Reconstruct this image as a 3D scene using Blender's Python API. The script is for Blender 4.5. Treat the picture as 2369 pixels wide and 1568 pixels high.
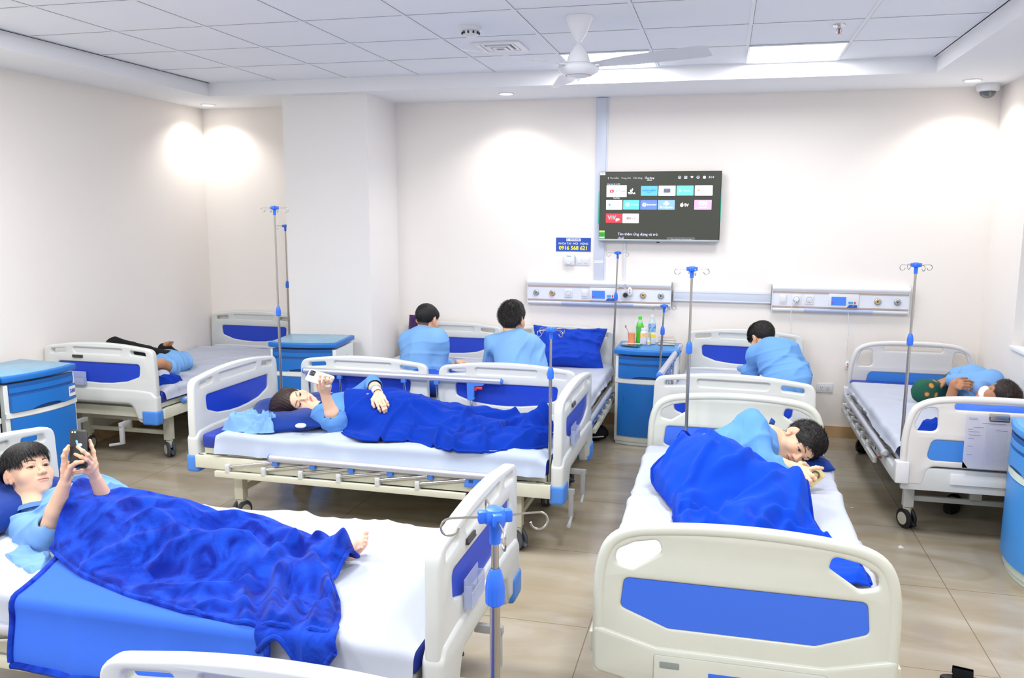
import bpy, bmesh, math, random
import numpy as np
from mathutils import Vector, Matrix, Euler
for o in list(bpy.data.objects): bpy.data.objects.remove(o, do_unlink=True)
S = bpy.context.scene; COL = S.collection
PI = math.pi
# ---------------------------------------------------------------- camera
_yaw, _pitch, _roll, _f = .2399, .1533, .0047, 1925.46
def _basis():
    cy, sy, cp, sp = math.cos(_yaw), math.sin(_yaw), math.cos(_pitch), math.sin(_pitch)
    f = Vector((-sy*cp, cy*cp, -sp)); r = Vector((cy, sy, 0)); u = r.cross(f)
    cr, sr = math.cos(_roll), math.sin(_roll)
    return cr*r+sr*u, cr*u-sr*r, f
_r, _u, _fw = _basis()
cam = bpy.data.cameras.new('camera'); camo = bpy.data.objects.new('camera', cam); COL.objects.link(camo)
M = Matrix.Identity(4)
for i in range(3): M[i][0], M[i][1], M[i][2] = _r[i], _u[i], -_fw[i]
M.translation = Vector((0, 0, 1.7528)); camo.matrix_world = M
cam.sensor_width = 36; cam.lens = _f/2369*36
cam.shift_x = -12.7/2369; cam.shift_y = 10.8/2369; cam.clip_start = .05
S.camera = camo
# ---------------------------------------------------------------- world, light, exposure
W = bpy.data.worlds.new('world'); S.world = W; W.use_nodes = True
bg = W.node_tree.nodes['Background']; bg.inputs[0].default_value = (.9, .95, 1, 1); bg.inputs[1].default_value = .55
S.view_settings.view_transform = 'Standard'; S.view_settings.look = 'None'
S.view_settings.exposure = .63; S.view_settings.gamma = 1
try: S.view_settings.use_curve_mapping = False
except Exception: pass
PANEL_POWER, SPOT_POWER = 19, 19
def area_lamp(name, loc, size, power, color=(1, 1, 1), rot=(0, 0, 0), sy=None):
    l = bpy.data.lights.new(name, 'AREA'); l.energy = power; l.size = size; l.color = color
    if sy: l.shape = 'RECTANGLE'; l.size_y = sy
    o = bpy.data.objects.new(name, l); o.location = loc; o.rotation_euler = rot; COL.objects.link(o); return o
# ceiling LED panels: their light (panel geometry is built with the ceiling)
PANELS = [(.40, 5.87), (-.80, 5.87), (-3.2, 3.2), (-1.4, 3.2), (.4, 3.2), (-3.2, .8), (-1.4, .8), (.4, .8)]
DOWNL = [(-4.43, 6.66), (-1.70, 6.54), (1.64, 6.58), (1.64, 4.0), (-4.43, 3.6)]
# ---------------------------------------------------------------- materials
def lin(c):
    if isinstance(c, str): c = [int(c[i:i+2], 16)/255 for i in (0, 2, 4)]
    return [x/12.92 if x <= .04045 else ((x+.055)/1.055)**2.4 for x in c]
_m = {}
def mat(name, col, rough=.5, metal=0, spec=.5, noise=0, nscale=8, bump=0, bscale=60, col2=None, coat=0, sheen=0, trans=0, alpha=1, emit=None, estr=0, bdist=.002, sss=0, dist=0):
    if name in _m: return _m[name]
    m = bpy.data.materials.new(name); m.use_nodes = True; nt = m.node_tree; N = nt.nodes; L = nt.links
    p = N['Principled BSDF']; c = lin(col)+[1]
    p.inputs['Base Color'].default_value = c; p.inputs['Roughness'].default_value = rough
    p.inputs['Metallic'].default_value = metal; p.inputs['Specular IOR Level'].default_value = spec
    if coat: p.inputs['Coat Weight'].default_value = coat
    if sheen: p.inputs['Sheen Weight'].default_value = sheen; p.inputs['Sheen Roughness'].default_value = .4
    if trans: p.inputs['Transmission Weight'].default_value = trans
    if alpha < 1: p.inputs['Alpha'].default_value = alpha
    if sss:
        p.inputs['Subsurface Weight'].default_value = sss; p.inputs['Subsurface Radius'].default_value = (.012, .005, .003); p.inputs['Subsurface Scale'].default_value = 1
    if emit: p.inputs['Emission Color'].default_value = lin(emit)+[1]; p.inputs['Emission Strength'].default_value = estr
    tc = N.new('ShaderNodeTexCoord')
    if noise or col2:
        n = N.new('ShaderNodeTexNoise'); n.inputs['Scale'].default_value = nscale; n.inputs['Detail'].default_value = 5; n.inputs['Distortion'].default_value = dist
        L.new(tc.outputs['Object'], n.inputs['Vector'])
        r = N.new('ShaderNodeValToRGB'); L.new(n.outputs['Fac'], r.inputs[0]); L.new(r.outputs[0], p.inputs['Base Color'])
        r.color_ramp.elements[0].position = .35; r.color_ramp.elements[1].position = .65
        c2 = lin(col2)+[1] if col2 else [x*(1-noise) for x in c[:3]]+[1]
        r.color_ramp.elements[0].color = c2; r.color_ramp.elements[1].color = c
    if bump:
        n = N.new('ShaderNodeTexNoise'); n.inputs['Scale'].default_value = bscale; n.inputs['Detail'].default_value = 4
        L.new(tc.outputs['Object'], n.inputs['Vector'])
        b = N.new('ShaderNodeBump'); b.inputs['Strength'].default_value = bump; b.inputs['Distance'].default_value = bdist
        L.new(n.outputs['Fac'], b.inputs['Height']); L.new(b.outputs[0], p.inputs['Normal'])
    _m[name] = m; return m
wallm = mat('wall_cream', 'f4eee8', .7, bump=.15, bscale=120, spec=.2)
softm = mat('plaster_white', 'f3f4f6', .8, spec=.2)
plast = mat('bed_plastic', 'd3d6d4', .32, noise=.03, nscale=6)
plast2 = mat('bed_plastic_cream', 'd2d5ca', .3, noise=.03, nscale=6)
plast3 = mat('bed_plastic_warm', 'dad8d6', .35)
inlay = mat('inlay_blue', '1c41c0', .35); inlay_lit = mat('inlay_blue_lit', '3b6fe6', .35)  # cream bed's inlay is lighter: a glossy reflection put into its colour
inlay2 = mat('inlay_light_blue', '3d86dd', .35)
bumper = mat('bumper_blue', '4b87dc', .4)
steel = mat('frame_cream', 'd4d4c2', .38, noise=.05, nscale=12)
steelw = mat('frame_white', 'cfd2d3', .35)
alu = mat('aluminium', 'c9ccd8', .28, metal=.55)
chrome = mat('chrome', 'cfcfd2', .16, metal=1)
steelp = mat('stainless', 'b9b4ad', .25, metal=1)
rubber = mat('rubber_grey', '4a4e56', .6)
rubberb = mat('rubber_black', '1c1d20', .5)
clampb = mat('clamp_blue', '4a7fdc', .35)
redp = mat('red_plastic', 'd8201c', .35)
greyp = mat('grey_plastic', 'b8babe', .4)
whitep = mat('white_plastic', 'e2e4e8', .3)
lipm = mat('cabinet_rim', 'e4e9e6', .35)
cabb = mat('cabinet_blue', '1b6fc4', .38)
cabt = mat('cabinet_top', '6fa9c8', .22, noise=.12, nscale=9)
cabl = mat('cabinet_light_blue', '3f93e2', .35)
mattb = mat('mattress_blue', '1d379f', .45, bump=.2, bscale=200)
sheetm = mat('sheet_white', 'b9bfcd', .8, spec=.15, bump=.25, bscale=350, bdist=.001)
fleece = mat('fleece_blue', '0c36a4', .9, spec=.1, sheen=.06, bump=.5, bscale=420, bdist=.002)
plush = mat('plush_blue', '1b49c6', .8, spec=.1, sheen=.1, col2='061f88', nscale=9, bump=.6, bscale=300, bdist=.003, dist=1.5)
plushu = mat('plush_underside', '3d6cda', .9, spec=.1, sheen=.05, bump=.3, bscale=400)
pillb = mat('pillow_blue', '0c3384', .75, spec=.2, bump=.3, bscale=300, sheen=.2)
shirt = mat('shirt_blue', '78a4d8', .8, spec=.15, bump=.2, bscale=500, bdist=.001)
navy = mat('navy_piping', '16246e', .7)
pants = mat('black_fabric', '15171a', .8, spec=.2)
skin = mat('skin', 'e6b491', .5, spec=.35, noise=.07, nscale=18, sss=.12)
skind = mat('skin_tan', 'b98a6b', .5, spec=.35, noise=.1, nscale=18, sss=.1)
lips = mat('lips', 'cc7a72', .4, spec=.4)
hairm = mat('hair_black', '15110f', .5, spec=.45, bump=.9, bscale=160, bdist=.004)
hairbr = mat('hair_brown', '2a1a14', .45, spec=.5, bump=.9, bscale=120, bdist=.004)
hairsh = mat('hair_shaved', '3a2c26', .75, col2='241a16', nscale=60)
eyew = mat('eye_white', 'd6cfca', .35, spec=.3); eyed = mat('iris_dark', '1a0e09', .3, spec=.25)
# ---------------------------------------------------------------- object helpers
def link(o, parent=None):
    COL.objects.link(o)
    if parent is not None: o.parent = parent
    return o
def tag(o, label, cat, group=None, kind=None):
    if label: o['label'] = label
    if cat: o['category'] = cat
    if group: o['group'] = group
    if kind: o['kind'] = kind
    return o
def empty(name, loc=(0, 0, 0), rz=0, label=None, cat=None, group=None):
    o = bpy.data.objects.new(name, None); o.empty_display_size = .1; o.location = loc; o.rotation_euler = (0, 0, rz)
    link(o); return tag(o, label, cat, group)
class MB:
    """collects shapes in one bmesh"""
    def __init__(s): s.bm = bmesh.new()
    def box(s, x0, x1, y0, y1, z0, z1, bev=0, seg=2, mi=0, rot=None):
        r = bmesh.ops.create_cube(s.bm, size=1); v = r['verts']
        c = Vector(((x0+x1)/2, (y0+y1)/2, (z0+z1)/2))
        for q in v: q.co = Vector((q.co.x*(x1-x0), q.co.y*(y1-y0), q.co.z*(z1-z0)))
        fs = set(f for q in v for f in q.link_faces)
        for f in fs: f.material_index = mi
        if bev:
            es = list(set(e for q in v for e in q.link_edges))
            rr = bmesh.ops.bevel(s.bm, geom=es, offset=bev, segments=seg, affect='EDGES', profile=.6)
            v = list(set(q for f in rr['faces'] for q in f.verts)); 
            # flood to whole island
            st = list(v); seen = set(v)
            while st:
                q = st.pop()
                for e in q.link_edges:
                    w = e.other_vert(q)
                    if w not in seen: seen.add(w); st.append(w)
            v = list(seen)
            for q in v:
                for f in q.link_faces: f.material_index = mi
        R = rot if rot is not None else Matrix.Identity(3)
        for q in v: q.co = R@q.co + c
        return v
    def tube(s, pts, r, n=12, cap=True, mi=0, closed=False):
        pts = [Vector(p) for p in pts]; rs = r if isinstance(r, (list, tuple)) else [r]*len(pts)
        rings = []; up = None
        for i, p in enumerate(pts):
            if closed: t = (pts[(i+1) % len(pts)]-pts[i-1])
            else: t = (pts[min(i+1, len(pts)-1)]-pts[max(i-1, 0)])
            t.normalize()
            if up is None:
                up = Vector((0, 0, 1)) if abs(t.z) < .9 else Vector((1, 0, 0))
            a = t.cross(up); a.normalize(); b = a.cross(t); up = b
            rings.append([s.bm.verts.new(p+rs[i]*(math.cos(2*PI*k/n)*a+math.sin(2*PI*k/n)*b)) for k in range(n)])
        m = len(rings)
        for i in range(m if closed else m-1):
            A, B = rings[i], rings[(i+1) % m]
            for k in range(n):
                f = s.bm.faces.new((A[k], A[(k+1) % n], B[(k+1) % n], B[k])); f.material_index = mi; f.smooth = True
        if cap and not closed:
            for R in (rings[0][::-1], rings[-1]):
                f = s.bm.faces.new(R); f.material_index = mi
    def lathe(s, prof, c=(0, 0, 0), n=32, mi=0, axis='z'):
        c = Vector(c); rings = []
        for r, z in prof:
            if r < 1e-6: rings.append([s.bm.verts.new(s._ax(0, 0, z, axis)+c)]); continue
            rings.append([s.bm.verts.new(s._ax(r*math.cos(2*PI*k/n), r*math.sin(2*PI*k/n), z, axis)+c) for k in range(n)])
        for A, B in zip(rings, rings[1:]):
            for k in range(n):
                k2 = (k+1) % n
                if len(A) == 1 and len(B) == 1: break
                if len(A) == 1: f = s.bm.faces.new((A[0], B[k2], B[k]))
                elif len(B) == 1: f = s.bm.faces.new((A[k], A[k2], B[0]))
                else: f = s.bm.faces.new((A[k], A[k2], B[k2], B[k]))
                f.material_index = mi; f.smooth = True
    @staticmethod
    def _ax(x, y, z, a):
        return Vector((x, y, z)) if a == 'z' else (Vector((z, x, y)) if a == 'x' else Vector((x, z, y)))
    def plate(s, outline, holes=(), th=.03, bev=.008, to=None, mi=0, off=0):
        """flat plate from a 2D outline with holes, rounded edges; to(u,v,w)->xyz"""
        to = to or (lambda u, v, w: (u, v, w))
        def clean(l):
            r = [Vector((q[0], q[1])) for q in l]; k = [q for i, q in enumerate(r) if (q-r[i-1]).length > 1e-5]
            return k
        loops = [clean(l) for l in [outline]+list(holes)]; res = []
        for li, l in enumerate(loops):
            A = sum(l[i-1].x*l[i].y-l[i].x*l[i-1].y for i in range(len(l)))
            if A < 0: l.reverse()
            sg = 1 if li == 0 else -1; nn = []
            for i in range(len(l)):
                d1 = (l[i]-l[i-1]).normalized(); d2 = (l[(i+1) % len(l)]-l[i]).normalized()
                t = (d1+d2); t = t.normalized() if t.length > 1e-6 else d1
                k = 1/max(.5, t.dot(d1)); nn.append(Vector((-t.y, t.x))*sg*k)
            res.append((l, nn))
        steps = [(0, th/2-bev)] if bev <= 0 else [(bev*(1-math.cos(PI/2*k/3)), th/2-bev+bev*math.sin(PI/2*k/3)) for k in range(4)]
        prof = [(i, -w) for i, w in steps[::-1]]+[(i, w) for i, w in steps]
        caps = {}
        for l, nn in res:
            rings = []
            for ins, w in prof:
                P = [l[i]+nn[i]*ins for i in range(len(l))]
                rings.append([s.bm.verts.new(to(q.x, q.y, w+off)) for q in P])
                if len(rings) in (1, len(prof)): caps.setdefault(len(rings), []).append((P, rings[-1]))
            for A, B in zip(rings, rings[1:]):
                for k in range(len(A)):
                    f = s.bm.faces.new((A[k], A[(k+1) % len(A)], B[(k+1) % len(A)], B[k])); f.material_index = mi
        from mathutils.geometry import tessellate_polygon
        for key, ls in caps.items():
            vs = [v for _, r in ls for v in r]
            for tri in tessellate_polygon([[Vector((q.x, q.y, 0)) for q in P] for P, _ in ls]):
                try: f = s.bm.faces.new([vs[i] for i in tri]); f.material_index = mi
                except ValueError: pass
    def grid(s, P, mi=0, closed=False, smooth=True):
        """P: array [n][m][3]"""
        V = [[s.bm.verts.new(p) for p in row] for row in P]
        for i in range(len(V)-1):
            for j in range(len(V[0])-1):
                f = s.bm.faces.new((V[i][j], V[i+1][j], V[i+1][j+1], V[i][j+1])); f.smooth = smooth; f.material_index = mi
        return V
    def build(s, name, mats, parent=None, smooth=None, weld=False, recalc=True, angle=40):
        if weld: bmesh.ops.remove_doubles(s.bm, verts=s.bm.verts, dist=1e-4)
        if recalc: bmesh.ops.recalc_face_normals(s.bm, faces=s.bm.faces)
        me = bpy.data.meshes.new(name); s.bm.to_mesh(me); s.bm.free()
        for m in (mats if isinstance(mats, (list, tuple)) else [mats]): me.materials.append(m)
        for p in me.polygons: p.use_smooth = True
        if angle: me.set_sharp_from_angle(angle=math.radians(angle))
        o = bpy.data.objects.new(name, me); return link(o, parent)
def rrect(x0, x1, y0, y1, r, n=6):
    out = []
    for cx, cy, a in ((x1-r, y1-r, 0), (x0+r, y1-r, 90), (x0+r, y0+r, 180), (x1-r, y0+r, 270)):
        for k in range(n+1):
            t = math.radians(a+90*k/n); out.append((cx+r*math.cos(t), cy+r*math.sin(t)))
    return out
def rpoly(pts, r, n=5):
    """polygon with rounded corners; r scalar or list"""
    out = []; m = len(pts)
    for i in range(m):
        p0, p1, p2 = (Vector(pts[i-1]), Vector(pts[i]), Vector(pts[(i+1) % m])); rr = r[i] if isinstance(r, (list, tuple)) else r
        if rr <= 0: out.append(tuple(p1)); continue
        a = (p0-p1); b = (p2-p1); la, lb = a.length, b.length; a.normalize(); b.normalize()
        ang = a.angle(b)/2; d = min(rr/max(math.tan(ang), 1e-3), la*.48, lb*.48)
        A = p1+a*d; B = p1+b*d
        for k in range(n+1):
            t = k/n; out.append(tuple((1-t)**2*A+2*t*(1-t)*p1+t*t*B))
    return out
def dup_tree(o, parent=None):
    c = o.copy(); COL.objects.link(c)
    if parent is not None: c.parent = parent
    for ch in list(o.children): dup_tree(ch, c)
    return c
FONT = {}
def text(body, size, to, m, parent=None, name='lettering', ext=.0008, align='CENTER', bold=0, xs=1):
    """flat raised lettering as a mesh; to = 4x4 placing the XY plane of the text"""
    cu = bpy.data.curves.new(name, 'FONT'); cu.body = body; cu.size = size; cu.extrude = ext; cu.align_x = align; cu.align_y = 'CENTER'; cu.offset = bold*size; cu.resolution_u = 3
    o = bpy.data.objects.new(name, cu); me = bpy.data.meshes.new_from_object(o); bpy.data.objects.remove(o); bpy.data.curves.remove(cu)
    me.transform(to@Matrix.Diagonal((xs, 1, 1, 1))); me.materials.clear(); me.materials.append(m)
    return link(bpy.data.objects.new(name, me), parent)
# value noise for cloth
_rng = np.random.RandomState(7); _T = _rng.rand(64, 64)
def vnoise(x, y):
    x = np.asarray(x, float); y = np.asarray(y, float); xi = np.floor(x).astype(int); yi = np.floor(y).astype(int)
    fx = x-xi; fy = y-yi; fx = fx*fx*fx*(fx*(fx*6-15)+10); fy = fy*fy*fy*(fy*(fy*6-15)+10)
    g = lambda a, b: _T[a % 64, b % 64]
    return ((g(xi, yi)*(1-fx)+g(xi+1, yi)*fx)*(1-fy)+(g(xi, yi+1)*(1-fx)+g(xi+1, yi+1)*fx)*fy)*2-1
def ridge(x, y, seed=0):
    """cloth-like ridges, 0..1"""
    x = x+seed*7.3; y = y+seed*3.1
    wx = vnoise(x*.6, y*.6)*.9; wy = vnoise(x*.6+9, y*.6+4)*.9
    return (1-np.abs(vnoise(x+wx, y+wy)))**3
def sstep(a, b, x):
    t = np.clip((x-a)/(b-a), 0, 1); return t*t*(3-2*t)

# ================================================================ room
D, XL, XR, ZS, ZC = 6.915, -4.668, 1.925, 2.695, 2.80
YF = -1.3
CX0, CX1, CY1 = -4.112, 1.322, 6.196      # edges of the recessed grid ceiling
def struct(name, m, mbs, parent=None, **k):
    o = mbs.build(name, m, parent, **k)
    if parent is None: o['kind'] = 'structure'
    return o
def floor_material():
    m = bpy.data.materials.new('floor_tile'); m.use_nodes = True; N = m.node_tree.nodes; L = m.node_tree.links; p = N['Principled BSDF']
    tc = N.new('ShaderNodeTexCoord'); mp = N.new('ShaderNodeMapping'); L.new(tc.outputs['Object'], mp.inputs[0])
    mp.inputs['Location'].default_value = (-1.107, -3.329, 0)
    br = N.new('ShaderNodeTexBrick'); L.new(mp.outputs[0], br.inputs[0]); br.offset = 0; br.squash = 1
    br.inputs['Scale'].default_value = 1; br.inputs['Brick Width'].default_value = .8; br.inputs['Row Height'].default_value = .8
    br.inputs['Mortar Size'].default_value = .0022; br.inputs['Mortar Smooth'].default_value = .1
    n = N.new('ShaderNodeTexNoise'); n.inputs['Scale'].default_value = 1.6; n.inputs['Detail'].default_value = 7; n.inputs['Distortion'].default_value = 1.2
    mp2 = N.new('ShaderNodeMapping'); mp2.inputs['Scale'].default_value = (1, 2.6, 1); mp2.inputs['Rotation'].default_value = (0, 0, .5)
    L.new(tc.outputs['Object'], mp2.inputs[0]); L.new(mp2.outputs[0], n.inputs[0])
    r = N.new('ShaderNodeValToRGB'); L.new(n.outputs['Fac'], r.inputs[0])
    e = r.color_ramp.elements; e[0].position = .32; e[0].color = lin('a0937b')+[1]; e[1].position = .68; e[1].color = lin('b4ab9b')+[1]
    L.new(r.outputs[0], br.inputs['Color1']); L.new(r.outputs[0], br.inputs['Color2']); br.inputs['Mortar'].default_value = lin('7d6c52')+[1]
    L.new(br.outputs['Color'], p.inputs['Base Color']); p.inputs['Roughness'].default_value = .17; p.inputs['Specular IOR Level'].default_value = .5
    return m
def ceil_material():
    m = bpy.data.materials.new('ceiling_board'); m.use_nodes = True; N = m.node_tree.nodes; L = m.node_tree.links; p = N['Principled BSDF']
    tc = N.new('ShaderNodeTexCoord'); n = N.new('ShaderNodeTexNoise'); n.inputs['Scale'].default_value = 3; L.new(tc.outputs['Object'], n.inputs[0])
    r = N.new('ShaderNodeValToRGB'); L.new(n.outputs['Fac'], r.inputs[0]); r.color_ramp.elements[0].color = lin('eef2f9')+[1]; r.color_ramp.elements[1].color = lin('f4f7fb')+[1]
    L.new(r.outputs[0], p.inputs['Base Color']); p.inputs['Roughness'].default_value = .75; p.inputs['Specular IOR Level'].default_value = .2; return m
b = MB(); b.box(XL-.15, XR+.15, YF, D+.15, -.12, 0); struct('floor', floor_material(), b)
b = MB(); b.box(XL-.15, XR+.15, D, D+.15, 0, 2.95); struct('wall_back', wallm, b)
b = MB(); b.box(XL-.15, XL, YF, D, 0, 2.95); struct('wall_left', wallm, b)
b = MB(); WY0, WY1, WZ0, WZ1 = 4.35, 6.19, .895, 2.25
b.box(XR, XR+.15, YF, WY0, 0, 2.95); b.box(XR, XR+.15, WY1, D, 0, 2.95); b.box(XR, XR+.15, WY0, WY1, 0, WZ0); b.box(XR, XR+.15, WY0, WY1, WZ1, 2.95)
struct('wall_right', wallm, b)
b = MB(); b.box(-3.52, -2.78, 6.313, D, 0, ZS+.1); struct('trim_1', mat('pillar_grey', 'f2efec', .7, bump=.1, bscale=120, spec=.2), b)['label'] = 'square plastered pillar standing out from the back wall'
# skirting
skirt = mat('skirting_tan', 'cdaa80', .35, noise=.12, nscale=14)
b = MB(); b.box(-2.78, XR, D-.012, D, 0, .095); b.box(XL, -3.52, D-.012, D, 0, .095); b.box(-3.532, -2.768, 6.301, 6.313, 0, .095); b.box(-2.78, -2.768, 6.313, D, 0, .095); struct('baseboard_back', skirt, b)
b = MB(); b.box(XL, XL+.012, YF, D, 0, .095); struct('baseboard_left', skirt, b)
b = MB(); b.box(XR-.012, XR, YF, D, 0, .095); struct('baseboard_right', skirt, b)
# ceiling: flat soffit around a recess with board grid
b = MB(); b.box(XL, CX0, YF, D, ZS, 2.95); b.box(CX1, XR, YF, D, ZS, 2.95); b.box(CX0, CX1, CY1, D, ZS, 2.95); struct('trim_2', softm, b)['label'] = 'white soffit around the recessed grid ceiling'
b = MB(); b.box(CX0, CX1, YF, CY1, ZC, 2.95); struct('ceiling', ceil_material(), b)
b = MB(); x = .10
xs = [.10+.6*k for k in range(-7, 3)]; ys = [6.19-.605*k for k in range(0, 13)]
for x in xs:
    if CX0 < x < CX1: b.box(x-.010, x+.010, YF, CY1, ZC-.003, ZC+.002)
for y in ys: b.box(CX0, CX1, y-.010 if y < CY1-.02 else CY1-.02, min(y+.010, CY1), ZC-.0025, ZC+.002)
b.box(CX0, CX0+.02, YF, CY1, ZC-.003, ZC+.002); b.box(CX1-.02, CX1, YF, CY1, ZC-.003, ZC+.002)
struct('trim_3', mat('grid_bar', 'eef0f4', .5), b)['label'] = 'white metal grid bars of the ceiling'
b = MB()
for x in xs:
    if CX0 < x < CX1: b.box(x+.010, x+.0125, YF, CY1, ZC-.001, ZC+.001)
for y in ys: b.box(CX0, CX1, y-.0125, y-.010, ZC-.001, ZC+.001)
struct('trim_4', mat('grid_shadow', '6d7478', .8), b)['label'] = 'dark strips painted as shadow along the ceiling grid'  # solid dark strips stand in for the shade beside the bars
# window in the right wall
w = MB(); 
for (y0, y1, z0, z1) in ((WY0, WY0+.05, WZ0, WZ1), (WY1-.05, WY1, WZ0, WZ1), (WY0, WY1, WZ0, WZ0+.05), (WY0, WY1, WZ1-.05, WZ1), (5.24, 5.30, WZ0, WZ1), (WY0, WY1, 1.52, 1.57)): w.box(XR+.085, XR+.135, y0, y1, z0, z1, .004)
win = struct('window_1', mat('window_frame', 'e8eaec', .4), w)
g = MB(); g.box(XR+.106, XR+.112, WY0+.05, WY1-.05, WZ0+.05, WZ1-.05); g.build('pane', mat('window_glass', 'dfe8ea', .25, trans=.85, alpha=.7), win)
s_ = MB(); s_.box(XR-.02, XR+.09, WY0-.02, WY1-.001, WZ0-.018, WZ0+.006, .003); s_.build('sill', softm, win)
# LED panels set in the grid
emit = mat('led_diffuser', 'ffffff', .5, emit='fbfdff', estr=2)
for i, (px, py) in enumerate(PANELS):
    col = '' 
    lab = ('square lit ceiling panel right of the fan near the back', 'square lit ceiling panel half hidden behind the fan hub', 'square lit ceiling panel over the middle of the ward, out of view')[min(i, 2)]
    t = empty('ceiling_panel_light', (px, py, ZC), 0, lab, 'ceiling light', 'ceiling panels out of view' if i > 1 else None)
    f = MB(); f.plate(rrect(-.297, .297, -.297, .297, .004), [rrect(-.284, .284, -.284, .284, .003)[::-1]], .008, .001, to=lambda u, v, w: (u, v, w-.006)); f.build('frame', whitep, t)
    f = MB(); f.box(-.284, .284, -.284, .284, -.006, -.003); f.build('diffuser', emit, t)
    area_lamp('panel_lamp', (px, py, ZC-.012), .56, PANEL_POWER*(.45 if i < 2 else (1.45 if px < -3 else 1.1)), (1, 1, 1))
for i, (px, py) in enumerate(DOWNL):
    lab = ['round recessed downlight above the left corner', 'round recessed downlight in the middle of the back soffit', 'round recessed downlight near the dome camera', 'round recessed downlight along the side soffit, out of view'][min(i, 3)]
    t = empty('downlight', (px, py, ZS), 0, lab, 'downlight', 'downlights out of view' if i > 2 else None)
    f = MB(); f.lathe([(.062, .002), (.064, -.004), (.052, -.007), (.047, -.002)]); f.build('rim', whitep, t)
    f = MB(); f.lathe([(.0, -.002), (.047, -.002)]); f.build('lens', mat('downlight_lens', 'ffffff', .4, emit='fffaf4', estr=12), t)
    l = bpy.data.lights.new('downlight_lamp', 'SPOT'); l.energy = SPOT_POWER; l.spot_size = 2.3; l.spot_blend = .7; l.shadow_soft_size = .05; l.color = (1, .97, .93)
    o = bpy.data.objects.new('downlight_lamp', l); o.location = (px, py, ZS-.012); COL.objects.link(o)
# smoke detector
t = empty('smoke_detector', (-1.43, 4.70, ZC), 0, 'round white smoke detector on the ceiling left of the fan', 'smoke detector')
f = MB(); f.lathe([(0, 0), (.062, 0), (.063, -.022), (.05, -.028), (0, -.028)]); f.build('base', whitep, t)
f = MB(); f.lathe([(.044, -.028), (.044, -.047), (.03, -.056), (0, -.056)]); f.build('sensor_cap', whitep, t)
f = MB()
for k in range(10):
    a = 2*PI*k/10; f.box(-.004, .004, -.010, .010, -.006, .006, rot=Matrix.Rotation(a, 3, 'Z'), mi=0)
    for v in f.bm.verts[-8:]: v.co += Vector((0, 0, -.037)) + Vector((-.0425*math.sin(a), .0425*math.cos(a), 0))
f.build('slots', rubberb, t)
# air vent
t = empty('air_vent', (-1.405, 5.26, ZC), 0, 'square slatted air diffuser set in the ceiling', 'vent')
f = MB(); f.plate(rrect(-.15, .15, -.15, .15, .004), [rrect(-.11, .11, -.11, .11, .003)[::-1]], .012, .003, to=lambda u, v, w: (u, v, w-.006)); f.build('frame', whitep, t)
for k, (a, z) in enumerate(((.105, -.004), (.075, -.012), (.045, -.016))):
    f = MB(); f.plate(rrect(-a, a, -a, a, .003), [rrect(-a+.02, a-.02, -a+.02, a-.02, .003)[::-1]], .012, .002, to=lambda u, v, w, z=z: (u, v, w+z)); f.build('louvre', whitep, t)
f = MB(); f.box(-.108, .108, -.108, .108, -.004, -.001); f.build('duct', mat('duct_grey', '8a93a0', .8), t)
# sprinkler
t = empty('sprinkler', (.576, 5.10, ZC), 0, 'small chrome fire sprinkler hanging from the ceiling', 'sprinkler')
f = MB(); f.lathe([(0, 0), (.036, -.001), (.034, -.006), (.012, -.010), (0, -.010)], n=24); f.build('rosette', chrome, t)
f = MB(); f.lathe([(.009, -.008), (.009, -.022)], n=12); f.tube([(-.01, 0, -.02), (-.014, 0, -.035), (-.003, 0, -.05)], .0025, 6); f.tube([(.01, 0, -.02), (.014, 0, -.035), (.003, 0, -.05)], .0025, 6); f.lathe([(0, -.05), (.014, -.05), (.014, -.053), (0, -.053)], n=16); f.build('deflector', chrome, t)
f = MB(); f.lathe([(0, -.022), (.004, -.025), (.004, -.045), (0, -.048)], n=10); f.build('bulb', redp, t)
# dome camera
t = empty('dome_camera', (1.80, 6.80, ZS), 0, 'small dome security camera on the soffit in the right corner', 'security camera')
f = MB(); f.lathe([(0, 0), (.075, 0), (.078, -.012), (.072, -.045), (.055, -.052), (0, -.052)]); f.build('housing', whitep, t)
f = MB(); f.lathe([(.054, -.05), (.052, -.065), (.04, -.084), (.02, -.096), (0, -.099)]); f.build('dome', mat('smoked_dome', '5a5f66', .08, spec=.8), t)
# ---------------------------------------------------------------- ceiling fan
FX, FY = -.795, 4.60
t = empty('ceiling_fan', (FX, FY, ZC), 0, 'white three-bladed ceiling fan', 'ceiling fan')
fanw = mat('fan_white', 'eceef2', .25)
f = MB(); f.lathe([(0, -.001), (.088, -.001), (.086, -.02), (.05, -.11), (.022, -.158), (.012, -.172), (0, -.172)]); f.build('canopy', fanw, t)
f = MB(); f.lathe([(.010, -.16), (.010, -.20)], n=16); f.build('rod', fanw, t)
f = MB(); f.lathe([(.012, -.18), (.03, -.20), (.062, -.26), (.076, -.315), (.08, -.325)]); f.build('lower_canopy', fanw, t)
f = MB(); f.lathe([(0, -.318), (.09, -.318), (.122, -.334), (.132, -.352), (.122, -.375), (.09, -.395), (.083, -.399)]); f.build('motor', fanw, t)
f = MB(); f.lathe([(.084, -.397), (.078, -.401), (.074, -.399)]); f.build('ring', mat('ring_tan', 'b9866a', .4), t)
f = MB(); f.lathe([(.075, -.398), (.06, -.408), (.03, -.415), (.014, -.418), (.008, -.432), (0, -.436)]); f.build('hub_cap', fanw, t)
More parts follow.
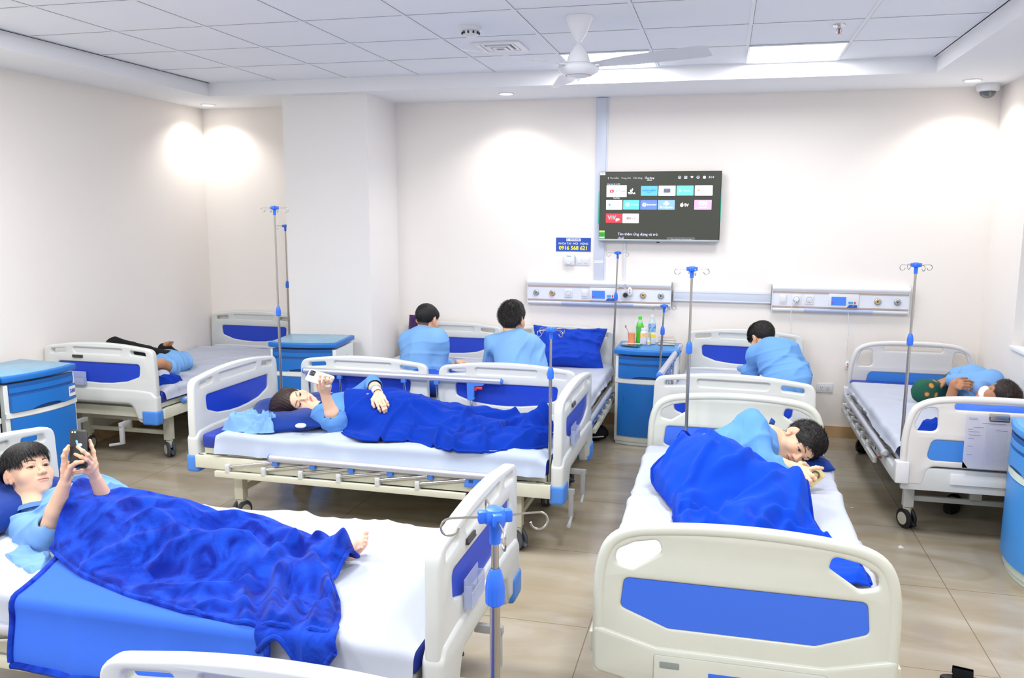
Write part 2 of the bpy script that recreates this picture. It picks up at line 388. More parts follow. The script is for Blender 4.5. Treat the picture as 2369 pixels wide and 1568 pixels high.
def blade(ang):
    f = MB(); P = []
    for i in range(15):
        u = i/14; r = .10+.76*u; w = .035+.052*sstep(0, .35, u)-.01*u
        if u > .93: w *= math.sqrt(max(0, 1-((u-.93)/.09)**2))
        row = []
        for j in range(9):
            v = j/8*2-1; y = v*w; z = -.335-.022*v*(.5+.5*u)-.012*(1-v*v)*.3+.01*u
            row.append((r*math.cos(ang)-y*math.sin(ang), r*math.sin(ang)+y*math.cos(ang), z))
        P.append(row)
    f.grid(P); r = bmesh.ops.solidify(f.bm, geom=f.bm.faces[:], thickness=.004)
    o = f.build('blade', fanw, t)
    g = MB(); c, s = math.cos(ang), math.sin(ang); g.tube([(.08*c, .08*s, -.335), (.15*c, .15*s, -.337)], [.014, .010], 10); g.build('blade_arm', fanw, o)
for a in (-20, 108, 229): blade(math.radians(a))
t.scale = (.86, .86, .76)
# ---------------------------------------------------------------- wall fittings
def wallbox(name, x0, x1, z0, z1, th, m, lab, cat, bev=.003):
    b = MB(); b.box(x0, x1, D-th, D-.0005, z0, z1, bev); return tag(b.build(name, m), lab, cat)
trunkm = mat('trunking_grey', 'ced4e2', .35)
o = wallbox('cable_duct', -1.032, -.952, 1.215, 2.69, .030, trunkm, 'tall grey cable duct running up the wall behind the screen', 'cable duct')
b = MB(); b.box(-1.044, -1.032, D-.012, D-.0005, 1.215, 2.69); b.box(-.952, -.940, D-.012, D-.0005, 1.215, 2.69); b.box(-1.03, -.955, D-.0315, D-.03, 1.36, 1.385); b.build('edge_strip', mat('trunking_light', 'e0e5ef', .35), o)
o = wallbox('cable_duct', -.378, .392, 1.063, 1.152, .030, trunkm, 'grey cable duct running level between the two service panels', 'cable duct')
b = MB(); b.box(-.37, .385, D-.0325, D-.03, 1.138, 1.146); b.box(-.37, .385, D-.0325, D-.03, 1.069, 1.077); b.build('edge_strip', mat('trunking_light', 'e0e5ef', .35), o)
wallbox('cable_cover', -.795, -.772, 1.205, 1.56, .012, whitep, 'narrow white cable cover hanging below the screen', 'cable cover')
def bedhead_unit(x0, x1, label, items):
    t = empty('service_panel', (x0, D, 1.01), 0, label, 'medical service panel'); L = x1-x0; z = -1.01
    P = lambda u, v, w: (w, -u, v)
    def prof(name, pts, m, xa=0, xb=L):
        b = MB(); n = len(pts); A = [b.bm.verts.new((xa, -p[0], p[1])) for p in pts]; B = [b.bm.verts.new((xb, -p[0], p[1])) for p in pts]
        for i in range(n): b.bm.faces.new((A[i], A[(i+1) % n], B[(i+1) % n], B[i]))
        b.bm.faces.new(A[::-1]); b.bm.faces.new(B); return b.build(name, m, t)
    arc = lambda cx, cz, r, a0, a1, n=6: [(cx+r*math.cos(math.radians(a0+(a1-a0)*k/n)), cz+r*math.sin(math.radians(a0+(a1-a0)*k/n))) for k in range(n+1)]
    prof('top_channel', [(.001, .158)]+[(.06, .158)]+arc(.045, .183, .025, -50, 80)+[(.001, .207)], whitep)
    prof('body', [(.001, .045), (.055, .045), (.055, .146), (.001, .146)], mat('unit_face', 'e6eaf4', .3))
    prof('trim_strip', [(.001, .146), (.058, .146), (.058, .158), (.001, .158)], mat('strip_brown', 'bda79c', .4))
    prof('trim_strip', [(.001, .034), (.058, .034), (.058, .045), (.001, .045)], mat('strip_brown', 'bda79c', .4))
    prof('bottom_channel', [(.001, .034), (.05, .034)]+arc(.04, .016, .018, 60, -80)+[(.001, -.002)], whitep)
    prof('lamp_cover', [(.002, .030), (.0535, .030)]+arc(.043, .016, .0185, 50, -80)+[(.002, -.0035)], mat('lamp_cover', 'b9c4e2', .3), L*.245, L*.745)
    for x in (0, L-.006):
        prof('end_cap', [(.0005, -.004), (.06, -.004), (.064, .03), (.064, .16), (.07, .19), (.05, .21), (.0005, .21)], whitep, x, x+.006)
    F = -.055
    for kind, u in items:
        cx = u*L; cz = .096
        if kind in 'gG':
            o = MB(); o.lathe([(0, .0), (.026, .0), (.027, -.006), (.022, -.014), (.018, -.016), (.016, -.013)], (cx, F, cz), 24, axis='y'); q = o.build('gas_outlet', mat('outlet_chrome', 'c6c9cc', .22, metal=.8), t)
            o = MB(); o.lathe([(.016, -.0135), (.007, -.013)], (cx, F, cz), 20, axis='y'); o.build('insert', mat('insert_'+('yellow' if kind == 'G' else 'grey'), 'd9b070' if kind == 'G' else 'a9acac', .4), q)
            o = MB(); o.lathe([(.007, -.0132), (.006, -.016), (0, -.016)], (cx, F, cz), 12, axis='y'); o.build('valve', mat('valve_dark', '59504a', .3, metal=.6), q)
        elif kind in 'sS':
            o = MB(); o.box(cx-.033, cx+.033, F-.008, F, cz-.033, cz+.033, .003); q = o.build('socket', whitep, t)
            o = MB(); o.lathe([(.024, -.0085), (.022, -.0085), (.021, -.0083)], (cx, F, cz), 24, axis='y'); o.box(cx-.011, cx-.007, F-.0095, F-.008, cz-.002, cz+.002); o.box(cx+.007, cx+.011, F-.0095, F-.008, cz-.002, cz+.002); o.box(cx-.0025, cx+.0025, F-.0095, F-.008, cz-.019, cz-.012); o.build('contacts', mat('socket_grey', '9a9da2', .4), q)
            if kind == 'S':
                o = MB(); o.lathe([(0, -.04), (.012, -.04), (.017, -.03), (.019, -.008)], (cx, F, cz), 20, axis='y'); o.build('plug', whitep if u < .3 else rubberb, q)
        elif kind == 'w':
            o = MB(); o.box(cx-.028, cx+.028, F-.007, F, cz-.036, cz+.036, .003); q = o.build('switch', whitep, t)
            o = MB(); o.box(cx-.02, cx+.02, F-.012, F-.006, cz-.02, cz+.026, .002); o.build('rocker', whitep, q)
        elif kind == 'd':
            o = MB(); o.box(cx-.11, cx+.11, F-.012, F, cz-.053, cz+.053, .003); q = o.build('call_display', whitep, t)
            o = MB(); o.box(cx-.09, cx+.018, F-.0135, F-.012, cz-.036, cz+.03); o.build('screen', mat('screen_blue', '3c6fee', .3, emit='3c74f0', estr=.35), q)
            o = MB(); o.box(cx-.089, cx-.068, F-.0142, F-.0135, cz-.02, cz-.014); o.build('menu_bar', mat('menu_magenta', 'b0286a', .4), q)
            o = MB(); o.box(cx-.089, cx-.068, F-.0142, F-.0135, cz-.034, cz-.030); o.build('menu_bar', mat('menu_green', '1fa055', .4), q)
            o = MB(); o.box(cx+.035, cx+.07, F-.0135, F-.012, cz-.024, cz-.004); o.build('button', mat('btn_cyan', '46a8e6', .4), q)
            o = MB(); o.box(cx+.078, cx+.088, F-.0135, F-.012, cz-.024, cz-.004); o.build('button', redp, q)
            o = MB(); o.plate([(cx+.025, cz-.052), (cx+.1, cz-.052), (cx+.1, cz-.03), (cx+.042, cz-.03)], [], .0015, 0, to=lambda u, v, w: (u, F-.0128-w, v)); o.build('logo_plate', mat('logo_blue', '2456b8', .4), q)
            text('T', .016, Matrix.Translation((cx+.07, F-.0142, cz-.041))@Matrix.Rotation(PI/2, 4, 'X'), whitep, q, 'mark')
    return t
u1 = bedhead_unit(-1.595, -.39, 'long wall-mounted service panel left, below the hotline sign', [('g', .065), ('G', .18), ('s', .295), ('w', .41), ('d', .535), ('S', .69), ('G', .81), ('g', .93)])
u2 = bedhead_unit(.392, 1.402, 'long wall-mounted service panel right of the grey duct', [('w', .085), ('S', .185), ('s', .28), ('d', .53), ('G', .775), ('g', .915)])
# hand controls on cables
def handset(x, y, z, label, cable):
    t = empty('call_button', (x, y, z), 0, label, 'nurse call button')
    b = MB(); P = []
    for i in range(17):
        a = PI*i/16; P.append([(.021*math.sin(a)*math.cos(2*PI*k/20), .012*math.sin(a)*math.sin(2*PI*k/20), .038*math.cos(a)) for k in range(21)])
    b.grid(P); b.build('body', whitep, t, weld=True)
    b = MB(); b.box(-.004, .004, -.0135, -.008, .008, .020, .001); b.build('led', mat('led_green', '29b04c', .4), t)
    b = MB(); b.lathe([(0, -.0135), (.0065, -.0125), (.007, -.009)], (0, 0, -.006), 16, axis='y'); b.build('button', mat('btn_red', 'e8696a', .4), t)
    b = MB(); b.tube([Vector(p)-Vector((x, y, z)) for p in cable], .0022, 6); b.build('cable', whitep, t)
coil = [(.975+.006*math.cos(k*1.1), 6.855+.006*math.sin(k*1.1), .88-.0035*k) for k in range(52)]
handset(.984, 6.845, .60, 'white nurse call button hanging beside the right bed headboard', [(.965, 6.86, 1.03), (.975, 6.85, .95)]+coil+[(.98, 6.85, .66), (.984, 6.845, .637)])
lp = [(-.80+.045*math.cos(a)*(1+.15*math.sin(3*a)), 6.845, 1.115+.062*math.sin(a)) for a in np.linspace(2, 14.2, 44)]
handset(-.725, 6.835, 1.135, 'white nurse call button hooked over the left service panel', [(-.73, 6.838, 1.17), (-.76, 6.84, 1.20)]+lp)
b = MB(); b.tube([(.58, 6.82, 1.10), (.545, 6.83, 1.06), (.54, 6.84, .95), (.555, 6.85, .88), (.53, 6.86, .74), (.515, 6.87, .70)], .003, 8); tag(b.build('charger_cable', whitep), 'thin white charging cable dangling from the right service panel', 'cable')
# outlet, thermostat, switches
t = empty('wall_outlet', (.835, D, .40), 0, 'white double wall outlet above the skirting board', 'outlet')
b = MB(); b.box(-.062, .062, -.009, -.0005, -.036, .036, .003); b.build('plate', whitep, t)
for sx in (-.024, .024):
    b = MB(); b.box(sx-.017, sx+.017, -.0115, -.009, -.021, .021, .001); q = b.build('socket', whitep, t)
    b = MB(); b.box(sx-.009, sx-.006, -.0125, -.011, .001, .011); b.box(sx+.006, sx+.009, -.0125, -.011, .001, .011); b.box(sx-.002, sx+.002, -.0125, -.011, -.012, -.006); b.build('contacts', rubberb, q)
t = empty('thermostat', (-1.243, D, 1.385), 0, 'white wall thermostat with a round dial below the hotline sign', 'thermostat')
b = MB(); b.box(-.046, .046, -.038, -.0005, -.042, .042, .005); b.build('housing', whitep, t)
b = MB(); b.lathe([(0, -.05), (.018, -.05), (.019, -.038)], (0, 0, -.017), 24, axis='y'); b.build('dial', whitep, t)
text('Panasonic', .009, Matrix.Translation((0, -.0385, .032))@Matrix.Rotation(PI/2, 4, 'X'), mat('ink_blue', '31549b', .5), t, 'mark')
t = empty('light_switch', (-1.133, D, 1.378), 0, 'white double light switch right of the thermostat', 'light switch')
b = MB(); b.box(-.06, .06, -.010, -.0005, -.037, .037, .003); b.build('plate', whitep, t)
for sx in (-.025, .025):
    b = MB(); b.box(sx-.016, sx+.016, -.015, -.010, -.022, .022, .002); b.build('rocker', whitep, t)
# hotline sign
t = empty('hotline_sign', (-1.214, D, 1.510), 0, 'blue hotline sign with a yellow phone number', 'sign')
b = MB(); b.box(-.147, .147, -.004, -.0005, -.056, .058, 0); b.build('board', mat('sign_blue', '1f4fb4', .35), t)
b = MB(); b.plate(rrect(-.06, .062, .029, .052, .003), [], .001, 0, to=lambda u, v, w: (u, -.0045-w, v)); b.build('badge', whitep, t)
XR90 = Matrix.Rotation(PI/2, 4, 'X')
b = MB(); b.tube([(-.047, -.0055, .048), (-.052, -.0055, .041), (-.046, -.0055, .033)], .0016, 6); b.build('phone_mark', mat('sign_blue', '1f4fb4', .35), t)
text('HOTLINE', .019, Matrix.Translation((.012, -.0055, .0405))@XR90, mat('sign_blue', '1f4fb4', .35), t)
text('KHOA TAI - MŨI - HỌNG', .0225, Matrix.Translation((0, -.0045, .008))@XR90, whitep, t, bold=.02)
text('0916 568 621', .044, Matrix.Translation((0, -.0045, -.029))@XR90, mat('sign_yellow', 'ffee2e', .4), t, bold=.03)
# ---------------------------------------------------------------- television
TW, TH = .962, .556
t = empty('television', (-.510, D, 1.825), 0, 'wall-mounted flat television showing an app menu', 'television')
b = MB(); b.box(-.15, .15, -.035, -.001, -.1, .12, .004); b.build('wall_bracket', rubberb, t)
b = MB(); b.box(-TW/2, TW/2, -.072, -.035, -TH/2, TH/2, .005); b.build('casing', rubberb, t)
b = MB(); b.box(-TW/2, TW/2, -.078, -.066, -TH/2-.002, -TH/2+.016, .002); b.build('chin_bar', mat('tv_silver', 'aab4b6', .3, metal=.6), t)
b = MB(); b.box(-.012, .012, -.074, -.064, -TH/2-.012, -TH/2-.001, .002); b.build('sensor', rubberb, t)
def screen_material():
    m = bpy.data.materials.new('tv_screen'); m.use_nodes = True; p = m.node_tree.nodes['Principled BSDF']
    p.inputs['Base Color'].default_value = (.01, .011, .01, 1); p.inputs['Roughness'].default_value = .18
    p.inputs['Emission Color'].default_value = lin('45463d')+[1]; p.inputs['Emission Strength'].default_value = .65; return m
SC = -.0725
b = MB(); b.box(-TW/2+.006, TW/2-.006, SC-.0005, SC+.002, -TH/2+.016, TH/2-.006); scr = b.build('screen', screen_material(), t)
def em(c, s=.75):
    s = round(s*.68, 3); return mat('glow_'+c+str(s), c, .4, emit=c, estr=s)
U = lambda px: (px-1165)/1827*TW-.002; V = lambda py: TH/2-(py-245)/1045*TH      # crop pixels of the screen to metres
def tile(x0, y0, x1, y1, c, s=.75, r=.003, d=1):
    b = MB(); b.plate(rrect(U(x0), U(x1), V(y1), V(y0), r), [], .0006, 0, to=lambda u, v, w: (u, SC-.0006*d-w, v)); return b.build('app_tile', em(c, s), scr)
def st(body, px, py, h, c='ffffff', s=.8, d=2.2, align='CENTER', bold=0):
    return text(body, h, Matrix.Translation((U(px), SC-.0006*d-.0006, V(py)))@XR90, em(c, s), scr, 'lettering', .0003, align, bold)
for body, x, bl in (('Tìm kiếm', 480, 0), ('Trang chủ', 655, 0), ('Cửa hàng', 835, 0), ('Ứng dụng', 1013, .01)): st(body, x, 343, .0185, 'b9b9bf' if not bl else 'e4e4ee', .6, bold=bl)
tile(975, 370, 1053, 380, 'e4e4ee', .6, .001)
st('8:14', 1930, 338, .023, 'd4d4e0', .7)
for x, k in ((1462, 'o'), (1552, 's'), (1735, 'o'), (1828, 'f')):
    b = MB()
    if k == 's': b.plate(rrect(U(x-22), U(x+22), V(358), V(318), .002), [rrect(U(x-15), U(x+15), V(351), V(325), .001)[::-1]], .0006, 0, to=lambda u, v, w: (u, SC-.001-w, v)); b.plate(rrect(U(x-8), U(x+8), V(343), V(333), .001), [], .0006, 0, to=lambda u, v, w: (u, SC-.001-w, v))
    else:
        c = lambda r: [(U(x)+r*math.cos(2*PI*i/20), V(338)+r*math.sin(2*PI*i/20)) for i in range(20)]
        b.plate(c(.0118), [c(.0085)[::-1]] if k == 'o' else [], .0006, 0, to=lambda u, v, w: (u, SC-.001-w, v))
        if k == 'o': b.plate(c(.003), [], .0006, 0, to=lambda u, v, w: (u, SC-.001-w, v))
    b.build('status_icon', em('d4d4e0', .7), scr)
b = MB(); b.plate([(U(1622), V(328)), (U(1645), V(352)), (U(1668), V(328)), (U(1657), V(320)), (U(1633), V(320))], [], .0006, 0, to=lambda u, v, w: (u, SC-.001-w, v)); b.build('status_icon', em('d4d4e0', .7), scr)
b = MB(); b.tube([(U(386), SC-.0012, V(330)), (U(386), SC-.0012, V(345))], .003, 8); b.tube([(U(386), SC-.0012, V(345)), (U(386), SC-.0012, V(360))], .001, 6); b.build('status_icon', em('d4d4e0', .7), scr)
st('Ứng dụng đã cài đặt', 470, 432, .0125, 'dcdcea', .6)
tile(362, 450, 670, 626, 'ffffff', .9); st('YouTube', 556, 538, .0255, '4a4a56', .4, 3, bold=.012)
tile(413, 517, 473, 560, 'e8334a', .7, .004, 2)
b = MB(); b.plate([(U(434), V(550)), (U(434), V(527)), (U(456), V(538))], [], .0006, 0, to=lambda u, v, w: (u, SC-.0022-w, v)); b.build('play_mark', em('ffffff'), scr)
st('YouTube', 518, 641, .014, 'ffffff', .7)
st('TikTok', 748, 569, .020, 'ffffff', .85, bold=.03)
b = MB(); c = lambda r: [(U(740)+r*math.cos(2*PI*i/20), V(533)+r*math.sin(2*PI*i/20)) for i in range(20)]
b.plate(c(.0095), [c(.004)[::-1]], .0006, 0, to=lambda u, v, w: (u, SC-.001-w, v)); b.tube([(U(757), SC-.0014, V(535)), (U(757), SC-.0014, V(495)), (U(772), SC-.0014, V(512))], .0024, 6); b.build('note_mark', em('ffffff', .85), scr)
tile(889, 462, 1140, 606, '58a6e2', .75); st('prime video', 1014, 525, .022, '1d5fae', .6)
b = MB(); b.tube([(U(980), SC-.0022, V(548)), (U(1014), SC-.0022, V(558)), (U(1050), SC-.0022, V(546))], .0012, 6); b.build('smile_mark', em('1d5fae', .6), scr)
tile(1156, 460, 1408, 606, 'ffffff', .9); tile(1230, 500, 1332, 562, '5f6874', .5, .001, 2); tile(1262, 564, 1300, 572, '8a8f98', .5, .001, 2)
tile(1424, 458, 1676, 604, '63cfae', .75); st('Media', 1580, 535, .024, 'b8f2dc', .7)
b = MB(); b.plate([(U(1466), V(556)), (U(1466), V(514)), (U(1506), V(535))], [], .0006, 0, to=lambda u, v, w: (u, SC-.0018-w, v)); b.build('play_mark', em('ffffff'), scr)
tile(1695, 456, 1955, 604, 'ffffff', .9); st('Google Play', 1865, 520, .0155, '8f93a2', .5, 3)
b = MB(); b.plate([(U(1736), V(548)), (U(1742), V(508)), (U(1778), V(525))], [], .0006, 0, to=lambda u, v, w: (u, SC-.0018-w, v)); b.build('play_mark', em('ef8a6c', .7), scr)
tile(360, 670, 608, 814, 'ffffff', .9); st('Google Play', 520, 730, .0155, '8f93a2', .5, 3); st('Store', 492, 757, .013, '8f93a2', .5, 3)
b = MB(); b.plate([(U(400), V(768)), (U(400), V(714)), (U(440), V(741))], [], .0006, 0, to=lambda u, v, w: (u, SC-.0018-w, v)); b.build('play_mark', em('3f9ac8', .7), scr)
tile(622, 670, 870, 812, '58b8d4', .75); st('E-Manual', 798, 740, .0175, 'c4f0f6', .9)
for q in (712, 732, 752): tile(656, q, 720, q+12, 'e6f6fa', .8, .001, 2)
tile(884, 670, 1136, 812, '5a78c8', .75); st('Demo Now', 1056, 740, .0158, 'f0f2ff', .8, bold=.03)
b = MB(); b.plate([(U(945)+.017*math.cos(i*PI/3), V(741)+.017*math.sin(i*PI/3)) for i in range(6)], [[(U(945)+.009*math.cos(-i*PI*2/3), V(741)+.009*math.sin(-i*PI*2/3)) for i in range(3)]], .0006, 0, to=lambda u, v, w: (u, SC-.0018-w, v)); b.build('hexagon_mark', em('f4f6ff', .85), scr)
tile(1150, 670, 1404, 812, '7fa2dc', .75); st('RC Upgrade', 1276, 778, .020, 'eef2ff', .8)
b = MB(); b.plate(rrect(U(1234), U(1320), V(738), V(712), .008), [], .0006, 0, to=lambda u, v, w: (u, SC-.0018-w, v)); b.plate([(U(1278)+.0125*math.cos(i*.35), V(708)+.0125*math.sin(i*.35)) for i in range(18)], [], .0006, 0, to=lambda u, v, w: (u, SC-.0018-w, v)); b.box(U(1272), U(1284), SC-.0025, SC-.0018, V(757), V(735)); b.build('cloud_mark', em('ffffff', .85), scr)
st('tv', 1578, 738, .044, 'ffffff', .9, bold=.02)
b = MB(); b.plate([(U(1508)+.0135*(1-.12*abs(math.sin(i*.157))**8)*math.cos(i*.314), V(745)+.0145*math.sin(i*.314)) for i in range(20)], [], .0006, 0, to=lambda u, v, w: (u, SC-.0018-w, v)); b.plate([(U(1512), V(716)), (U(1524), V(702)), (U(1526), V(708)), (U(1516), V(720))], [], .0006, 0, to=lambda u, v, w: (u, SC-.0018-w, v)); b.build('fruit_mark', em('ffffff', .9), scr)
tile(1694, 668, 1948, 810, 'e99ad0', .85); st('ON', 1820, 722, .042, 'ffffff', .95, bold=.05); st('vtvcab ON', 1820, 778, .014, 'ffffff', .8)
tile(360, 874, 606, 1012, 'dc3540', .8)
st('V', 415, 938, .045, 'ff9ab0', .8, bold=.04); st('T', 452, 938, .045, '2ea860', .8, bold=.04); st('V', 487, 938, .045, '8aa0f0', .8, bold=.04); st('go', 542, 958, .032, 'ffffff', .9, bold=.03)
tile(618, 874, 867, 1016, 'ffffff', .9); tile(681, 927, 726, 962, 'e8334a', .7, .004, 2); st('Kids', 778, 945, .0265, '55555f', .4, 3, bold=.012)
b = MB(); b.plate([(U(698), V(954)), (U(698), V(936)), (U(714), V(945))], [], .0006, 0, to=lambda u, v, w: (u, SC-.0022-w, v)); b.build('play_mark', em('ffffff'), scr)
st('Tìm thêm ứng dụng và trò', 548, 1185, .030, 'd2caf0', .75, align='LEFT'); st('chơi', 548, 1247, .030, 'd2caf0', .75, align='LEFT')
tile(1300, 1222, 1722, 1268, '5a5a5c', .4, .003, .6); st('Truy cập vào Cửa hàng Play', 1525, 1258, .0145, 'cdc6ea', .7)
b = MB(); b.box(-TW/2+.002, -TW/2+.044, SC-.004, SC-.003, TH/2-.028, TH/2-.004, 0); q = b.build('sticker', whitep, t); 
text('TCL', .010, Matrix.Translation((-TW/2+.023, SC-.0045, TH/2-.015))@XR90, mat('ink_red', 'c94b58', .5), q, 'mark')
b = MB(); b.box(-TW/2+.001, -TW/2+.050, SC-.004, SC-.003, -TH/2+.018, -TH/2+.086, 0); q = b.build('energy_label', mat('label_green', '25a53c', .5), t)
b = MB(); b.box(-TW/2+.004, -TW/2+.047, SC-.0048, SC-.004, -TH/2+.070, -TH/2+.083, 0); b.build('band', mat('label_yellow', 'e8d27a', .5), q)
b = MB(); b.box(-TW/2+.004, -TW/2+.047, SC-.0048, SC-.004, -TH/2+.021, -TH/2+.033, 0); b.build('band', whitep, q)
b = MB(); b.box(-TW/2-.008, -TW/2+.003, -.076, -.03, -.14, .12, .002); b.box(TW/2-.003, TW/2+.003, -.079, -.06, -.12, .15, .002); b.build('protective_film', mat('film_teal', '2ba58c', .25), t)

# ================================================================ hospital beds
def chaikin(p, it=2):
    for _ in range(it):
        q = [p[0]]
        for a, b in zip(p, p[1:]): q += [tuple(a[i]*.75+b[i]*.25 for i in range(2)), tuple(a[i]*.25+b[i]*.75 for i in range(2))]
        p = q+[p[-1]]
    return p
def topcurve(w, zc, drop, n=17):
    return [(x, zc-drop*(x/w)**2) for x in np.linspace(w, -w, n)]
def endboard(kind, parent, name, x, sgn, pm, im):
    """board in the y-z plane at x; sgn = direction its outer face looks"""
    to = lambda u, v, w: (x+sgn*w, u*sgn, v)
    b = MB()
    if kind == 'A':
        out = rpoly([(.452, .31), (.452, .60), (.444, .825)]+[(.34, .838)]+topcurve(.26, .862, .014, 9)+[(-.34, .838), (-.444, .825), (-.452, .60), (-.452, .31), (-.30, .31), (-.255, .435), (.255, .435), (.30, .31)],
                    [.02, .2, .075, .02]+[0]*9+[.02, .075, .2, .02, .04, .06, .06, .04])
        slot = lambda s: [(s*p[0], p[1]) for p in rpoly([(.262, .786), (.262, .816), (.382, .806), (.388, .775)], .014)][::s]
        pill = rpoly([(-.19, .784), (.19, .784), (.205, .824), (-.205, .824)], .02)[::-1]
        ih = rpoly([(.335, .722), (-.335, .722), (-.325, .635), (-.22, .597), (-.10, .582), (0, .578), (.10, .582), (.22, .597), (.325, .635)], [.025, .025, .03, .05, 0, 0, 0, .05, .03])
        b.plate(out, [slot(1), slot(-1), pill, ih[::-1]], .046, .0095, to)
        b.plate([(p[0], p[1]) for p in rpoly([(-.21, .775), (.21, .775), (.22, .834), (-.22, .834)], .02)], [], .022, 0, to)
        b.plate(ih, [], .020, 0, to)
        # thicker skirt low down
        b.plate(rpoly([(.456, .33), (.456, .50), (.42, .535), (.30, .545), (-.30, .545), (-.42, .535), (-.456, .50), (-.456, .33), (-.30, .33), (-.26, .44), (.26, .44), (.30, .33)], [.02, .04, .04, .05, .05, .04, .04, .02, .03, .05, .05, .03]), [], .068, .018, to)
    elif kind == 'B':
        out = rpoly([(.445, .30), (.45, .60), (.435, .745)]+[(.33, .79)]+topcurve(.24, .812, .012, 9)+[(-.33, .79), (-.435, .745), (-.45, .60), (-.445, .30), (-.34, .285), (-.30, .20), (.30, .20), (.34, .285)],
                    [.03, .3, .12, .03]+[0]*9+[.03, .12, .3, .03, .05, .03, .03, .05])
        tri = lambda s: [(s*p[0], p[1]) for p in rpoly([(.255, .757), (.33, .742), (.385, .712), (.392, .668), (.335, .655), (.245, .715)], [.02, .03, .03, .02, .02, .018])][::s]
        ih = rpoly([(.36, .622), (-.36, .622), (-.37, .525), (-.22, .468), (.22, .468), (.37, .525)], [.022, .022, .02, .03, .03, .02])
        b.plate(out, [tri(-1), tri(1), ih[::-1]], .030, .010, to)
        b.plate(ih, [], .016, 0, to)
        rim = [(.437, .30), (.440, .60), (.424, .70), (.39, .752), (.33, .778)]+topcurve(.24, .801, .012, 9)
        rim = chaikin(rim+[(-p[0], p[1]) for p in rim[:5][::-1]])
        b.tube([to(p[0], p[1], 0) for p in rim], .021, 12)
        b.plate(rpoly([(.452, .30), (.455, .458), (.25, .405), (-.25, .405), (-.455, .458), (-.452, .30), (-.34, .28), (-.30, .20), (.30, .20), (.34, .28)], [.03, .02, .05, .05, .02, .03, .05, .03, .03, .05]), [], .052, .014, to)
    else:
        out = rpoly([(.44, .33), (.442, .60), (.415, .755), (.30, .806)]+topcurve(.20, .822, .006, 7)+[(-.30, .806), (-.415, .755), (-.442, .60), (-.44, .33), (-.335, .33), (-.31, .435), (.31, .435), (.335, .33)],
                    [.02, .3, .09, .05]+[0]*7+[.05, .09, .3, .02, .02, .05, .05, .02])
        ov = lambda s: [(s*p[0], p[1]) for p in rpoly([(.285, .762), (.36, .745), (.392, .66), (.38, .625), (.275, .625)], [.03, .04, .04, .02, .035])][::s]
        sl = rpoly([(.205, .785), (.205, .748), (-.205, .748), (-.205, .785)], .018)
        ih = rpoly([(.30, .582), (-.30, .582), (-.325, .47), (.325, .47)], .035)
        b.plate(out, [ov(-1), ov(1), sl, ih[::-1]], .028, .009, to); b.plate(ih, [], .016, 0, to)
        rim = [(.432, .45), (.433, .60), (.405, .725), (.37, .765), (.30, .792)]+topcurve(.20, .808, .005, 7); rim = chaikin(rim+[(-p[0], p[1]) for p in rim[:5][::-1]])
        b.tube([to(p[0], p[1], 0) for p in rim], .020, 12)
    o = b.build(name, pm, parent)
    i = MB(); d = {'A': .0115, 'B': .0095, 'C': .0095}[kind]
    ihh = [(p[0]*.995, .65+(p[1]-.65)*.99) for p in ih] if kind == 'A' else ih
    i.plate(ihh, [], .002, 0, to, off=d); i.plate(ihh, [], .002, 0, to, off=-d); i.build('inlay', im, o)
    if kind == 'A':
        for s in (-1, 1):
            c = MB(); c.box(x-.040, x+.040, s*.462-(.125 if s > 0 else 0), s*.462+(.125 if s < 0 else 0), .300, .402, .018, 3); c.build('corner_bumper', bumper, parent)
    return o
def caster(px, py, pz, parent, rot, leg_sq=.05, black=False, r=.058):
    w = MB()
    for s in (-1, 1):
        prof = [(r*.55, s*.031), (r*.86, s*.029), (r, s*.022), (r, s*.014), (r*.88, s*.008), (r*.5, s*.008)]
        cr, sr = math.cos(rot), math.sin(rot)
        n = 28; rings = []
        for rr, a in prof: rings.append([w.bm.verts.new((px+cr*rr*math.cos(2*PI*k/n)-sr*a, py+sr*rr*math.cos(2*PI*k/n)+cr*a, r+rr*math.sin(2*PI*k/n))) for k in range(n)])
        for A, B in zip(rings, rings[1:]):
            for k in range(n): w.bm.faces.new((A[k], A[(k+1) % n], B[(k+1) % n], B[k]))
    o = w.build('wheel', rubberb if black else rubber, parent)
    w = MB(); cr, sr = math.cos(rot), math.sin(rot)
    for s in (-1, 1):
        n = 24; c = w.bm.verts.new((px-sr*s*.033, py+cr*s*.033, r)); A = [w.bm.verts.new((px+cr*r*.62*math.cos(2*PI*k/n)-sr*s*.031, py+sr*r*.62*math.cos(2*PI*k/n)+cr*s*.031, r+r*.62*math.sin(2*PI*k/n))) for k in range(n)]
        for k in range(n): w.bm.faces.new((c, A[k], A[(k+1) % n]))
    w.tube([(px, py, r*1.2), (px, py, 2*r+.008)], .024, 14); w.tube([(px, py, 2*r), (px, py, pz+.02)], .016, 12)
    w.build('wheel_hub', steel, o)
    w = MB(); w.tube([(px+cr*.03, py+sr*.03, r*.8), (px+cr*.075, py+sr*.075, r*.62)], [.014, .010], 8); w.build('brake_pedal', rubberb if black else rubber, o)
    return o
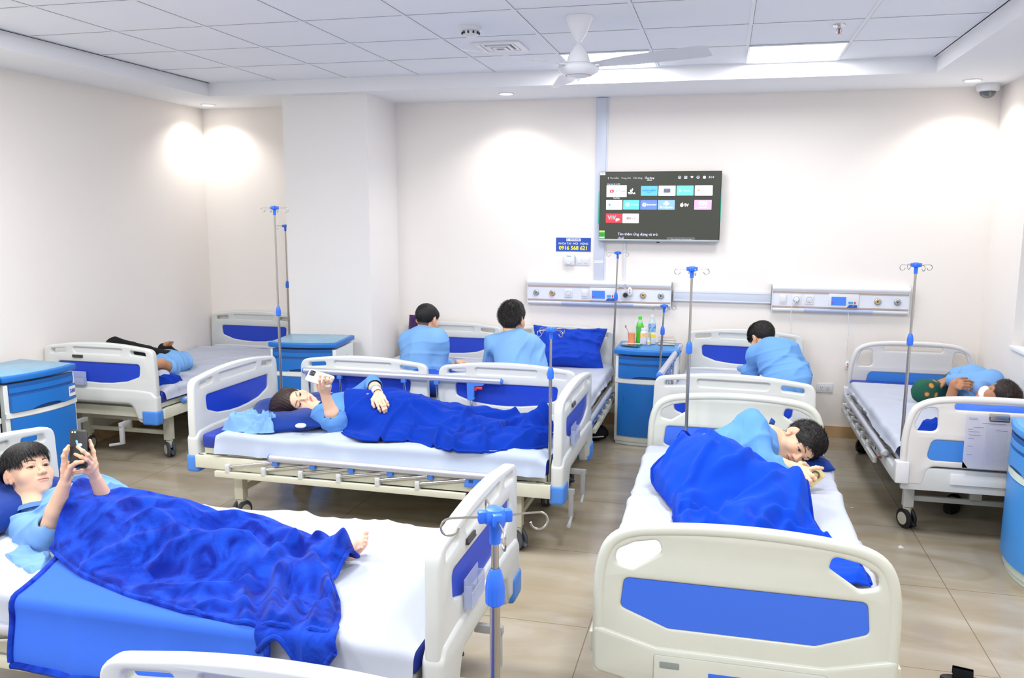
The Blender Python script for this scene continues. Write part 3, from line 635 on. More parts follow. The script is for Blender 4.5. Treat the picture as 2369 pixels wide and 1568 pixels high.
def side_rail(parent, side, L, raised, pm=None, style='A'):
    """guard rail along one long side; side = -1 or +1 (local y)"""
    cb = clampb if style == 'A' else greyp; y = side*.492
    xa, xb = -L/2+.20, L/2-.50        # fixed lower bar
    o = MB(); o.box(xa, xb, y-.012, y+.012, .300, .332, .002); rail = o.build('guard_rail', steel if style != 'C' else steelw, parent)
    n = 6; st = (xb-xa-.12)/n
    xs_ = [xa+.08+k*st for k in range(n)]
    dx, zt = (.0, .715) if raised else (.295, .418)
    if raised: dx = -.02
    tx0, tx1 = xs_[0]+dx-.03, xs_[-1]+dx+.10+.10
    y2 = y-side*.006
    o = MB(); o.tube([(tx0, y2, zt+.012), (tx1, y2, zt+.012)], .0215, 16); tr = o.build('top_rail', alu, rail)
    o = MB(); o.tube([(tx0-.012, y2, zt+.012), (tx0, y2, zt+.012)], [.016, .0225], 16); o.build('rail_end_cap', cb, tr)
    o = MB(); o.tube([(tx1, y2, zt+.012), (tx1+.012, y2, zt+.012)], [.0225, .012], 16); o.build('rail_end_cap', cb, tr)
    for k, x in enumerate(xs_):
        q = MB(); q.box(x-.012, x+.012, y-.014, y+.014, .33, .375, .002); q.tube([(x, y-.0155, .36), (x, y+.0155, .36)], .004, 8); q.build('rail_bracket', steelw, rail)
        q = MB(); q.tube([(x, y, .36), (x+dx, y2, zt-.01)], .0085, 10); q.build('rail_post', chrome, rail)
        if k < n-1 or not raised:
            q = MB(); q.box(x+dx-.016, x+dx+.016, y2-.014, y2+.014, zt-.030, zt+.002, .004); q.build('rail_clamp', cb, rail)
    x = xs_[-1]+dx
    if raised:
        q = MB(); q.plate(rpoly([(x-.022, zt), (x+.10, zt), (x+.085, zt-.022), (x+.03, zt-.028), (x+.024, zt-.10), (x+.03, zt-.108), (x+.015, zt-.12), (x-.018, zt-.12)], .005), [], .028, .004, lambda u, v, w: (u, y2+w, v)); h = q.build('latch', cb, rail)
        q = MB(); q.tube([(x+.032, y2-side*0, zt-.052), (x+.04, y2, zt-.038), (x+.078, y2, zt-.038)], .011, 8); q.build('release_trigger', redp, rail)
    else:
        q = MB(); q.plate(rpoly([(x-.03, zt-.005), (x+.09, zt-.005), (x+.075, zt-.045), (x-.04, zt-.05)], .006), [], .028, .004, lambda u, v, w: (u, y2+w, v)); q.build('latch', cb, rail)
        q = MB(); q.tube([(x+.02, y2, zt-.055), (x+.055, y2, zt-.05)], .011, 8); q.build('release_trigger', redp, rail)
    return rail
def bed(name_label, cx, cy, rz, L=2.08, kind='A', rails=((-1, 0), (1, 1)), holder=(), crank=True, wheel_rot=.35, label2=None):
    """x local runs head (-) to foot (+)"""
    t = empty('hospital_bed', (cx, cy, 0), rz, name_label, 'hospital bed')
    pm, im, fm = {'A': (plast, inlay, steel), 'B': (plast2, inlay_lit, steel), 'C': (plast3, inlay2, steelw)}[kind]
    h = L/2-.03
    endboard(kind, t, 'headboard', -h, -1, pm, im); fb = endboard(kind, t, 'footboard', h, 1, pm, im)
    b = MB()
    for s in (-1, 1): b.box(-h+.03, h-.03, s*.455-.02, s*.455+.02, .335, .405, .004)
    for x in (-h+.05, h-.05): b.box(x-.02, x+.02, -.455, .455, .335, .405, .004)
    for x in (-.45, 0, .45): b.box(x-.015, x+.015, -.44, .44, .345, .385)
    b.build('frame', fm, t)
    b = MB()
    for x0, x1 in ((-h+.06, -.32), (-.31, .12), (.13, h-.06)): b.box(x0, x1, -.425, .425, .405, .440, .005)
    b.build('deck_panel', fm, t)
    lx = L/2-.26
    for sx in (-1, 1):
        b = MB()
        for s in (-1, 1): pass
        b.box(sx*lx-.014, sx*lx+.014, -.34, .34, .255, .29, .003); b.box(sx*lx-.012, sx*lx+.012, -.34, .34, .165, .195, .003)
        b.box(sx*lx-.045*sx*0-.012, sx*lx+.012, -.03, .03, .19, .26)
        b.build('crossbar', fm, t)
        for s in (-1, 1):
            b = MB(); b.box(sx*lx-.027, sx*lx+.027, s*.345-.027, s*.345+.027, .128, .36, .004); lg = b.build('leg', fm, t)
            caster(sx*lx, s*.345, .12, lg, wheel_rot*s+.6*sx, black=(kind == 'C'))
    for s, up in rails: side_rail(t, s, L, up, style=kind)
    if kind == 'A' and crank:
        for k, yy in enumerate((-.20, .16)):
            b = MB(); b.box(h-.06, h+.045, yy-.012, yy+.012, .275, .305, .003); b.box(h+.015, h+.04, yy-.014, yy+.014, .15, .30, .004); b.tube([(h+.03, yy, .155), (h+.035, yy-.10, .135)], [.009, .011], 10); b.build('crank_handle', greyp, t)
    if kind == 'C':
        b = MB(); b.box(h-.022, h+.024, -.20, .10, .345, .405, .006); b.build('control_panel', whitep, t)
        b = MB(); b.box(h-.02, h+.012, -.44, .44, .30, .425, .006); b.build('end_beam', steelw, t)
        for sx in (-1, 1):
            for s in (-1, 1):
                b = MB(); b.box(sx*h-.04, sx*h+.035, s*.44-.035, s*.44+.035, .335, .455, .012); b.build('corner_cover', whitep, t)
        b = MB(); b.box(h+.012, h+.014, .20, .28, .33, .385); b.build('rating_plate', mat('plate_grey', 'a8b0b8', .4), t)
    if kind == 'B':
        b = MB(); b.box(h+.018, h+.032, -.26, .26, .21, .385, .01); cp = b.build('crank_cover', plast2, t)
        b = MB(); b.box(h+.031, h+.0335, -.09, .09, .30, .345, 0); b.build('cover_label', mat('cover_blue', '2f6fe8', .4), cp)
        for s in (-1, 1):
            b = MB(); b.box(h+.0315, h+.0345, s*.21-.03, s*.21+.03, .345, .365, .002); b.build('latch_window', mat('latch_dark', '8b9594', .3), cp)
    if 'chart' in holder:
        c = MB(); X = h+.028
        c.box(X, X+.003, -.24, -.10, .565, .655); c.box(X+.022, X+.025, -.24, -.10, .565, .612); c.box(X, X+.025, -.24, -.10, .563, .566); c.box(X, X+.025, -.24, -.237, .565, .635); c.box(X, X+.025, -.103, -.10, .565, .635)
        c.build('chart_holder', mat('clear_plastic', 'c4d0f0', .15, alpha=.45), t)
    if 'clip' in holder:
        c = MB(); X = h+.023; c.box(X, X+.008, -.205, -.12, .752, .772, .003); c.tube([(X+.006, -.2, .756), (X+.006, -.125, .756)], .005, 8); c.build('bulldog_clip', mat('clip_dark', '4a4440', .35, metal=.5), t)
    return t
BED = {}
L0 = 2.08
BED['b1'] = bed('white hospital bed along the left wall with a boy in black trousers', -4.20, 5.88, PI/2*-1, 2.06, rails=((1, 0),), holder=('chart', 'clip'))
BED['b2'] = bed('white hospital bed in the middle with a woman lying under a blanket', -1.815, 4.445, -.012, 2.17, rails=((-1, 0), (1, 1)), holder=('chart', 'clip'), wheel_rot=1.2)
BED['b3'] = bed('foreground white hospital bed with a boy raising a black phone', -1.80, 2.53, -.005, 2.16, rails=((-1, 0),), holder=('chart', 'clip'))
BED['b4'] = bed('nearest white hospital bed, only its board showing at the bottom left edge', -.80, .375, PI/2, 2.1, rails=())
BED['b5'] = bed('white hospital bed by the pillar with a dark purple cushion at its head', -2.26, 5.925, -PI/2, 1.93, rails=())
BED['b6'] = bed('white hospital bed against the back wall holding a plump blue pillow', -1.29, 5.925, -PI/2, 1.93, rails=((1, 0),), crank=False)
for k_ in ('b5', 'b6'): BED[k_].scale = (1, 1, .966)
BED['b7'] = bed('white hospital bed beside the nightstand numbered 582', .145, 5.82, -PI/2-.055, 2.07, rails=((-1, 1),))
BED['b8'] = bed('cream hospital bed in front with a young man curled on his side', .10, 3.50, -PI/2, 2.04, kind='B', rails=())
BED['b9'] = bed('white hospital bed in the right corner with light blue board inlays', 1.425, 5.72, -PI/2, 2.08, kind='C', rails=((-1, 0),), wheel_rot=.1)
for s in (-.478, .478):      # low side strips of the cream bed
    b = MB(); b.box(-.55, .55, s-.012, s+.012, .36, .385, .004); b.build('side_bar', plast2, BED['b8'])
# ---------------------------------------------------------------- mattresses and sheets
def bedmat(key): 
    o = BED[key]; return Matrix.Translation(o.location)@Matrix.Rotation(o.rotation_euler.z, 4, 'Z')
def mattress(key, x0, x1, lab, m=mattb, w=.44, z0=.441, z1=.522):
    b = MB(); b.box(x0, x1, -w, w, z0, z1, .022, 3); o = b.build('mattress', m); o.matrix_world = bedmat(key); return tag(o, lab, 'mattress')
def sheet(key, x0, x1, lab, wr=.012, drop=(.47, .47), seed=1, color=sheetm, dirn=0, zt=.524, edge=.45, sag=0):
    """bed sheet: top plus falling sides with wrinkles; dirn: 0 = creases across, 1 = along"""
    nx = int((x1-x0)/.014); prof = []
    zb0, zb1 = drop
    arc = .03
    for z in np.linspace(zb0, zt-arc, 7): prof.append((-edge, z, 1.))
    for k in range(1, 6): a = PI/2*k/6; prof.append((-edge+arc*(1-math.cos(a)), zt-arc+arc*math.sin(a), 1.))
    for y in np.linspace(-edge+arc, edge-arc, 62): prof.append((y, zt, 0.))
    for k in range(5, 0, -1): a = PI/2*k/6; prof.append((edge-arc*(1-math.cos(a)), zt-arc+arc*math.sin(a), -1.))
    for z in np.linspace(zt-arc, zb1, 7): prof.append((edge, z, -1.))
    P = np.zeros((nx+1, len(prof), 3)); X = np.linspace(x0, x1, nx+1)[:, None]; pr = np.array(prof)
    Y = pr[None, :, 0]+0*X; Z = pr[None, :, 1]+0*X; sd = pr[None, :, 2]+0*X; X = X+0*Y
    a, b_ = (3.2, 1.3) if dirn == 0 else (1.3, 3.2)
    r = ridge((X+.35*Y)*a, (Y-.2*X)*b_, seed); r2 = ridge(X*a*2.3, Y*b_*2.1+X, seed+5); r3 = vnoise(X*2+seed, Y*2)
    hgt = .004+np.maximum(wr*(r*1.1+r2*.45)+wr*.25*r3, 0)
    top = (sd == 0)
    fade = np.minimum(1, np.minimum(X-x0, x1-X)/.05)
    Z = Z+np.where(top, hgt, hgt*sstep(zb0, zt, Z))*fade
    low = 1-sstep(zb0-.02, zt-.02, Z)
    Y = Y-np.sign(sd)*np.where(top, 0, (.004+.016*low*(.6+ridge(X*4.5, sd+seed, seed+2)))+hgt*.35)
    Z = Z+np.where(top, 0, low*.018*vnoise(X*2.2+seed, sd*3+.1))
    P[..., 0] = X; P[..., 1] = Y; P[..., 2] = Z
    b = MB(); b.grid(P); o = b.build('bed_sheet', color, angle=None); o.matrix_world = bedmat(key)
    return tag(o, lab, 'bed sheet')
mattress('b1', -.97, .95, 'blue mattress on the bed along the left wall'); sheet('b1', -.90, .93, 'rumpled pale sheet on the bed along the left wall', .02, seed=3, color=mat('sheet_grey', 'b6bccb', .8, spec=.15, bump=.25, bscale=350, bdist=.001))
mattress('b2', -1.0, 1.0, 'dark blue mattress under the woman, its corner bare at the head'); sheet('b2', -.90, 1.0, 'pale blue-white sheet pulled over the middle bed', .024, drop=(.43, .46), seed=8, color=mat('sheet_pale', 'b1bdd2', .8, spec=.15, bump=.25, bscale=350, bdist=.001), dirn=1)
mattress('b3', -1.0, 1.0, 'blue mattress of the foreground bed with the boy'); sheet('b3', -.97, 1.0, 'smooth white sheet on the foreground bed with the boy', .014, drop=(.42, .47), seed=2, edge=.462)
mattress('b4', -.97, .97, 'blue mattress of the nearest bed, out of view'); 
mattress('b5', -.90, .90, 'dark blue mattress of the bed by the pillar'); sheet('b5', -.84, .89, 'white sheet on the bed by the pillar', .010, seed=5)
mattress('b6', -.90, .90, 'blue mattress under the plump blue pillow'); sheet('b6', -.88, .89, 'white sheet on the bed with the plump blue pillow', .014, seed=6)
mattress('b7', -.97, .96, 'blue mattress of the bed beside the nightstand numbered 582'); sheet('b7', -.95, .95, 'white sheet on the bed beside the nightstand numbered 582', .010, seed=7)
mattress('b8', -.93, .90, 'blue mattress under the curled young man', w=.43); sheet('b8', -.92, .91, 'white sheet tucked over the cream bed', .016, drop=(.45, .45), seed=9, edge=.452)
mattress('b9', -.97, .97, 'dark blue mattress of the right corner bed, bare at its head'); sheet('b9', -.84, .96, 'creased white sheet on the right corner bed', .022, seed=10, dirn=0)
# ---------------------------------------------------------------- drip poles
def iv_pole(x, y, z0, zt, zc, label, lean=(0, 0), rot=.3, hub_s=1., hooks=4):
    t = empty('drip_pole', (x, y, z0), 0, label, 'drip stand', 'telescopic drip poles'); H = zt-z0; C = zc-z0
    p = lambda z: (lean[0]*z/H, lean[1]*z/H, z)
    b = MB(); b.tube([p(0), p(C)], .0088, 16); b.build('lower_tube', steelp, t)
    b = MB(); b.tube([p(C), p(H)], .0064, 14); b.build('upper_tube', steelp, t)
    b = MB(); q = Vector(p(C)); prof = [(.010, -.035), (.0148, -.031), (.0150, -.004), (.0142, .012), (.010, .026), (.007, .030)]
    n = 32; rings = [[b.bm.verts.new(q+Vector(((r+(.0012*(k % 2) if i in (1, 2) else 0))*math.cos(2*PI*k/n), (r+(.0012*(k % 2) if i in (1, 2) else 0))*math.sin(2*PI*k/n), z))) for k in range(n)] for i, (r, z) in enumerate(prof)]
    for A, B in zip(rings, rings[1:]):
        for k in range(n): b.bm.faces.new((A[k], A[(k+1) % n], B[(k+1) % n], B[k]))
    b.build('collar', mat('knob_blue', '2e6fe6', .35), t)
    b = MB(); q = Vector(p(H)); b.lathe([(.0095, -.045), (.0100, -.010), (.011, -.008)], q, 16); b.lathe([(0, -.011), (.016, -.011), (.019, -.006), (.019, .006), (.015, .013), (0, .016)], q, 16)
    for k in range(4):
        a = rot+PI/2*k; b.box(-.009, .009, -.008, .008, -.010, .010, .003, rot=Matrix.Rotation(a, 3, 'Z'))
        b.bm.verts.ensure_lookup_table(); isl = b.bm.verts[-1]; st = [isl]; seen = {isl}
        while st:
            v = st.pop()
            for e in v.link_edges:
                w = e.other_vert(v)
                if w not in seen: seen.add(w); st.append(w)
        for v in seen: v.co += q+Vector((.019*math.cos(a), .019*math.sin(a), .001))
    b.build('hook_hub', mat('knob_blue', '2e6fe6', .35), t)
    for k in range(hooks):
        a = rot+PI/2*k; pts = []
        for u, z in [(.02, .0), (.05, .002), (.074, .002)]+[(.074+.0145*math.sin(s), -.0125+.0145*math.cos(s)) for s in np.linspace(.2, 4.6, 14)]:
            pts.append(q+Vector((u*math.cos(a), u*math.sin(a), z)))
        b = MB(); b.tube(pts, .0019, 8); b.build('hook', steelp, t)
    return t
iv_pole(-.812, 4.02, .37, 1.19, .975, 'drip pole clamped to the near corner of the middle bed foot', rot=.9)
iv_pole(-.147, 4.33, .44, 1.485, 1.085, 'tall drip pole behind the head of the cream bed', rot=.25)
iv_pole(.995, 4.80, .40, 1.50, 1.105, 'drip pole at the foot corner of the right corner bed', lean=(.005, 0), rot=.3)
iv_pole(-.842, 6.72, .36, 1.455, 1.108, 'drip pole standing left of the nightstand numbered 582', lean=(.025, 0), rot=.2)
iv_pole(-.425, 6.12, .36, 1.10, .925, 'short leaning drip pole in front of the nightstand numbered 582', lean=(.028, 0), rot=.3)
iv_pole(-2.832, 4.93, .37, 1.79, 1.121, 'tallest drip pole behind the woman beside her headboard', rot=.25)
iv_pole(-3.806, 6.80, .36, 1.645, 1.127, 'thin drip pole by the pillar at the head of the left bed', rot=.5, hooks=3)
iv_pole(-.342, 1.25, .36, 1.268, 1.150, 'blurred near drip pole in the foreground centre', rot=.45)

# ================================================================ nightstands
def nightstand(x, y, rz, w, d, h, label, body=lipm, blue=cabb, top=None, number=None, open_=0, side=True):
    t = empty('nightstand', (x, y, 0), rz, label, 'nightstand'); W = w/2; Dp = d/2; bow = .045
    fy = lambda u, off=0: -Dp-off-bow*(1-(u/W)**2)
    def outline(off=0, back=0):
        n = 16; return [(W*(1-2*i/n)*(1+off/W), fy(W*(1-2*i/n), off)) for i in range(n+1)]+[(-W-off, Dp+back), (W+off, Dp+back)]
    b = MB(); b.plate(outline(-.006), [], h-.09, .003, lambda u, v, w_: (u, v, w_+(h-.09)/2+.03)); b.build('cabinet_body', body, t)
    b = MB(); b.plate(outline(-.015), [], .035, .002, lambda u, v, w_: (u, v, w_+.0185)); b.build('plinth', body, t)
    b = MB(); b.plate(outline(.006, .004), [], .038, .008, lambda u, v, w_: (u, v, w_+h-.025)); tp = b.build('top_slab', blue, t)
    b = MB(); b.plate([(q[0]*.955, q[1]*.955) for q in outline(0)], [], .004, .001, lambda u, v, w_: (u, v, w_+h-.005)); b.build('top_inset', top or blue, tp)
    def front(name, z0, z1, off, m, mg=.030, th=.012, parent=t, cut=0):
        b = MB(); n = 16; us = np.linspace(-W+mg, W-mg, n+1); nz = 8 if cut else 1
        P = []
        for u in us:
            zz0 = z0+ (cut*max(0, 1-(u/.10)**2)**.5 if cut and abs(u) < .10 else 0)
            P.append([(u, fy(u, off-th), zz0), (u, fy(u, off), zz0), (u, fy(u, off), z1), (u, fy(u, off-th), z1)])
        V = b.grid(P); b.bm.faces.new(V[0]); b.bm.faces.new(V[-1][::-1]); return b.build(name, m, parent)
    front('recess_shadow_panel', h-.125, h-.055, .001, mat('niche_shade_blue', '12559c', .5))  # no niche is cut; its shade is painted as a darker blue panel
    dr = front('pull_tray', h-.110, h-.080, .004, blue)
    dr = front('drawer', h-.225, h-.128, .006+open_, blue, cut=.020, th=.012+open_)
    front('drawer_grip', h-.228, h-.200, -.004+open_, mat('grip_dark', '0d4179', .6), mg=W-.10)
    front('middle_strip', h-.262, h-.232, .003, body, mg=.004, th=.01)
    dd = front('door', .075, h-.268, .006, blue)
    b = MB(); n = 14; hx = -W+.075; P = []
    for i in range(n+1):
        a = -PI/2+PI*i/n; P.append([(hx, fy(hx, .0065), .36), (hx+.024*math.cos(a), fy(hx, .0065), .36+.034*math.sin(a))])
    b.grid(P); b.build('door_grip', mat('grip_dark', '0d4179', .6), dd)
    if side:
        for s in (-1, 1):
            b = MB(); b.box(s*(W-.006)-.002, s*(W-.006)+.002, -.09, .06, h-.145, h-.14); b.box(s*(W-.006)-.002, s*(W-.006)+.002, .07, .078, h-.17, h-.13); b.build('towel_rail', mat('rail_light', 'c8d0d0', .4), t)
    if number:
        u = W-.068; yy = fy(u, .0075+open_); sl = math.atan2(2*bow*u/W**2, 1)
        M4 = Matrix.Translation((u, yy-.001, h-.172))@Matrix.Rotation(sl, 4, 'Z')
        b = MB(); b.box(-.032, .032, -.001, .001, -.032, .032); o = b.build('number_label', whitep, t); o.matrix_local = M4
        text(number, .036, Matrix.Translation((0, -.0016, 0))@XR90, mat('ink_navy', '1c3f9a', .5), o, 'number', bold=.015)
    return t
ns1 = nightstand(-.530, 6.49, .0, .475, .42, .752, 'blue nightstand numbered 582, with bottles and books on top', number='582', top=mat('cab_top_blue', '2b7fc4', .3))
ns2 = nightstand(-3.13, 5.955, .13, .53, .44, .785, 'blue nightstand with a glossy empty top in front of the pillar', top=cabt)
ns3 = nightstand(-4.335, 4.27, PI/2-.10, .52, .46, .79, 'blue nightstand numbered 580 by the left wall', top=cabt, number='580', open_=.012)
ns4 = nightstand(-4.33, 3.67, PI/2-.08, .52, .46, .79, 'blue nightstand cut by the left edge of the picture, coloured lighter as lit', blue=mat('cab_lit_blue', '4b8ee2', .35), top=cabt)  # lighter blue: the light on this cabinet is put into its colour
ns5 = nightstand(1.695, 4.38, -PI/2, .47, .44, .752, 'bright blue nightstand cut by the right edge of the picture', blue=cabl, top=mat('cab_top_light', '5aa6ea', .3), body=mat('rim_pale', 'd8e6dc', .35))
# ---------------------------------------------------------------- things on nightstand 582
ZT = .7535
t = empty('cup', (-.672, 6.55, ZT), 0, 'orange plastic cup holding a toothbrush', 'cup')
b = MB(); b.lathe([(0, .002), (.024, .002), (.025, .006), (.030, .075), (.0315, .080), (.029, .080), (.024, .008), (0, .006)], n=32); b.build('body', mat('cup_orange', 'ffa46e', .35, sss=.0), t)
t = empty('toothbrush', (-.672, 6.55, ZT+.01), 0, 'thin toothbrush with a red head leaning in the orange cup', 'toothbrush')
b = MB(); b.tube([(.012, 0, 0), (-.045, .0, .115)], .0025, 8); b.build('handle', mat('brush_grey', '9d9aa5', .4), t)
b = MB(); b.box(-.055, -.043, -.005, .005, .112, .132, .003); b.build('head', mat('brush_red', 'f0525a', .5), t)
def bottle(name, x, y, prof, liq, m, cap, capm, label, lab, parts=()):
    t = empty(name, (x, y, ZT), 0, lab, 'bottle'); b = MB(); b.lathe(prof, n=28); b.build('body', m, t)
    b = MB(); b.lathe(cap, n=24); b.build('cap', capm, t)
    for nm, pr, mm in parts: b = MB(); b.lathe(pr, n=28); b.build(nm, mm, t)
    return t
bottle('drink_bottle', -.612, 6.585, [(0, .001), (.024, .001), (.029, .01), (.030, .03), (.027, .06), (.030, .09), (.030, .135), (.022, .165), (.012, .185), (.012, .195)], 0, mat('drink_green', '4ccb1e', .2, coat=.5), [(.013, .190), (.0145, .190), (.0145, .212), (0, .213)], mat('cap_green', '4fe028', .4), '', 'bright green drink bottle with a green cap', [('label_band', [(.0306, .115), (.0306, .13)], mat('label_grey', '7d9a86', .5)), ('clear_neck', [(.0225, .165), (.0125, .187)], mat('bottle_clear', 'dfe8ea', .1, alpha=.5))])
bottle('water_bottle', -.520, 6.63, [(0, .001), (.026, .001), (.029, .008), (.029, .15), (.022, .178), (.0125, .198), (.0125, .206)], 0, mat('bottle_clear', 'dfe8ea', .1, alpha=.5), [(.014, .200), (.0155, .200), (.0155, .222), (0, .223)], whitep, '', 'clear water bottle with a blue patterned label and white cap', [('label_band', [(.0296, .09), (.0296, .15)], mat('label_blue', '2c7ed0', .4, col2='b9d8f4', nscale=45))])
bottle('pill_bottle', -.575, 6.52, [(0, .001), (.026, .001), (.028, .006), (.028, .09), (.022, .105), (.019, .108)], 0, whitep, [(.020, .106), (.022, .106), (.022, .128), (0, .129)], mat('cap_white', 'e6ebee', .3), '', 'white vitamin bottle with an orange fruit label', [('label_band', [(.0285, .055), (.0285, .09)], mat('label_orange', 'ffb13c', .4, col2='ffe9b8', nscale=60))])
t = empty('dropper_bottle', (-.532, 6.50, ZT), 0, 'tiny white dropper bottle with a yellow label', 'bottle')
b = MB(); b.lathe([(0, .001), (.011, .001), (.012, .004), (.012, .03), (.006, .036)], n=20); b.build('body', whitep, t)
b = MB(); b.lathe([(.007, .034), (.008, .036), (.0035, .058), (0, .06)], n=16); b.build('cap', whitep, t)
b = MB(); b.lathe([(.0124, .008), (.0124, .022)], n=20); b.build('label_band', mat('label_lemon', 'f6dd3a', .4), t)
t = empty('medicine_box', (-.505, 6.56, ZT), .3, 'small white and yellow medicine carton', 'box')
b = MB(); b.box(-.019, .019, -.012, .012, .0005, .088, .0008); b.build('carton', whitep, t)
b = MB(); b.box(-.0195, .0195, -.0125, .0125, .052, .078); b.build('yellow_band', mat('label_lemon', 'f6dd3a', .4), t)
b = MB(); P = [[(-.735+.14*u+.02*v, 6.49+.10*v-.02*u, ZT+.002+.004*(u*u)+.003*math.sin(5*v)) for v in np.linspace(0, 1, 8)] for u in np.linspace(0, 1, 10)]; b.grid(P)
bmesh.ops.solidify(b.bm, geom=b.bm.faces[:], thickness=.0012); tag(b.build('napkin', mat('paper_white', 'f1f1f4', .9)), 'white paper napkin under the orange cup', 'napkin')
t = empty('smartphone', (-.665, 6.40, ZT), .0, 'black smartphone lying face up at the cabinet edge', 'phone'); t.rotation_euler = (0, 0, -.30)
b = MB(); b.box(-.072, .072, -.034, .034, .0008, .009, .003); b.build('case', mat('phone_teal', '1d5f70', .3), t)
b = MB(); b.box(-.067, .067, -.030, .030, .0088, .0094); b.build('screen', mat('screen_black', '1c1a20', .06, spec=.9), t)
for k, (dx, a, c, lb) in enumerate(((0, .05, 'b9a89a', 'lowest worn paperback of the small stack on nightstand 582'), (.006, -.1, 'd6cfc4', 'middle pale paperback of the small stack on nightstand 582'), (-.004, .12, 'c9b3a6', 'topmost curling paperback of the small stack on nightstand 582'))):
    t = empty('paperback', (-.398+dx, 6.57, ZT+.001+.0185*k), a, lb, 'book', 'paperbacks on nightstand 582')
    b = MB(); b.box(-.062, .062, -.046, .046, .0005, .0155, .001); b.build('pages', mat('pages', 'e3ddca', .9), t)
    b = MB(); b.box(-.063, .063, -.047, .047, .0155, .0170, .0004); b.box(-.063, .063, -.047, .047, 0, .0012, .0004); b.build('cover', mat('cover%d' % k, c, .6, noise=.25, nscale=30), t)
# ---------------------------------------------------------------- things on the floor
t = empty('travel_bag', (-.94, 6.33, 0), .5, 'black bag on the floor between the back bed and nightstand 582', 'bag')
b = MB(); P = []
for i in range(13):
    a = PI*i/12; r = math.sin(a); P.append([(.13*r*math.copysign(abs(math.cos(q))**.7, math.cos(q)), .09*r*math.copysign(abs(math.sin(q))**.7, math.sin(q)), .065-.062*math.cos(a)+.006*math.sin(6*q)*r) for q in np.linspace(0, 2*PI, 29)])
b.grid(P); b.build('body', pants, t, weld=True)
b = MB(); b.tube([(-.06, -.02, .12), (-.05, -.03, .17), (.03, -.03, .18), (.06, -.02, .12)], .007, 8); b.build('strap', pants, t)
b = MB(); b.box(-.08, .06, -.102, -.09, .05, .056); b.build('reflective_strip', mat('strip_silver', 'c7ccd2', .3), t)
def sandal(x, y, rz, lab):
    t = empty('sandal', (x, y, 0), rz, lab, 'sandal', 'black sandals')
    b = MB(); o = [(.13*math.cos(a), (.045-.006*math.cos(a))*math.sin(a)) for a in np.linspace(0, 2*PI, 28)[:-1]]; b.plate(o, [], .022, .004, lambda u, v, w: (u, v, w+.0115)); b.build('sole', rubberb, t)
    b = MB(); P = [[(.02+.07*u, .047*math.cos(a), .018+.050*math.sin(a)) for a in np.linspace(0, PI, 12)] for u in (0, .5, 1)]; b.grid(P); bmesh.ops.solidify(b.bm, geom=b.bm.faces[:], thickness=.004); b.build('strap', pants, t)
sandal(1.00, 3.225, 2.9, 'black sandal with studded strap at the bottom right edge')
sandal(1.42, 5.35, 1.2, 'black sandal on the floor under the right corner bed')
for (x, y, r) in ((.98, 4.60, 0),):
    b = MB(); b.plate([(0, 0), (.028, .008), (.02, .045), (.003, .03)], [], .0006, 0, lambda u, v, w: (x+u, y+v, w+.0012)); tag(b.build('paper_scrap', whitep), 'small white paper scrap on the floor by the right bed', 'litter')
b = MB(); b.plate(rrect(0, .016, 0, .012, .002), [], .0006, 0, lambda u, v, w: (.82+u, 5.20+v, w+.0012)); tag(b.build('paper_scrap', whitep), 'tiny white scrap on the floor beside the cream bed', 'litter')
# paper chart on the right corner bed
fx0 = 5.72-1.04
t = empty('patient_chart', (1.360, 4.655, .665), 0, 'handwritten patient chart sheet clipped to the right bed board', 'chart')
b = MB(); P = [[(-.095+.215*u, -.005-.010*math.sin(PI*v)*u, .075-.285*v+.012*u*0) for v in np.linspace(0, 1, 9)] for u in np.linspace(0, 1, 9)]; b.grid(P); bmesh.ops.solidify(b.bm, geom=b.bm.faces[:], thickness=.0006); b.build('sheet', mat('paper_lilac', 'e9e9f6', .8), t)
b = MB()
for k in range(22): b.box(.0, .105, -.0165, -.0160, .018-.009*k, .0183-.009*k)
for k in range(10): b.box(.0+.0105*k, .0003+.0105*k, -.0165, -.0160, -.18, .018)
b.build('ruled_lines', mat('ink_pale', '9aa0bd', .8), t)
b = MB()
for (u0, u1, z) in ((-.085, -.045, .06), (-.085, -.04, .052), (-.02, .09, .035), (-.06, -.01, .012), (-.085, -.06, .0), (.045, .10, .0), (-.08, -.03, -.012), (-.08, -.02, -.03), (-.08, -.05, -.05), (-.08, -.055, -.09), (-.08, -.055, -.135)): b.box(u0, u1, -.0168, -.0160, z, z+.0018)
b.build('writing', mat('ink_slate', '5b6288', .7), t)
b = MB(); b.box(.01, .105, -.020, -.004, .058, .088, .003); b.build('clip', mat('clip_steel', 'b8b4b0', .25, metal=.8), t)
b = MB(); b.tube([(.012, -.018, .072), (.012, -.022, .052), (.103, -.022, .052), (.103, -.018, .072)], .003, 8); b.build('clip_spring', rubberb, t)
# purple cushion propped at the head of the bed by the pillar
b = MB(); P = []
for i in range(25):
    v = i/24*2-1; row = []
    for q in np.linspace(0, 2*PI, 49):
        cx_, sx_ = math.cos(q), math.sin(q); u = math.copysign(abs(cx_)**.45, cx_); th = math.copysign(abs(sx_)**.8, sx_)*.05*(1-abs(v)**4)**.5
        row.append((.115*u*(1-.04*v*v), th*(1-abs(u)**5*.7), .19*v))
    P.append(row)
b.grid(P); o = b.build('cushion', mat('purple_velvet', '3a1550', .9, sheen=.4, bump=.3, bscale=250), weld=True); o.location = (-2.52, 6.755, .70); o.rotation_euler = (-.10, .02, 0); tag(o, 'dark purple cushion propped against a headboard behind the left seated boy', 'cushion')
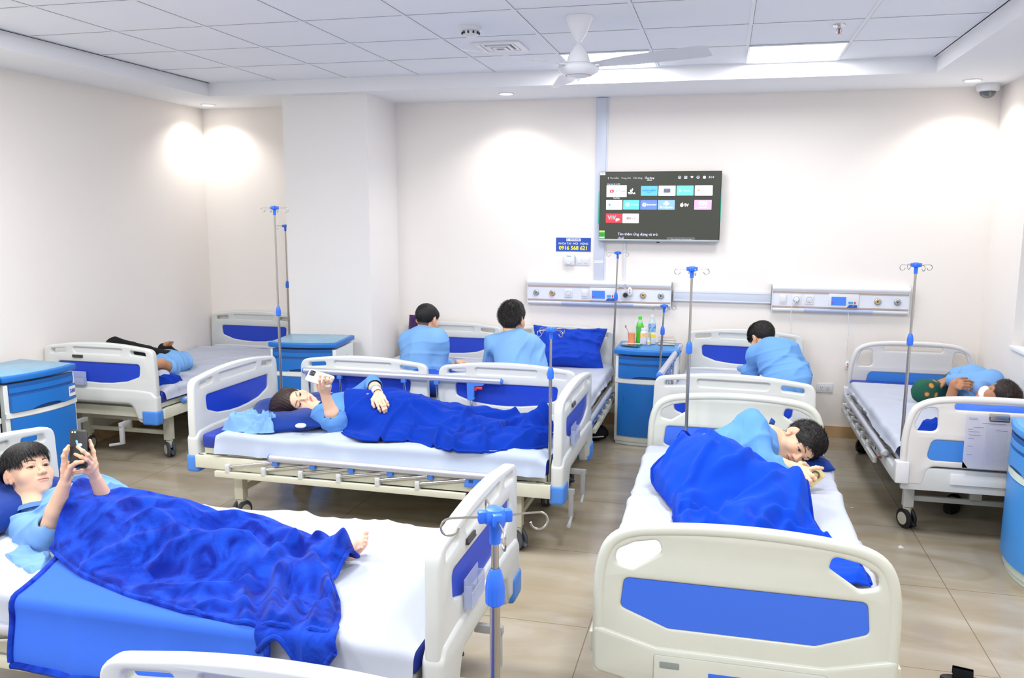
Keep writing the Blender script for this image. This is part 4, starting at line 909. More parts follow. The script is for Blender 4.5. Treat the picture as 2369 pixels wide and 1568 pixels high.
# dark strap bag hanging between the two left nightstands
b = MB(); b.plate(rpoly([(-.03, .0), (.03, .0), (.012, -.42), (-.004, -.44)], .01), [], .03, .008, lambda u, v, w: (-4.16+u*.4, 3.975+w*.6, .80+v)); tag(b.build('hanging_strap', pants), 'long black strap hanging between the two left nightstands', 'strap')

# ================================================================ implicit-surface modelling
V3 = lambda p: np.array(p, dtype=np.float32)
class Sdf:
    def __init__(s): s.ops = []
    def add(s, fn, lo, hi, k=.01, sub=False): s.ops.append((fn, V3(lo), V3(hi), k, sub)); return s
    def cap(s, a, b, ra, rb=None, k=.012, flat=None, sub=False):
        """tapered capsule; flat=(axis, f) squeezes it by f along the axis"""
        rb = ra if rb is None else rb; a, b = V3(a), V3(b); d = b-a; L2 = max(float(d@d), 1e-9); R = max(ra, rb)
        if flat is not None: ax = V3(flat[0]); ax = ax/np.linalg.norm(ax); fl = flat[1]
        def fn(p):
            q = p-a; t = np.clip((q@d)/L2, 0, 1)[..., None]; w = q-t*d
            if flat is not None: c = (w@ax)[..., None]; w = w+(1/fl-1)*c*ax
            return np.sqrt((w*w).sum(-1))-(ra+(rb-ra)*t[..., 0])
        return s.add(fn, np.minimum(a, b)-R, np.maximum(a, b)+R, k, sub)
    def ell(s, c, r, Rm=None, k=.012, sub=False):
        c, r = V3(c), V3(r); Rm = np.eye(3, dtype=np.float32) if Rm is None else np.array(Rm, dtype=np.float32)
        ext = np.abs(Rm)@r
        def fn(p):
            q = (p-c)@Rm; k0 = np.sqrt(((q/r)**2).sum(-1)); k1 = np.sqrt(((q/(r*r))**2).sum(-1))
            return k0*(k0-1)/np.maximum(k1, 1e-6)
        return s.add(fn, c-ext, c+ext, k, sub)
    def chain(s, pts, rs, k=.008, **kw):
        for i in range(len(pts)-1): s.cap(pts[i], pts[i+1], rs[i], rs[i+1], k, **kw)
        return s
    def mesh(s, res, disp=None, pad=None, lo=None, hi=None):
        pad = pad or 3*res
        L = np.min([o[1] for o in s.ops if not o[4]], 0)-pad-.012; H = np.max([o[2] for o in s.ops if not o[4]], 0)+pad+.012
        if lo is not None: L = np.maximum(L, V3(lo))
        if hi is not None: H = np.minimum(H, V3(hi))
        n = np.maximum(np.ceil((H-L)/res).astype(int)+1, 4); F = np.full(n, .25, np.float32)
        ax = [L[i]+res*np.arange(n[i], dtype=np.float32) for i in range(3)]
        for fn, a, b, k, sub in s.ops:
            m = k*1.6+4*res; i0 = np.clip(np.floor((a-m-L)/res).astype(int), 0, n); i1 = np.clip(np.ceil((b+m-L)/res).astype(int)+1, 0, n)
            if (i1 <= i0).any(): continue
            sl = tuple(slice(i0[j], i1[j]) for j in range(3))
            P = np.stack(np.meshgrid(ax[0][sl[0]], ax[1][sl[1]], ax[2][sl[2]], indexing='ij'), -1)
            d = fn(P); f = F[sl]
            if sub:
                d = -d; h = np.clip(.5+.5*(d-f)/k, 0, 1); F[sl] = f*(1-h)+d*h+k*h*(1-h)
            else:
                h = np.clip(.5+.5*(f-d)/k, 0, 1); F[sl] = f*(1-h)+d*h-k*h*(1-h)
        if disp is not None:
            idx = np.argwhere(np.abs(F) < .035); P = L+idx*res; F[tuple(idx.T)] += disp(P.astype(np.float32)).astype(np.float32)
        return surface_nets(F, L, res)
def surface_nets(F, L, res):
    S_ = F < 0; n = F.shape
    c = np.zeros((n[0]-1, n[1]-1, n[2]-1), np.int8)
    offs = [(i, j, k) for i in (0, 1) for j in (0, 1) for k in (0, 1)]
    for i, j, k in offs: c += S_[i:n[0]-1+i, j:n[1]-1+j, k:n[2]-1+k]
    cells = np.argwhere((c > 0) & (c < 8)); N = len(cells)
    ids = np.full(c.shape, -1, np.int32); ids[tuple(cells.T)] = np.arange(N)
    val = np.stack([F[cells[:, 0]+i, cells[:, 1]+j, cells[:, 2]+k] for i, j, k in offs], 1)
    acc = np.zeros((N, 3)); cnt = np.zeros(N)
    for a in range(8):
        for b in range(a+1, 8):
            d = np.array(offs[b])-np.array(offs[a])
            if abs(d).sum() != 1: continue
            fa, fb = val[:, a], val[:, b]; m = (fa < 0) != (fb < 0); t = np.where(m, fa/np.where(m, fa-fb, 1), 0)
            acc += np.where(m[:, None], np.array(offs[a])+t[:, None]*d, 0); cnt += m
    V = L+res*(cells+acc/cnt[:, None])
    faces = []
    for ax in range(3):
        u, v = [(1, 2), (2, 0), (0, 1)][ax]
        sl0 = [slice(1, n[i]-1) for i in range(3)]; sl1 = list(sl0); sl0[ax] = slice(0, n[ax]-1); sl1[ax] = slice(1, n[ax])
        A, B = S_[tuple(sl0)], S_[tuple(sl1)]; e = np.argwhere(A != B)
        if not len(e): continue
        fl = A[tuple(e.T)]; base = e.copy(); base += [0 if i == ax else 1 for i in range(3)]
        def g(du, dv): q = base.copy(); q[:, u] += du; q[:, v] += dv; return ids[tuple(q.T)]
        Q = np.stack([g(-1, -1), g(0, -1), g(0, 0), g(-1, 0)], 1)
        Q = np.where(fl[:, None], Q, Q[:, ::-1]); faces.append(Q)
    Q = np.concatenate(faces); Q = Q[(Q >= 0).all(1)]
    return V, Q
def smooth_mesh(V, Q, it=1, lam=.5):
    for _ in range(it):
        acc = np.zeros_like(V); cnt = np.zeros(len(V))
        for a in range(4):
            for b in ((a+1) % 4, (a+3) % 4): np.add.at(acc, Q[:, a], V[Q[:, b]]); np.add.at(cnt, Q[:, a], 1)
        V = V*(1-lam)+lam*acc/np.maximum(cnt, 1)[:, None]
    return V
def mesh_obj(name, shells, m, parent=None):
    """shells: list of (V, Q, colour array or None) joined in one mesh object"""
    Vs, Qs, Cs = [], [], []; n = 0
    for V, Q, Cc in shells:
        Vs.append(V); Qs.append(Q+n); n += len(V)
        Cs.append(Cc if Cc is not None else np.ones((len(V), 3))*lin('e6b491'))
    V = np.concatenate(Vs); Q = np.concatenate(Qs); Cc = np.concatenate(Cs)
    me = bpy.data.meshes.new(name); me.vertices.add(len(V)); me.vertices.foreach_set('co', V.astype(np.float32).ravel())
    me.loops.add(Q.size); me.loops.foreach_set('vertex_index', Q.astype(np.int32).ravel())
    me.polygons.add(len(Q)); me.polygons.foreach_set('loop_start', np.arange(0, Q.size, 4, dtype=np.int32)); me.polygons.foreach_set('loop_total', np.full(len(Q), 4, np.int32))
    me.update(calc_edges=True); me.validate()
    at_ = me.color_attributes.new('tint', 'FLOAT_COLOR', 'POINT'); at_.data.foreach_set('color', np.concatenate([Cc, np.ones((len(V), 1))], 1).astype(np.float32).ravel())
    me.materials.append(m); me.polygons.foreach_set('use_smooth', np.ones(len(Q), bool))
    o = bpy.data.objects.new(name, me); return link(o, parent)
def tint_material(name, rough, sss, spec=.35, bump=.15, sheen=0):
    m = bpy.data.materials.new(name); m.use_nodes = True; N = m.node_tree.nodes; L = m.node_tree.links; p = N['Principled BSDF']
    a = N.new('ShaderNodeAttribute'); a.attribute_name = 'tint'; L.new(a.outputs['Color'], p.inputs['Base Color'])
    p.inputs['Roughness'].default_value = rough; p.inputs['Specular IOR Level'].default_value = spec
    if sss: p.inputs['Subsurface Weight'].default_value = sss; p.inputs['Subsurface Radius'].default_value = (.010, .004, .002); p.inputs['Subsurface Scale'].default_value = 1
    tc = N.new('ShaderNodeTexCoord'); n = N.new('ShaderNodeTexNoise'); n.inputs['Scale'].default_value = 260; L.new(tc.outputs['Object'], n.inputs[0])
    b = N.new('ShaderNodeBump'); b.inputs['Strength'].default_value = bump; b.inputs['Distance'].default_value = .001; L.new(n.outputs[0], b.inputs['Height']); L.new(b.outputs[0], p.inputs['Normal'])
    return m
SKIN = tint_material('skin_tint', .5, .15)
def unit(v): v = np.array(v, float); return v/np.linalg.norm(v)
def frame(fwd, up):
    """columns: side, forward, up"""
    f = unit(fwd); u = np.array(up, float); u = unit(u-f*(u@f)); s_ = np.cross(f, u); return np.stack([s_, f, u], 1)
def sdfold(amp, freq=16, seed=0, dirs=None):
    """3-D cloth folds"""
    rs = np.random.RandomState(seed); D_ = [unit(rs.randn(3)) for _ in range(6)]
    def fn(P):
        w = np.sin(P@D_[0]*freq*.5+seed)*1.6+np.sin(P@D_[1]*freq*.8)*1.1
        a = 1-np.sqrt(np.sin(P@D_[2]*freq+w)**2+.01); b = 1-np.sqrt(np.sin(P@D_[3]*freq*1.7+w*1.3+2)**2+.02); c = np.sin(P@D_[4]*freq*.6+w*.5)
        return amp*(-(a**3)*1.0-(b**4)*.5+.35*c+.3)
    return fn
# ---------------------------------------------------------------- heads
def head_color(P, base, style, dark, lipc, chub):
    x, y, z = P[:, 0], P[:, 1], P[:, 2]; ax = np.abs(x)
    base = np.array(lin(base)); C_ = np.tile(base, (len(P), 1))
    def mix(m, col): 
        nonlocal C_
        m = np.clip(m, 0, 1)[:, None]; C_ = C_*(1-m)+np.array(lin(col) if isinstance(col, str) else col)*m
    g = lambda cx, cy, cz, r: np.exp(-(((ax-cx)**2+(y-cy)**2+(z-cz)**2)/r**2))
    pink = base*np.array([1.0, .74, .70])
    mix(.55*g(.036, .07, -.024, .022), pink); mix(.5*g(0, .104, -.028, .013), pink); mix(.6*g(.08, -.005, -.01, .02)*(ax > .07), pink)
    # lips
    lm = ((x/.0255)**2+((z+.0565)/.0098)**2 < 1) & (y > .062)
    mix(lm*.85, lipc); mix(((x/.024)**2+((z+.0562)/.0016)**2 < 1)*(y > .06)*.75, '7c3a36')
    # brows
    bz = .0225+.006*np.sin(np.clip((ax-.012)/.036, 0, 1)*PI*.8)
    mix(((ax > .012) & (ax < .050) & (np.abs(z-bz) < .0036*np.clip(1.3-(ax-.012)/.04, .3, 1)) & (y > .03))*.85, dark)
    # lash line and nostrils
    e = ((ax-.0305)/.0165)**2+((z-.0015)/.0068)**2
    mix(((e < 1.0) & (z > -.001) & (y > .05))*.75, '3a2620'); mix(((e < .8) & (z <= -.001) & (y > .05))*.35, '8a5a4a')
    mix(g(.0075, .100, -.0385, .0042)*1.0, '5a2c24')
    # scalp
    hz = np.where(y > .0, .062+.0*y, .0); side = (z > (.012+.55*np.clip(y, -.2, .2))) & (y < .055) & (ax > .03); back = (y < -.035) & (z > -.052); topm = z > (.066-.0*y)+.0
    sc = (side | back | topm) & ~((ax > .068) & (z < .03) & (np.abs(y+.005) < .02))
    mix(sc*.9, dark)
    return C_
def build_head(c, R, s=1., base='e9b997', chub=0., style='short', dark='1c1411', lipc='c9776e', detail=1, neck=None, ear=True, res=None, eye_open=.82):
    """returns world shell of the head (V,Q,C) in head-local design, plus placing function"""
    S_ = Sdf(); k = .018
    S_.ell((0, -.014, .034), (.074, .092, .080), k=k); S_.ell((0, .022, -.018), (.064+.003*chub, .062, .084), k=k)
    S_.ell((0, .034, -.070), (.050+.006*chub, .046, .034), k=k); S_.ell((0, .068, -.092), (.021, .017, .016), k=.02)
    for q in (-1, 1): S_.ell((q*.036, .052, -.028), (.028+.004*chub, .027, .030), k=.02); S_.cap((q*.012, .079, .019), (q*.044, .066, .018), .009, .008, k=.012)
    S_.ell((0, .042, .042), (.058, .044, .040), k=.02); S_.ell((0, .062, -.056), (.030, .030, .028), k=.018)
    if detail:
        for q in (-1, 1): S_.ell((q*.031, .093, .0), (.018, .014, .011), k=.012, sub=True)
        S_.cap((0, .077, .012), (0, .096, -.024), .0068, .0085, k=.010); S_.ell((0, .099, -.0275), (.0115, .0105, .0095), k=.006)
        for q in (-1, 1): S_.ell((q*.0115, .092, -.031), (.0078, .0095, .0075), k=.005)
        for q in (-1, 1): S_.ell((q*.0305, .0705, .0015), (.0155, .0140, .0118), k=.004)
        for q in (-1, 1): S_.ell((q*.0305, .087, .0005), (.0135, .012, .0042*eye_open), k=.0015, sub=True)
        for q in (-1, 1): S_.ell((q*.0072, .1005, -.0385), (.0032, .004, .0036), k=.002, sub=True)
        S_.ell((0, .0865, -.0525), (.0235, .0095, .0052), k=.004); S_.ell((0, .0855, -.0612), (.0200, .0100, .0062), k=.004); S_.ell((0, .099, -.0565), (.0245, .010, .0011), k=.0015, sub=True)
    if ear:
        for q in (-1, 1):
            Re = np.array(Euler((math.radians(-12), 0, q*math.radians(22))).to_matrix())
            S_.ell((q*.077, -.008, -.004), (.0068, .0175, .029), Re, k=.007); S_.ell((q*.074, .002, -.028), (.007, .009, .012), k=.006)
            if detail: S_.ell((q*.0875, -.004, .0), (.0055, .0115, .020), Re, k=.004, sub=True); S_.ell((q*.0805, .0, -.012), (.004, .006, .006), k=.003)
    Ri = np.array(R); inv = lambda p: ((np.array(p, float)-np.array(c))@Ri)/s
    if neck is not None:
        nb, nr = neck; S_.cap((0, -.020, -.055), inv(nb), .052*(.92 if s > .9 else .85), nr/s, k=.022)
    V, Q = S_.mesh(res or (.0019 if detail else .004))
    if detail: pass
    else: V = smooth_mesh(V, Q, 1)
    Cc = head_color(V, base, style, dark, lipc, chub)
    W_ = (V*s)@Ri.T+np.array(c)
    place = lambda p: tuple((np.array(p, float)*s)@Ri.T+np.array(c))
    return (W_, Q, Cc), place
def eyes(parent, c, R, s, look=(0, 1, 0)):
    Ri = np.array(R)
    for q in (-1, 1):
        loc = (np.array((q*.0305, .0702, .0010))*s)@Ri.T+np.array(c)
        lk = unit(np.array(look, float)@Ri.T)
        b = MB(); bmesh.ops.create_uvsphere(b.bm, u_segments=24, v_segments=16, radius=.0128*s); 
        for v in b.bm.verts: v.co += Vector(loc)
        o = b.build('eye', eyew, parent)
        b = MB(); r = .0128*s; ctr = loc+lk*r*.80; u = Vector(lk).orthogonal().normalized(); w = Vector(lk).cross(u); n = 20; rr = .0074*s
        b.grid([[tuple(Vector(loc)+1.015*(Vector(lk)*math.sqrt(r*r-q_*q_)+q_*(math.cos(2*PI*k/n)*u+math.sin(2*PI*k/n)*w))) for k in range(n+1)] for q_ in np.linspace(.0002, rr, 6).tolist()])
        b.build('iris', eyed, o)
def hair(parent, c, R, s, style, m, seed=3, n=2200):
    """hair shell with strands; head-local design"""
    rs = np.random.RandomState(seed); Ri = np.array(R); S_ = Sdf(); t = {'buzz': .003, 'short': .007, 'bowl': .008, 'long': .011, 'tuft': .007}[style]
    S_.ell((0, -.014, .034), (.074+t, .092+t, .080+t), k=.01)
    S_.ell((0, .035, .045), (.064+t, .048+t, .040+t), k=.02)
    if style in ('long',): S_.ell((0, -.07, -.01), (.088, .060, .085), k=.03); S_.ell((.0, -.06, -.075), (.075, .05, .06), k=.03); S_.ell((0, -.03, .05), (.090, .085, .075), k=.02); S_.ell((.045, -.035, -.05), (.052, .045, .090), k=.03); S_.ell((.02, -.06, .09), (.07, .06, .05), k=.03)
    if style in ('short', 'tuft'): S_.ell((0, .01, .085), (.062, .070, .042), k=.02)
    if style == 'bowl': S_.ell((0, .02, .075), (.072, .072, .045), k=.02); S_.ell((0, .058, .060), (.060, .040, .034), k=.012)
    fz = {'buzz': (.062, .0), 'short': (.060, .0), 'bowl': (.036, .0), 'long': (.072, 0), 'tuft': (.060, 0)}[style]
    # cut away the face, the neck and around the ears
    if style == 'bowl':
        S_.ell((0, .10, -.030), (.11, .085, .083), k=.004, sub=True); S_.ell((0, .0, -.060), (.14, .13, .103), k=.004, sub=True)
    elif style == 'long':
        S_.ell((0, .100, -.020), (.070, .085, .090), k=.006, sub=True)
    else:
        S_.ell((0, .105, -.025), (.078, .070, .084), k=.006, sub=True); S_.ell((0, .03, -.085), (.14, .088, .095), k=.01, sub=True)
        for q in (-1, 1): S_.ell((q*.085, -.004, -.012), (.03, .022, .040), k=.006, sub=True)
        S_.ell((0, -.05, -.115), (.14, .12, .062), k=.01, sub=True)
    V, Q = S_.mesh(.0038, disp=lambda P: .0007*np.sin(P[:, 0]*700+8*np.sin(P[:, 1]*30))-.0007*np.sin(P[:, 0]*330+P[:, 2]*160+3*np.sin(P[:, 1]*50)))
    V = smooth_mesh(V, Q, 1, .3)
    # strands
    sel = V[rs.randint(0, len(V), n)]; ctr = np.array((0, -.01, .02)); nor = sel-ctr; nor /= np.linalg.norm(nor, axis=1)[:, None]
    outer = (np.abs(np.linalg.norm((sel-np.array((0, -.014, .034)))/np.array((.074+t, .092+t, .080+t)), axis=1)-1) < .5); sel, nor = sel[outer], nor[outer]
    if style == 'long': d0 = nor*.03+np.array((0, -.75, -.55))+rs.randn(len(sel), 3)*.10; ln = .05
    elif style == 'bowl': d0 = nor*.12+np.stack([sel[:, 0]*2, np.where(sel[:, 1] > 0, .5, -.3), np.full(len(sel), -.75)], 1)+rs.randn(len(sel), 3)*.08; ln = .017
    elif style == 'buzz': d0 = nor*.6+rs.randn(len(sel), 3)*.4; ln = .0035
    elif style == 'tuft': d0 = nor*.2+np.array((.1, -.6, -.2))+rs.randn(len(sel), 3)*.16; ln = .014
    else: d0 = nor*.28+np.stack([0*sel[:, 0]+.12, np.where(sel[:, 1] > -.01, .6, .12), np.where(sel[:, 1] > -.01, .12, -.65)], 1)+rs.randn(len(sel), 3)*.14; ln = .017
    if style in ('short', 'tuft', 'bowl', 'long'):
        cmb = d0-nor*(d0*nor).sum(1)[:, None]; d0 = cmb/np.maximum(np.linalg.norm(cmb, axis=1), 1e-4)[:, None]+nor*{'short': .42, 'tuft': .25, 'bowl': .10, 'long': .04}[style]
    d0 /= np.linalg.norm(d0, axis=1)[:, None]; side = np.cross(nor, d0); side /= np.maximum(np.linalg.norm(side, axis=1), 1e-5)[:, None]
    if style == 'long': kf = (sel[:, 1] < .025) & (sel[:, 2] < .10); sel, nor, d0, side = sel[kf], nor[kf], d0[kf], side[kf]
    L_ = ln*(.6+.7*rs.rand(len(sel)))[:, None]; wd = .0011
    p0 = sel-nor*.002; p1 = sel+d0*L_*.5; g_ = np.array((0, 0, -1.)) if style in ('bowl', 'long') else np.zeros(3)
    p2 = sel+d0*L_+g_*L_*.25
    SV = np.stack([p0-side*wd, p0+side*wd, p1+side*wd*.8, p1-side*wd*.8, p2+side*wd*.12, p2-side*wd*.12], 1).reshape(-1, 3)
    b_ = np.arange(len(sel))[:, None]*6; SQ = np.concatenate([b_+np.array([[0, 1, 2, 3]]), b_+np.array([[3, 2, 4, 5]])])
    tr = lambda A: (A*s)@Ri.T+np.array(c)
    return mesh_obj('hair', [(tr(V), Q, None), (tr(SV), SQ, None)], m, parent)
def skin_shell(S_, res, base, disp=None, tips=(), tipcol=None, smooth=1, **kw):
    V, Q = S_.mesh(res, disp=disp, **kw); V = smooth_mesh(V, Q, smooth, .4)
    Cc = np.tile(lin(base), (len(V), 1)); pk = np.array(lin(base))*np.array([1., .72, .68])
    for t in tips:
        w = np.exp(-((V-np.array(t))**2).sum(1)/.0095**2)[:, None]*.75; Cc = Cc*(1-w)+pk*w
    return V, Q, Cc
def hand(S_, wrist, palm, nrm, fingers, thumb, r=.0085, pr=.0125):
    """palm: 4 knuckle points (index..little); fingers: 4 point lists beyond the knuckles; thumb: point list from the palm side"""
    w = np.array(wrist, float); kn = [np.array(p, float) for p in palm]
    for i, p in enumerate(kn):
        o = w+(p-kn[1])*.35; S_.cap(o, p, pr*1.08, pr*.82, k=.009, flat=(nrm, .82))
    for i in range(3): S_.cap(w+(kn[i]-w)*.75, w+(kn[i+1]-w)*.75, pr*.9, pr*.9, k=.008, flat=(nrm, .82))
    tips = []
    for p, f in zip(kn, fingers):
        pts = [p]+[np.array(q, float) for q in f]; n = len(pts); rr = [r*(1.05-.28*i/(n-1)) for i in range(n)]
        if f is fingers[3]: rr = [q*.86 for q in rr]
        S_.chain(pts, rr, k=.0035); tips.append(pts[-1])
        for q in pts[1:-1]: S_.ell(q, (r*1.0,)*3, k=.004)
    pts = [w+(np.array(thumb[0], float)-w)*.25]+[np.array(q, float) for q in thumb]; n = len(pts)
    S_.chain(pts, [r*1.5]+[r*(1.25-.3*i/max(1, n-2)) for i in range(n-1)], k=.006); tips.append(pts[-1])
    return tips
def nails(parent, specs):
    pass
def collar_mesh(parent, pts, h, m, flare=.012):
    """stand-up shirt collar: ring of points with outward flare"""
    P = np.array(pts, float); c = P.mean(0); b = MB(); rows = []
    up = np.array(h, float)
    for p in P:
        o = unit(p-c); rows.append([tuple(p), tuple(p+up*.6+o*.002), tuple(p+up+o*.004), tuple(p+up*.75+o*flare), tuple(p+up*.1+o*flare*1.7)])
    b.grid(rows); bmesh.ops.solidify(b.bm, geom=b.bm.faces[:], thickness=.0022); return b.build('collar', m, parent)

# ================================================================ people
A_ = lambda p: np.array(p, float)
def torso(S_, sL, sR, pel, nrm, g=0., w=1., depth=.098, hipw=.15, k=.04):
    sL, sR, pel = A_(sL), A_(sR), A_(pel); mid = (sL+sR)/2; lat = unit(sL-sR); ax = unit(mid-pel); n = unit(np.cross(lat, ax))
    if n@A_(nrm) < 0: n = -n
    R = np.stack([lat, n, np.cross(lat, n)], 1); hw = np.linalg.norm(sL-sR)/2; Ln = np.linalg.norm(mid-pel)
    S_.ell(mid+(pel-mid)*.30, (hw*.98+g, depth*w+g, Ln*.42+g), R, k=k)
    S_.ell(mid+(pel-mid)*.68, (hw*.86+g, depth*.92*w+g, Ln*.38+g), R, k=k)
    S_.ell(pel, (hipw+g, depth*1.02*w+g, .12+g), R, k=k)
    S_.cap(sL, sR, .052*w+g, k=k)
    return mid, lat, n, ax
def cuff(S_, a, b, r, w=.02):
    a, b = A_(a), A_(b); d = unit(b-a); S_.cap(b-d*w, b, r, r, k=.004)
def garment(name, S_, res, m, parent, amp=.006, freq=22, seed=1, sm=3):
    V, Q = S_.mesh(res, disp=sdfold(amp, freq, seed)); V = smooth_mesh(V, Q, sm, .4)
    return mesh_obj(name, [(V, Q, None)], m, parent)
def piping(parent, pts, r=.0022): b = MB(); b.tube(pts, r, 6); return b.build('piping', navy, parent)
# ---------------------------------------------------------------- boy on the foreground bed
def person_boy_front():
    t = empty('person', (-2.45, 2.53, .53), 0, 'boy lying on the foreground bed, raising a black phone with both hands, light blue shirt', 'person', 'patients on the beds')
    INV = Matrix.Translation((2.45, -2.53, -.53))
    c = (-2.69, 2.677, 0.716); s = 1.0; R = frame((.885, -.145, .443), (-.411, .205, .888))
    base = 'e8bd9e'
    head, pl = build_head(c, R, s, base=base, chub=1.5, style='bowl', neck=((-2.618, 2.613, 0.594), .060), lipc='dd9c88')
    nb = A_((-2.618, 2.613, 0.594))
    sN, sF = A_((-2.685, 2.566, 0.535)), A_((-2.566, 2.749, 0.581)); pel = A_((-1.98, 2.50, .60))
    eN, eF = A_((-2.386, 2.436, 0.566)), A_((-2.206, 2.571, 0.612)); wN, wF = A_((-2.284, 2.433, 0.783)), A_((-2.203, 2.495, 0.786))
    B = Sdf(); torso(B, sN, sF, pel, (0, 0, 1), depth=.075, hipw=.12)
    B.cap(nb, (sN+sF)/2, .045, .06, k=.03); B.cap(sN, eN, .040, .034, k=.02); B.cap(sF, eF, .040, .033, k=.02)
    for yy, kx, ax_ in ((2.42, -1.62, -1.28), (2.60, -1.60, -1.26)):
        B.cap((-1.98, yy, .59), (kx, yy-.01, .59), .052, .038, k=.03); B.cap((kx, yy-.01, .59), (ax_, yy-.03, .565), .036, .026, k=.02)
    body = skin_shell(B, .008, '6f9ad0')
    H = Sdf(); tips = []
    # near hand
    H.chain([eN, eN*.5+wN*.5, wN], [.036, .033, .0215], k=.012)
    kn = [(-2.268, 2.418, 0.86), (-2.276, 2.437, 0.86), (-2.289, 2.463, 0.848), (-2.298, 2.479, 0.831)]
    f = [[(-2.263, 2.414, 0.892), (-2.257, 2.419, 0.912), (-2.254, 2.432, 0.926)], [(-2.277, 2.441, 0.888), (-2.279, 2.453, 0.901), (-2.29, 2.472, 0.905)],
         [(-2.289, 2.484, 0.849), (-2.281, 2.483, 0.83), (-2.268, 2.463, 0.819)], [(-2.307, 2.496, 0.824), (-2.298, 2.496, 0.811), (-2.287, 2.477, 0.803)]]
    tips += hand(H, wN, kn, (.4, -.8, .2), f, [(-2.235, 2.415, 0.854), (-2.202, 2.405, 0.875), (-2.177, 2.407, 0.88)], r=.0073, pr=.0118)
    near = skin_shell(H, .0023, base, tips=tips)
    H = Sdf(); tips = []
    H.chain([eF, eF*.55+wF*.45, wF], [.035, .031, .0215], k=.012)
    kn = [(-2.191, 2.48, 0.867), (-2.182, 2.461, 0.867), (-2.181, 2.45, 0.859), (-2.186, 2.446, 0.848)]
    f = [[(-2.195, 2.483, 0.895), (-2.202, 2.484, 0.914), (-2.213, 2.49, 0.934)], [(-2.174, 2.431, 0.899), (-2.184, 2.421, 0.915), (-2.206, 2.421, 0.929)],
         [(-2.178, 2.428, 0.882), (-2.189, 2.417, 0.894), (-2.213, 2.415, 0.903)], [(-2.215, 2.46, 0.844), (-2.258, 2.489, 0.832), (-2.285, 2.503, 0.83)]]
    tips += hand(H, wF, kn, (.4, -.8, .2), f, [(-2.201, 2.459, 0.822), (-2.21, 2.438, 0.833), (-2.231, 2.433, 0.83)], r=.0073, pr=.0118)
    far = skin_shell(H, .0023, base, tips=tips)
    o = mesh_obj('body', [head, body, near, far], SKIN, t); fix(t, [o])
    for q in (1,):
        k = len(COL.objects)
    e0 = set(bpy.data.objects); eyes(t, c, R, s, (.15, 1, .02)); hair(t, c, R, s, 'bowl', hairm, n=3800)
    Sh = Sdf(); torso(Sh, sN, sF, pel, (0, 0, 1), g=.014, depth=.082, hipw=.135); Sh.cap(nb+A_((.03, -.01, -.03)), (sN+sF)/2, .052, .085, k=.03)
    Sh.cap(sN, eN, .062, .058, k=.02); Sh.ell(eN, (.062, .062, .055), k=.02); Sh.cap(eN, eN+(wN-eN)*.10, .058, .062, k=.006); Sh.cap(sF, eF, .056, .050, k=.02); Sh.cap(eF, eF+(wF-eF)*.05, .045, .045, k=.006)
    Sh.cap(eN+(wN-eN)*.10, eN+(wN-eN)*.42, .040, .044, k=.006, sub=True); Sh.ell(eN+A_((-.06, -.02, -.06)), (.07, .05, .035), k=.03); Sh.ell(eN+A_((.05, -.04, -.07)), (.07, .04, .025), k=.03)
    Sh.cap(c, nb+(A_(c)-nb)*.30, .07, .052, k=.008, sub=True)
    garment('shirt', Sh, .0055, shirt, t, amp=.017, freq=20, seed=4)
    n_ = unit(A_(c)-nb); u_ = unit(np.cross(n_, (0, 0, 1.))); v_ = np.cross(n_, u_)
    ring = [tuple(nb-n_*.030+(u_*math.cos(a)+v_*math.sin(a))*(.072+.006*math.cos(a))) for a in np.linspace(.5, 5.3, 26)]
    collar_mesh(t, ring, tuple(n_*.028), shirt)
    fix(t, [x for x in bpy.data.objects if x not in e0])
    # phone held between the hands
    pc = A_((-2.225, 2.447, 0.913)); rx = unit(A_((-2.187, 2.452, 0.914))-pc); up = unit(A_((-2.242, 2.475, 0.982))-pc); ny = np.cross(rx, up)
    ph = empty('smartphone', tuple(pc), 0, 'black phone with a pale blue sticker, held up by the boy in front', 'phone')
    Mx = Matrix([list(v)+[0] for v in np.stack([rx, up, ny], 1)]+[[0, 0, 0, 1]])
    L_ = lambda u, v, w: tuple(Mx.to_3x3()@Vector((u, v, w)))
    b = MB(); b.plate(rrect(-.033, .033, -.070, .070, .010), [], .009, .0025, L_); b.build('case', mat('phone_black', '23262a', .35), ph)
    b = MB()
    for x_ in (-.022, -.012): b.plate([(x_+.0035*math.cos(a), .060+.0035*math.sin(a)) for a in np.linspace(0, 2*PI, 14)[:-1]], [], .001, 0, lambda u, v, w: L_(u, v, w+.005))
    b.build('lens', mat('lens_pale', 'd9dcc8', .2), ph)
    b = MB(); b.plate(rpoly([(-.010, .028), (-.003, .033), (.003, .016), (.013, .010), (.008, .0), (-.002, .008)], .003), [], .0008, 0, lambda u, v, w: L_(u, v, w+.0052)); b.build('sticker', mat('sticker_blue', '7cc3e6', .4), ph)
    b = MB(); b.plate([(.009+.008*math.cos(a), .014+.006*math.sin(a)) for a in np.linspace(0, 2*PI, 14)[:-1]], [], .0008, 0, lambda u, v, w: L_(u, v, w+.0056)); b.build('sticker', mat('sticker_pearl', 'd6d3da', .4), ph)
    return t
def fix(t, objs):
    """children carry world-space meshes: cancel the parent's offset"""
    for o in objs:
        if o.parent is t: o.matrix_parent_inverse = Matrix.Translation(-t.location)
person_boy_front()
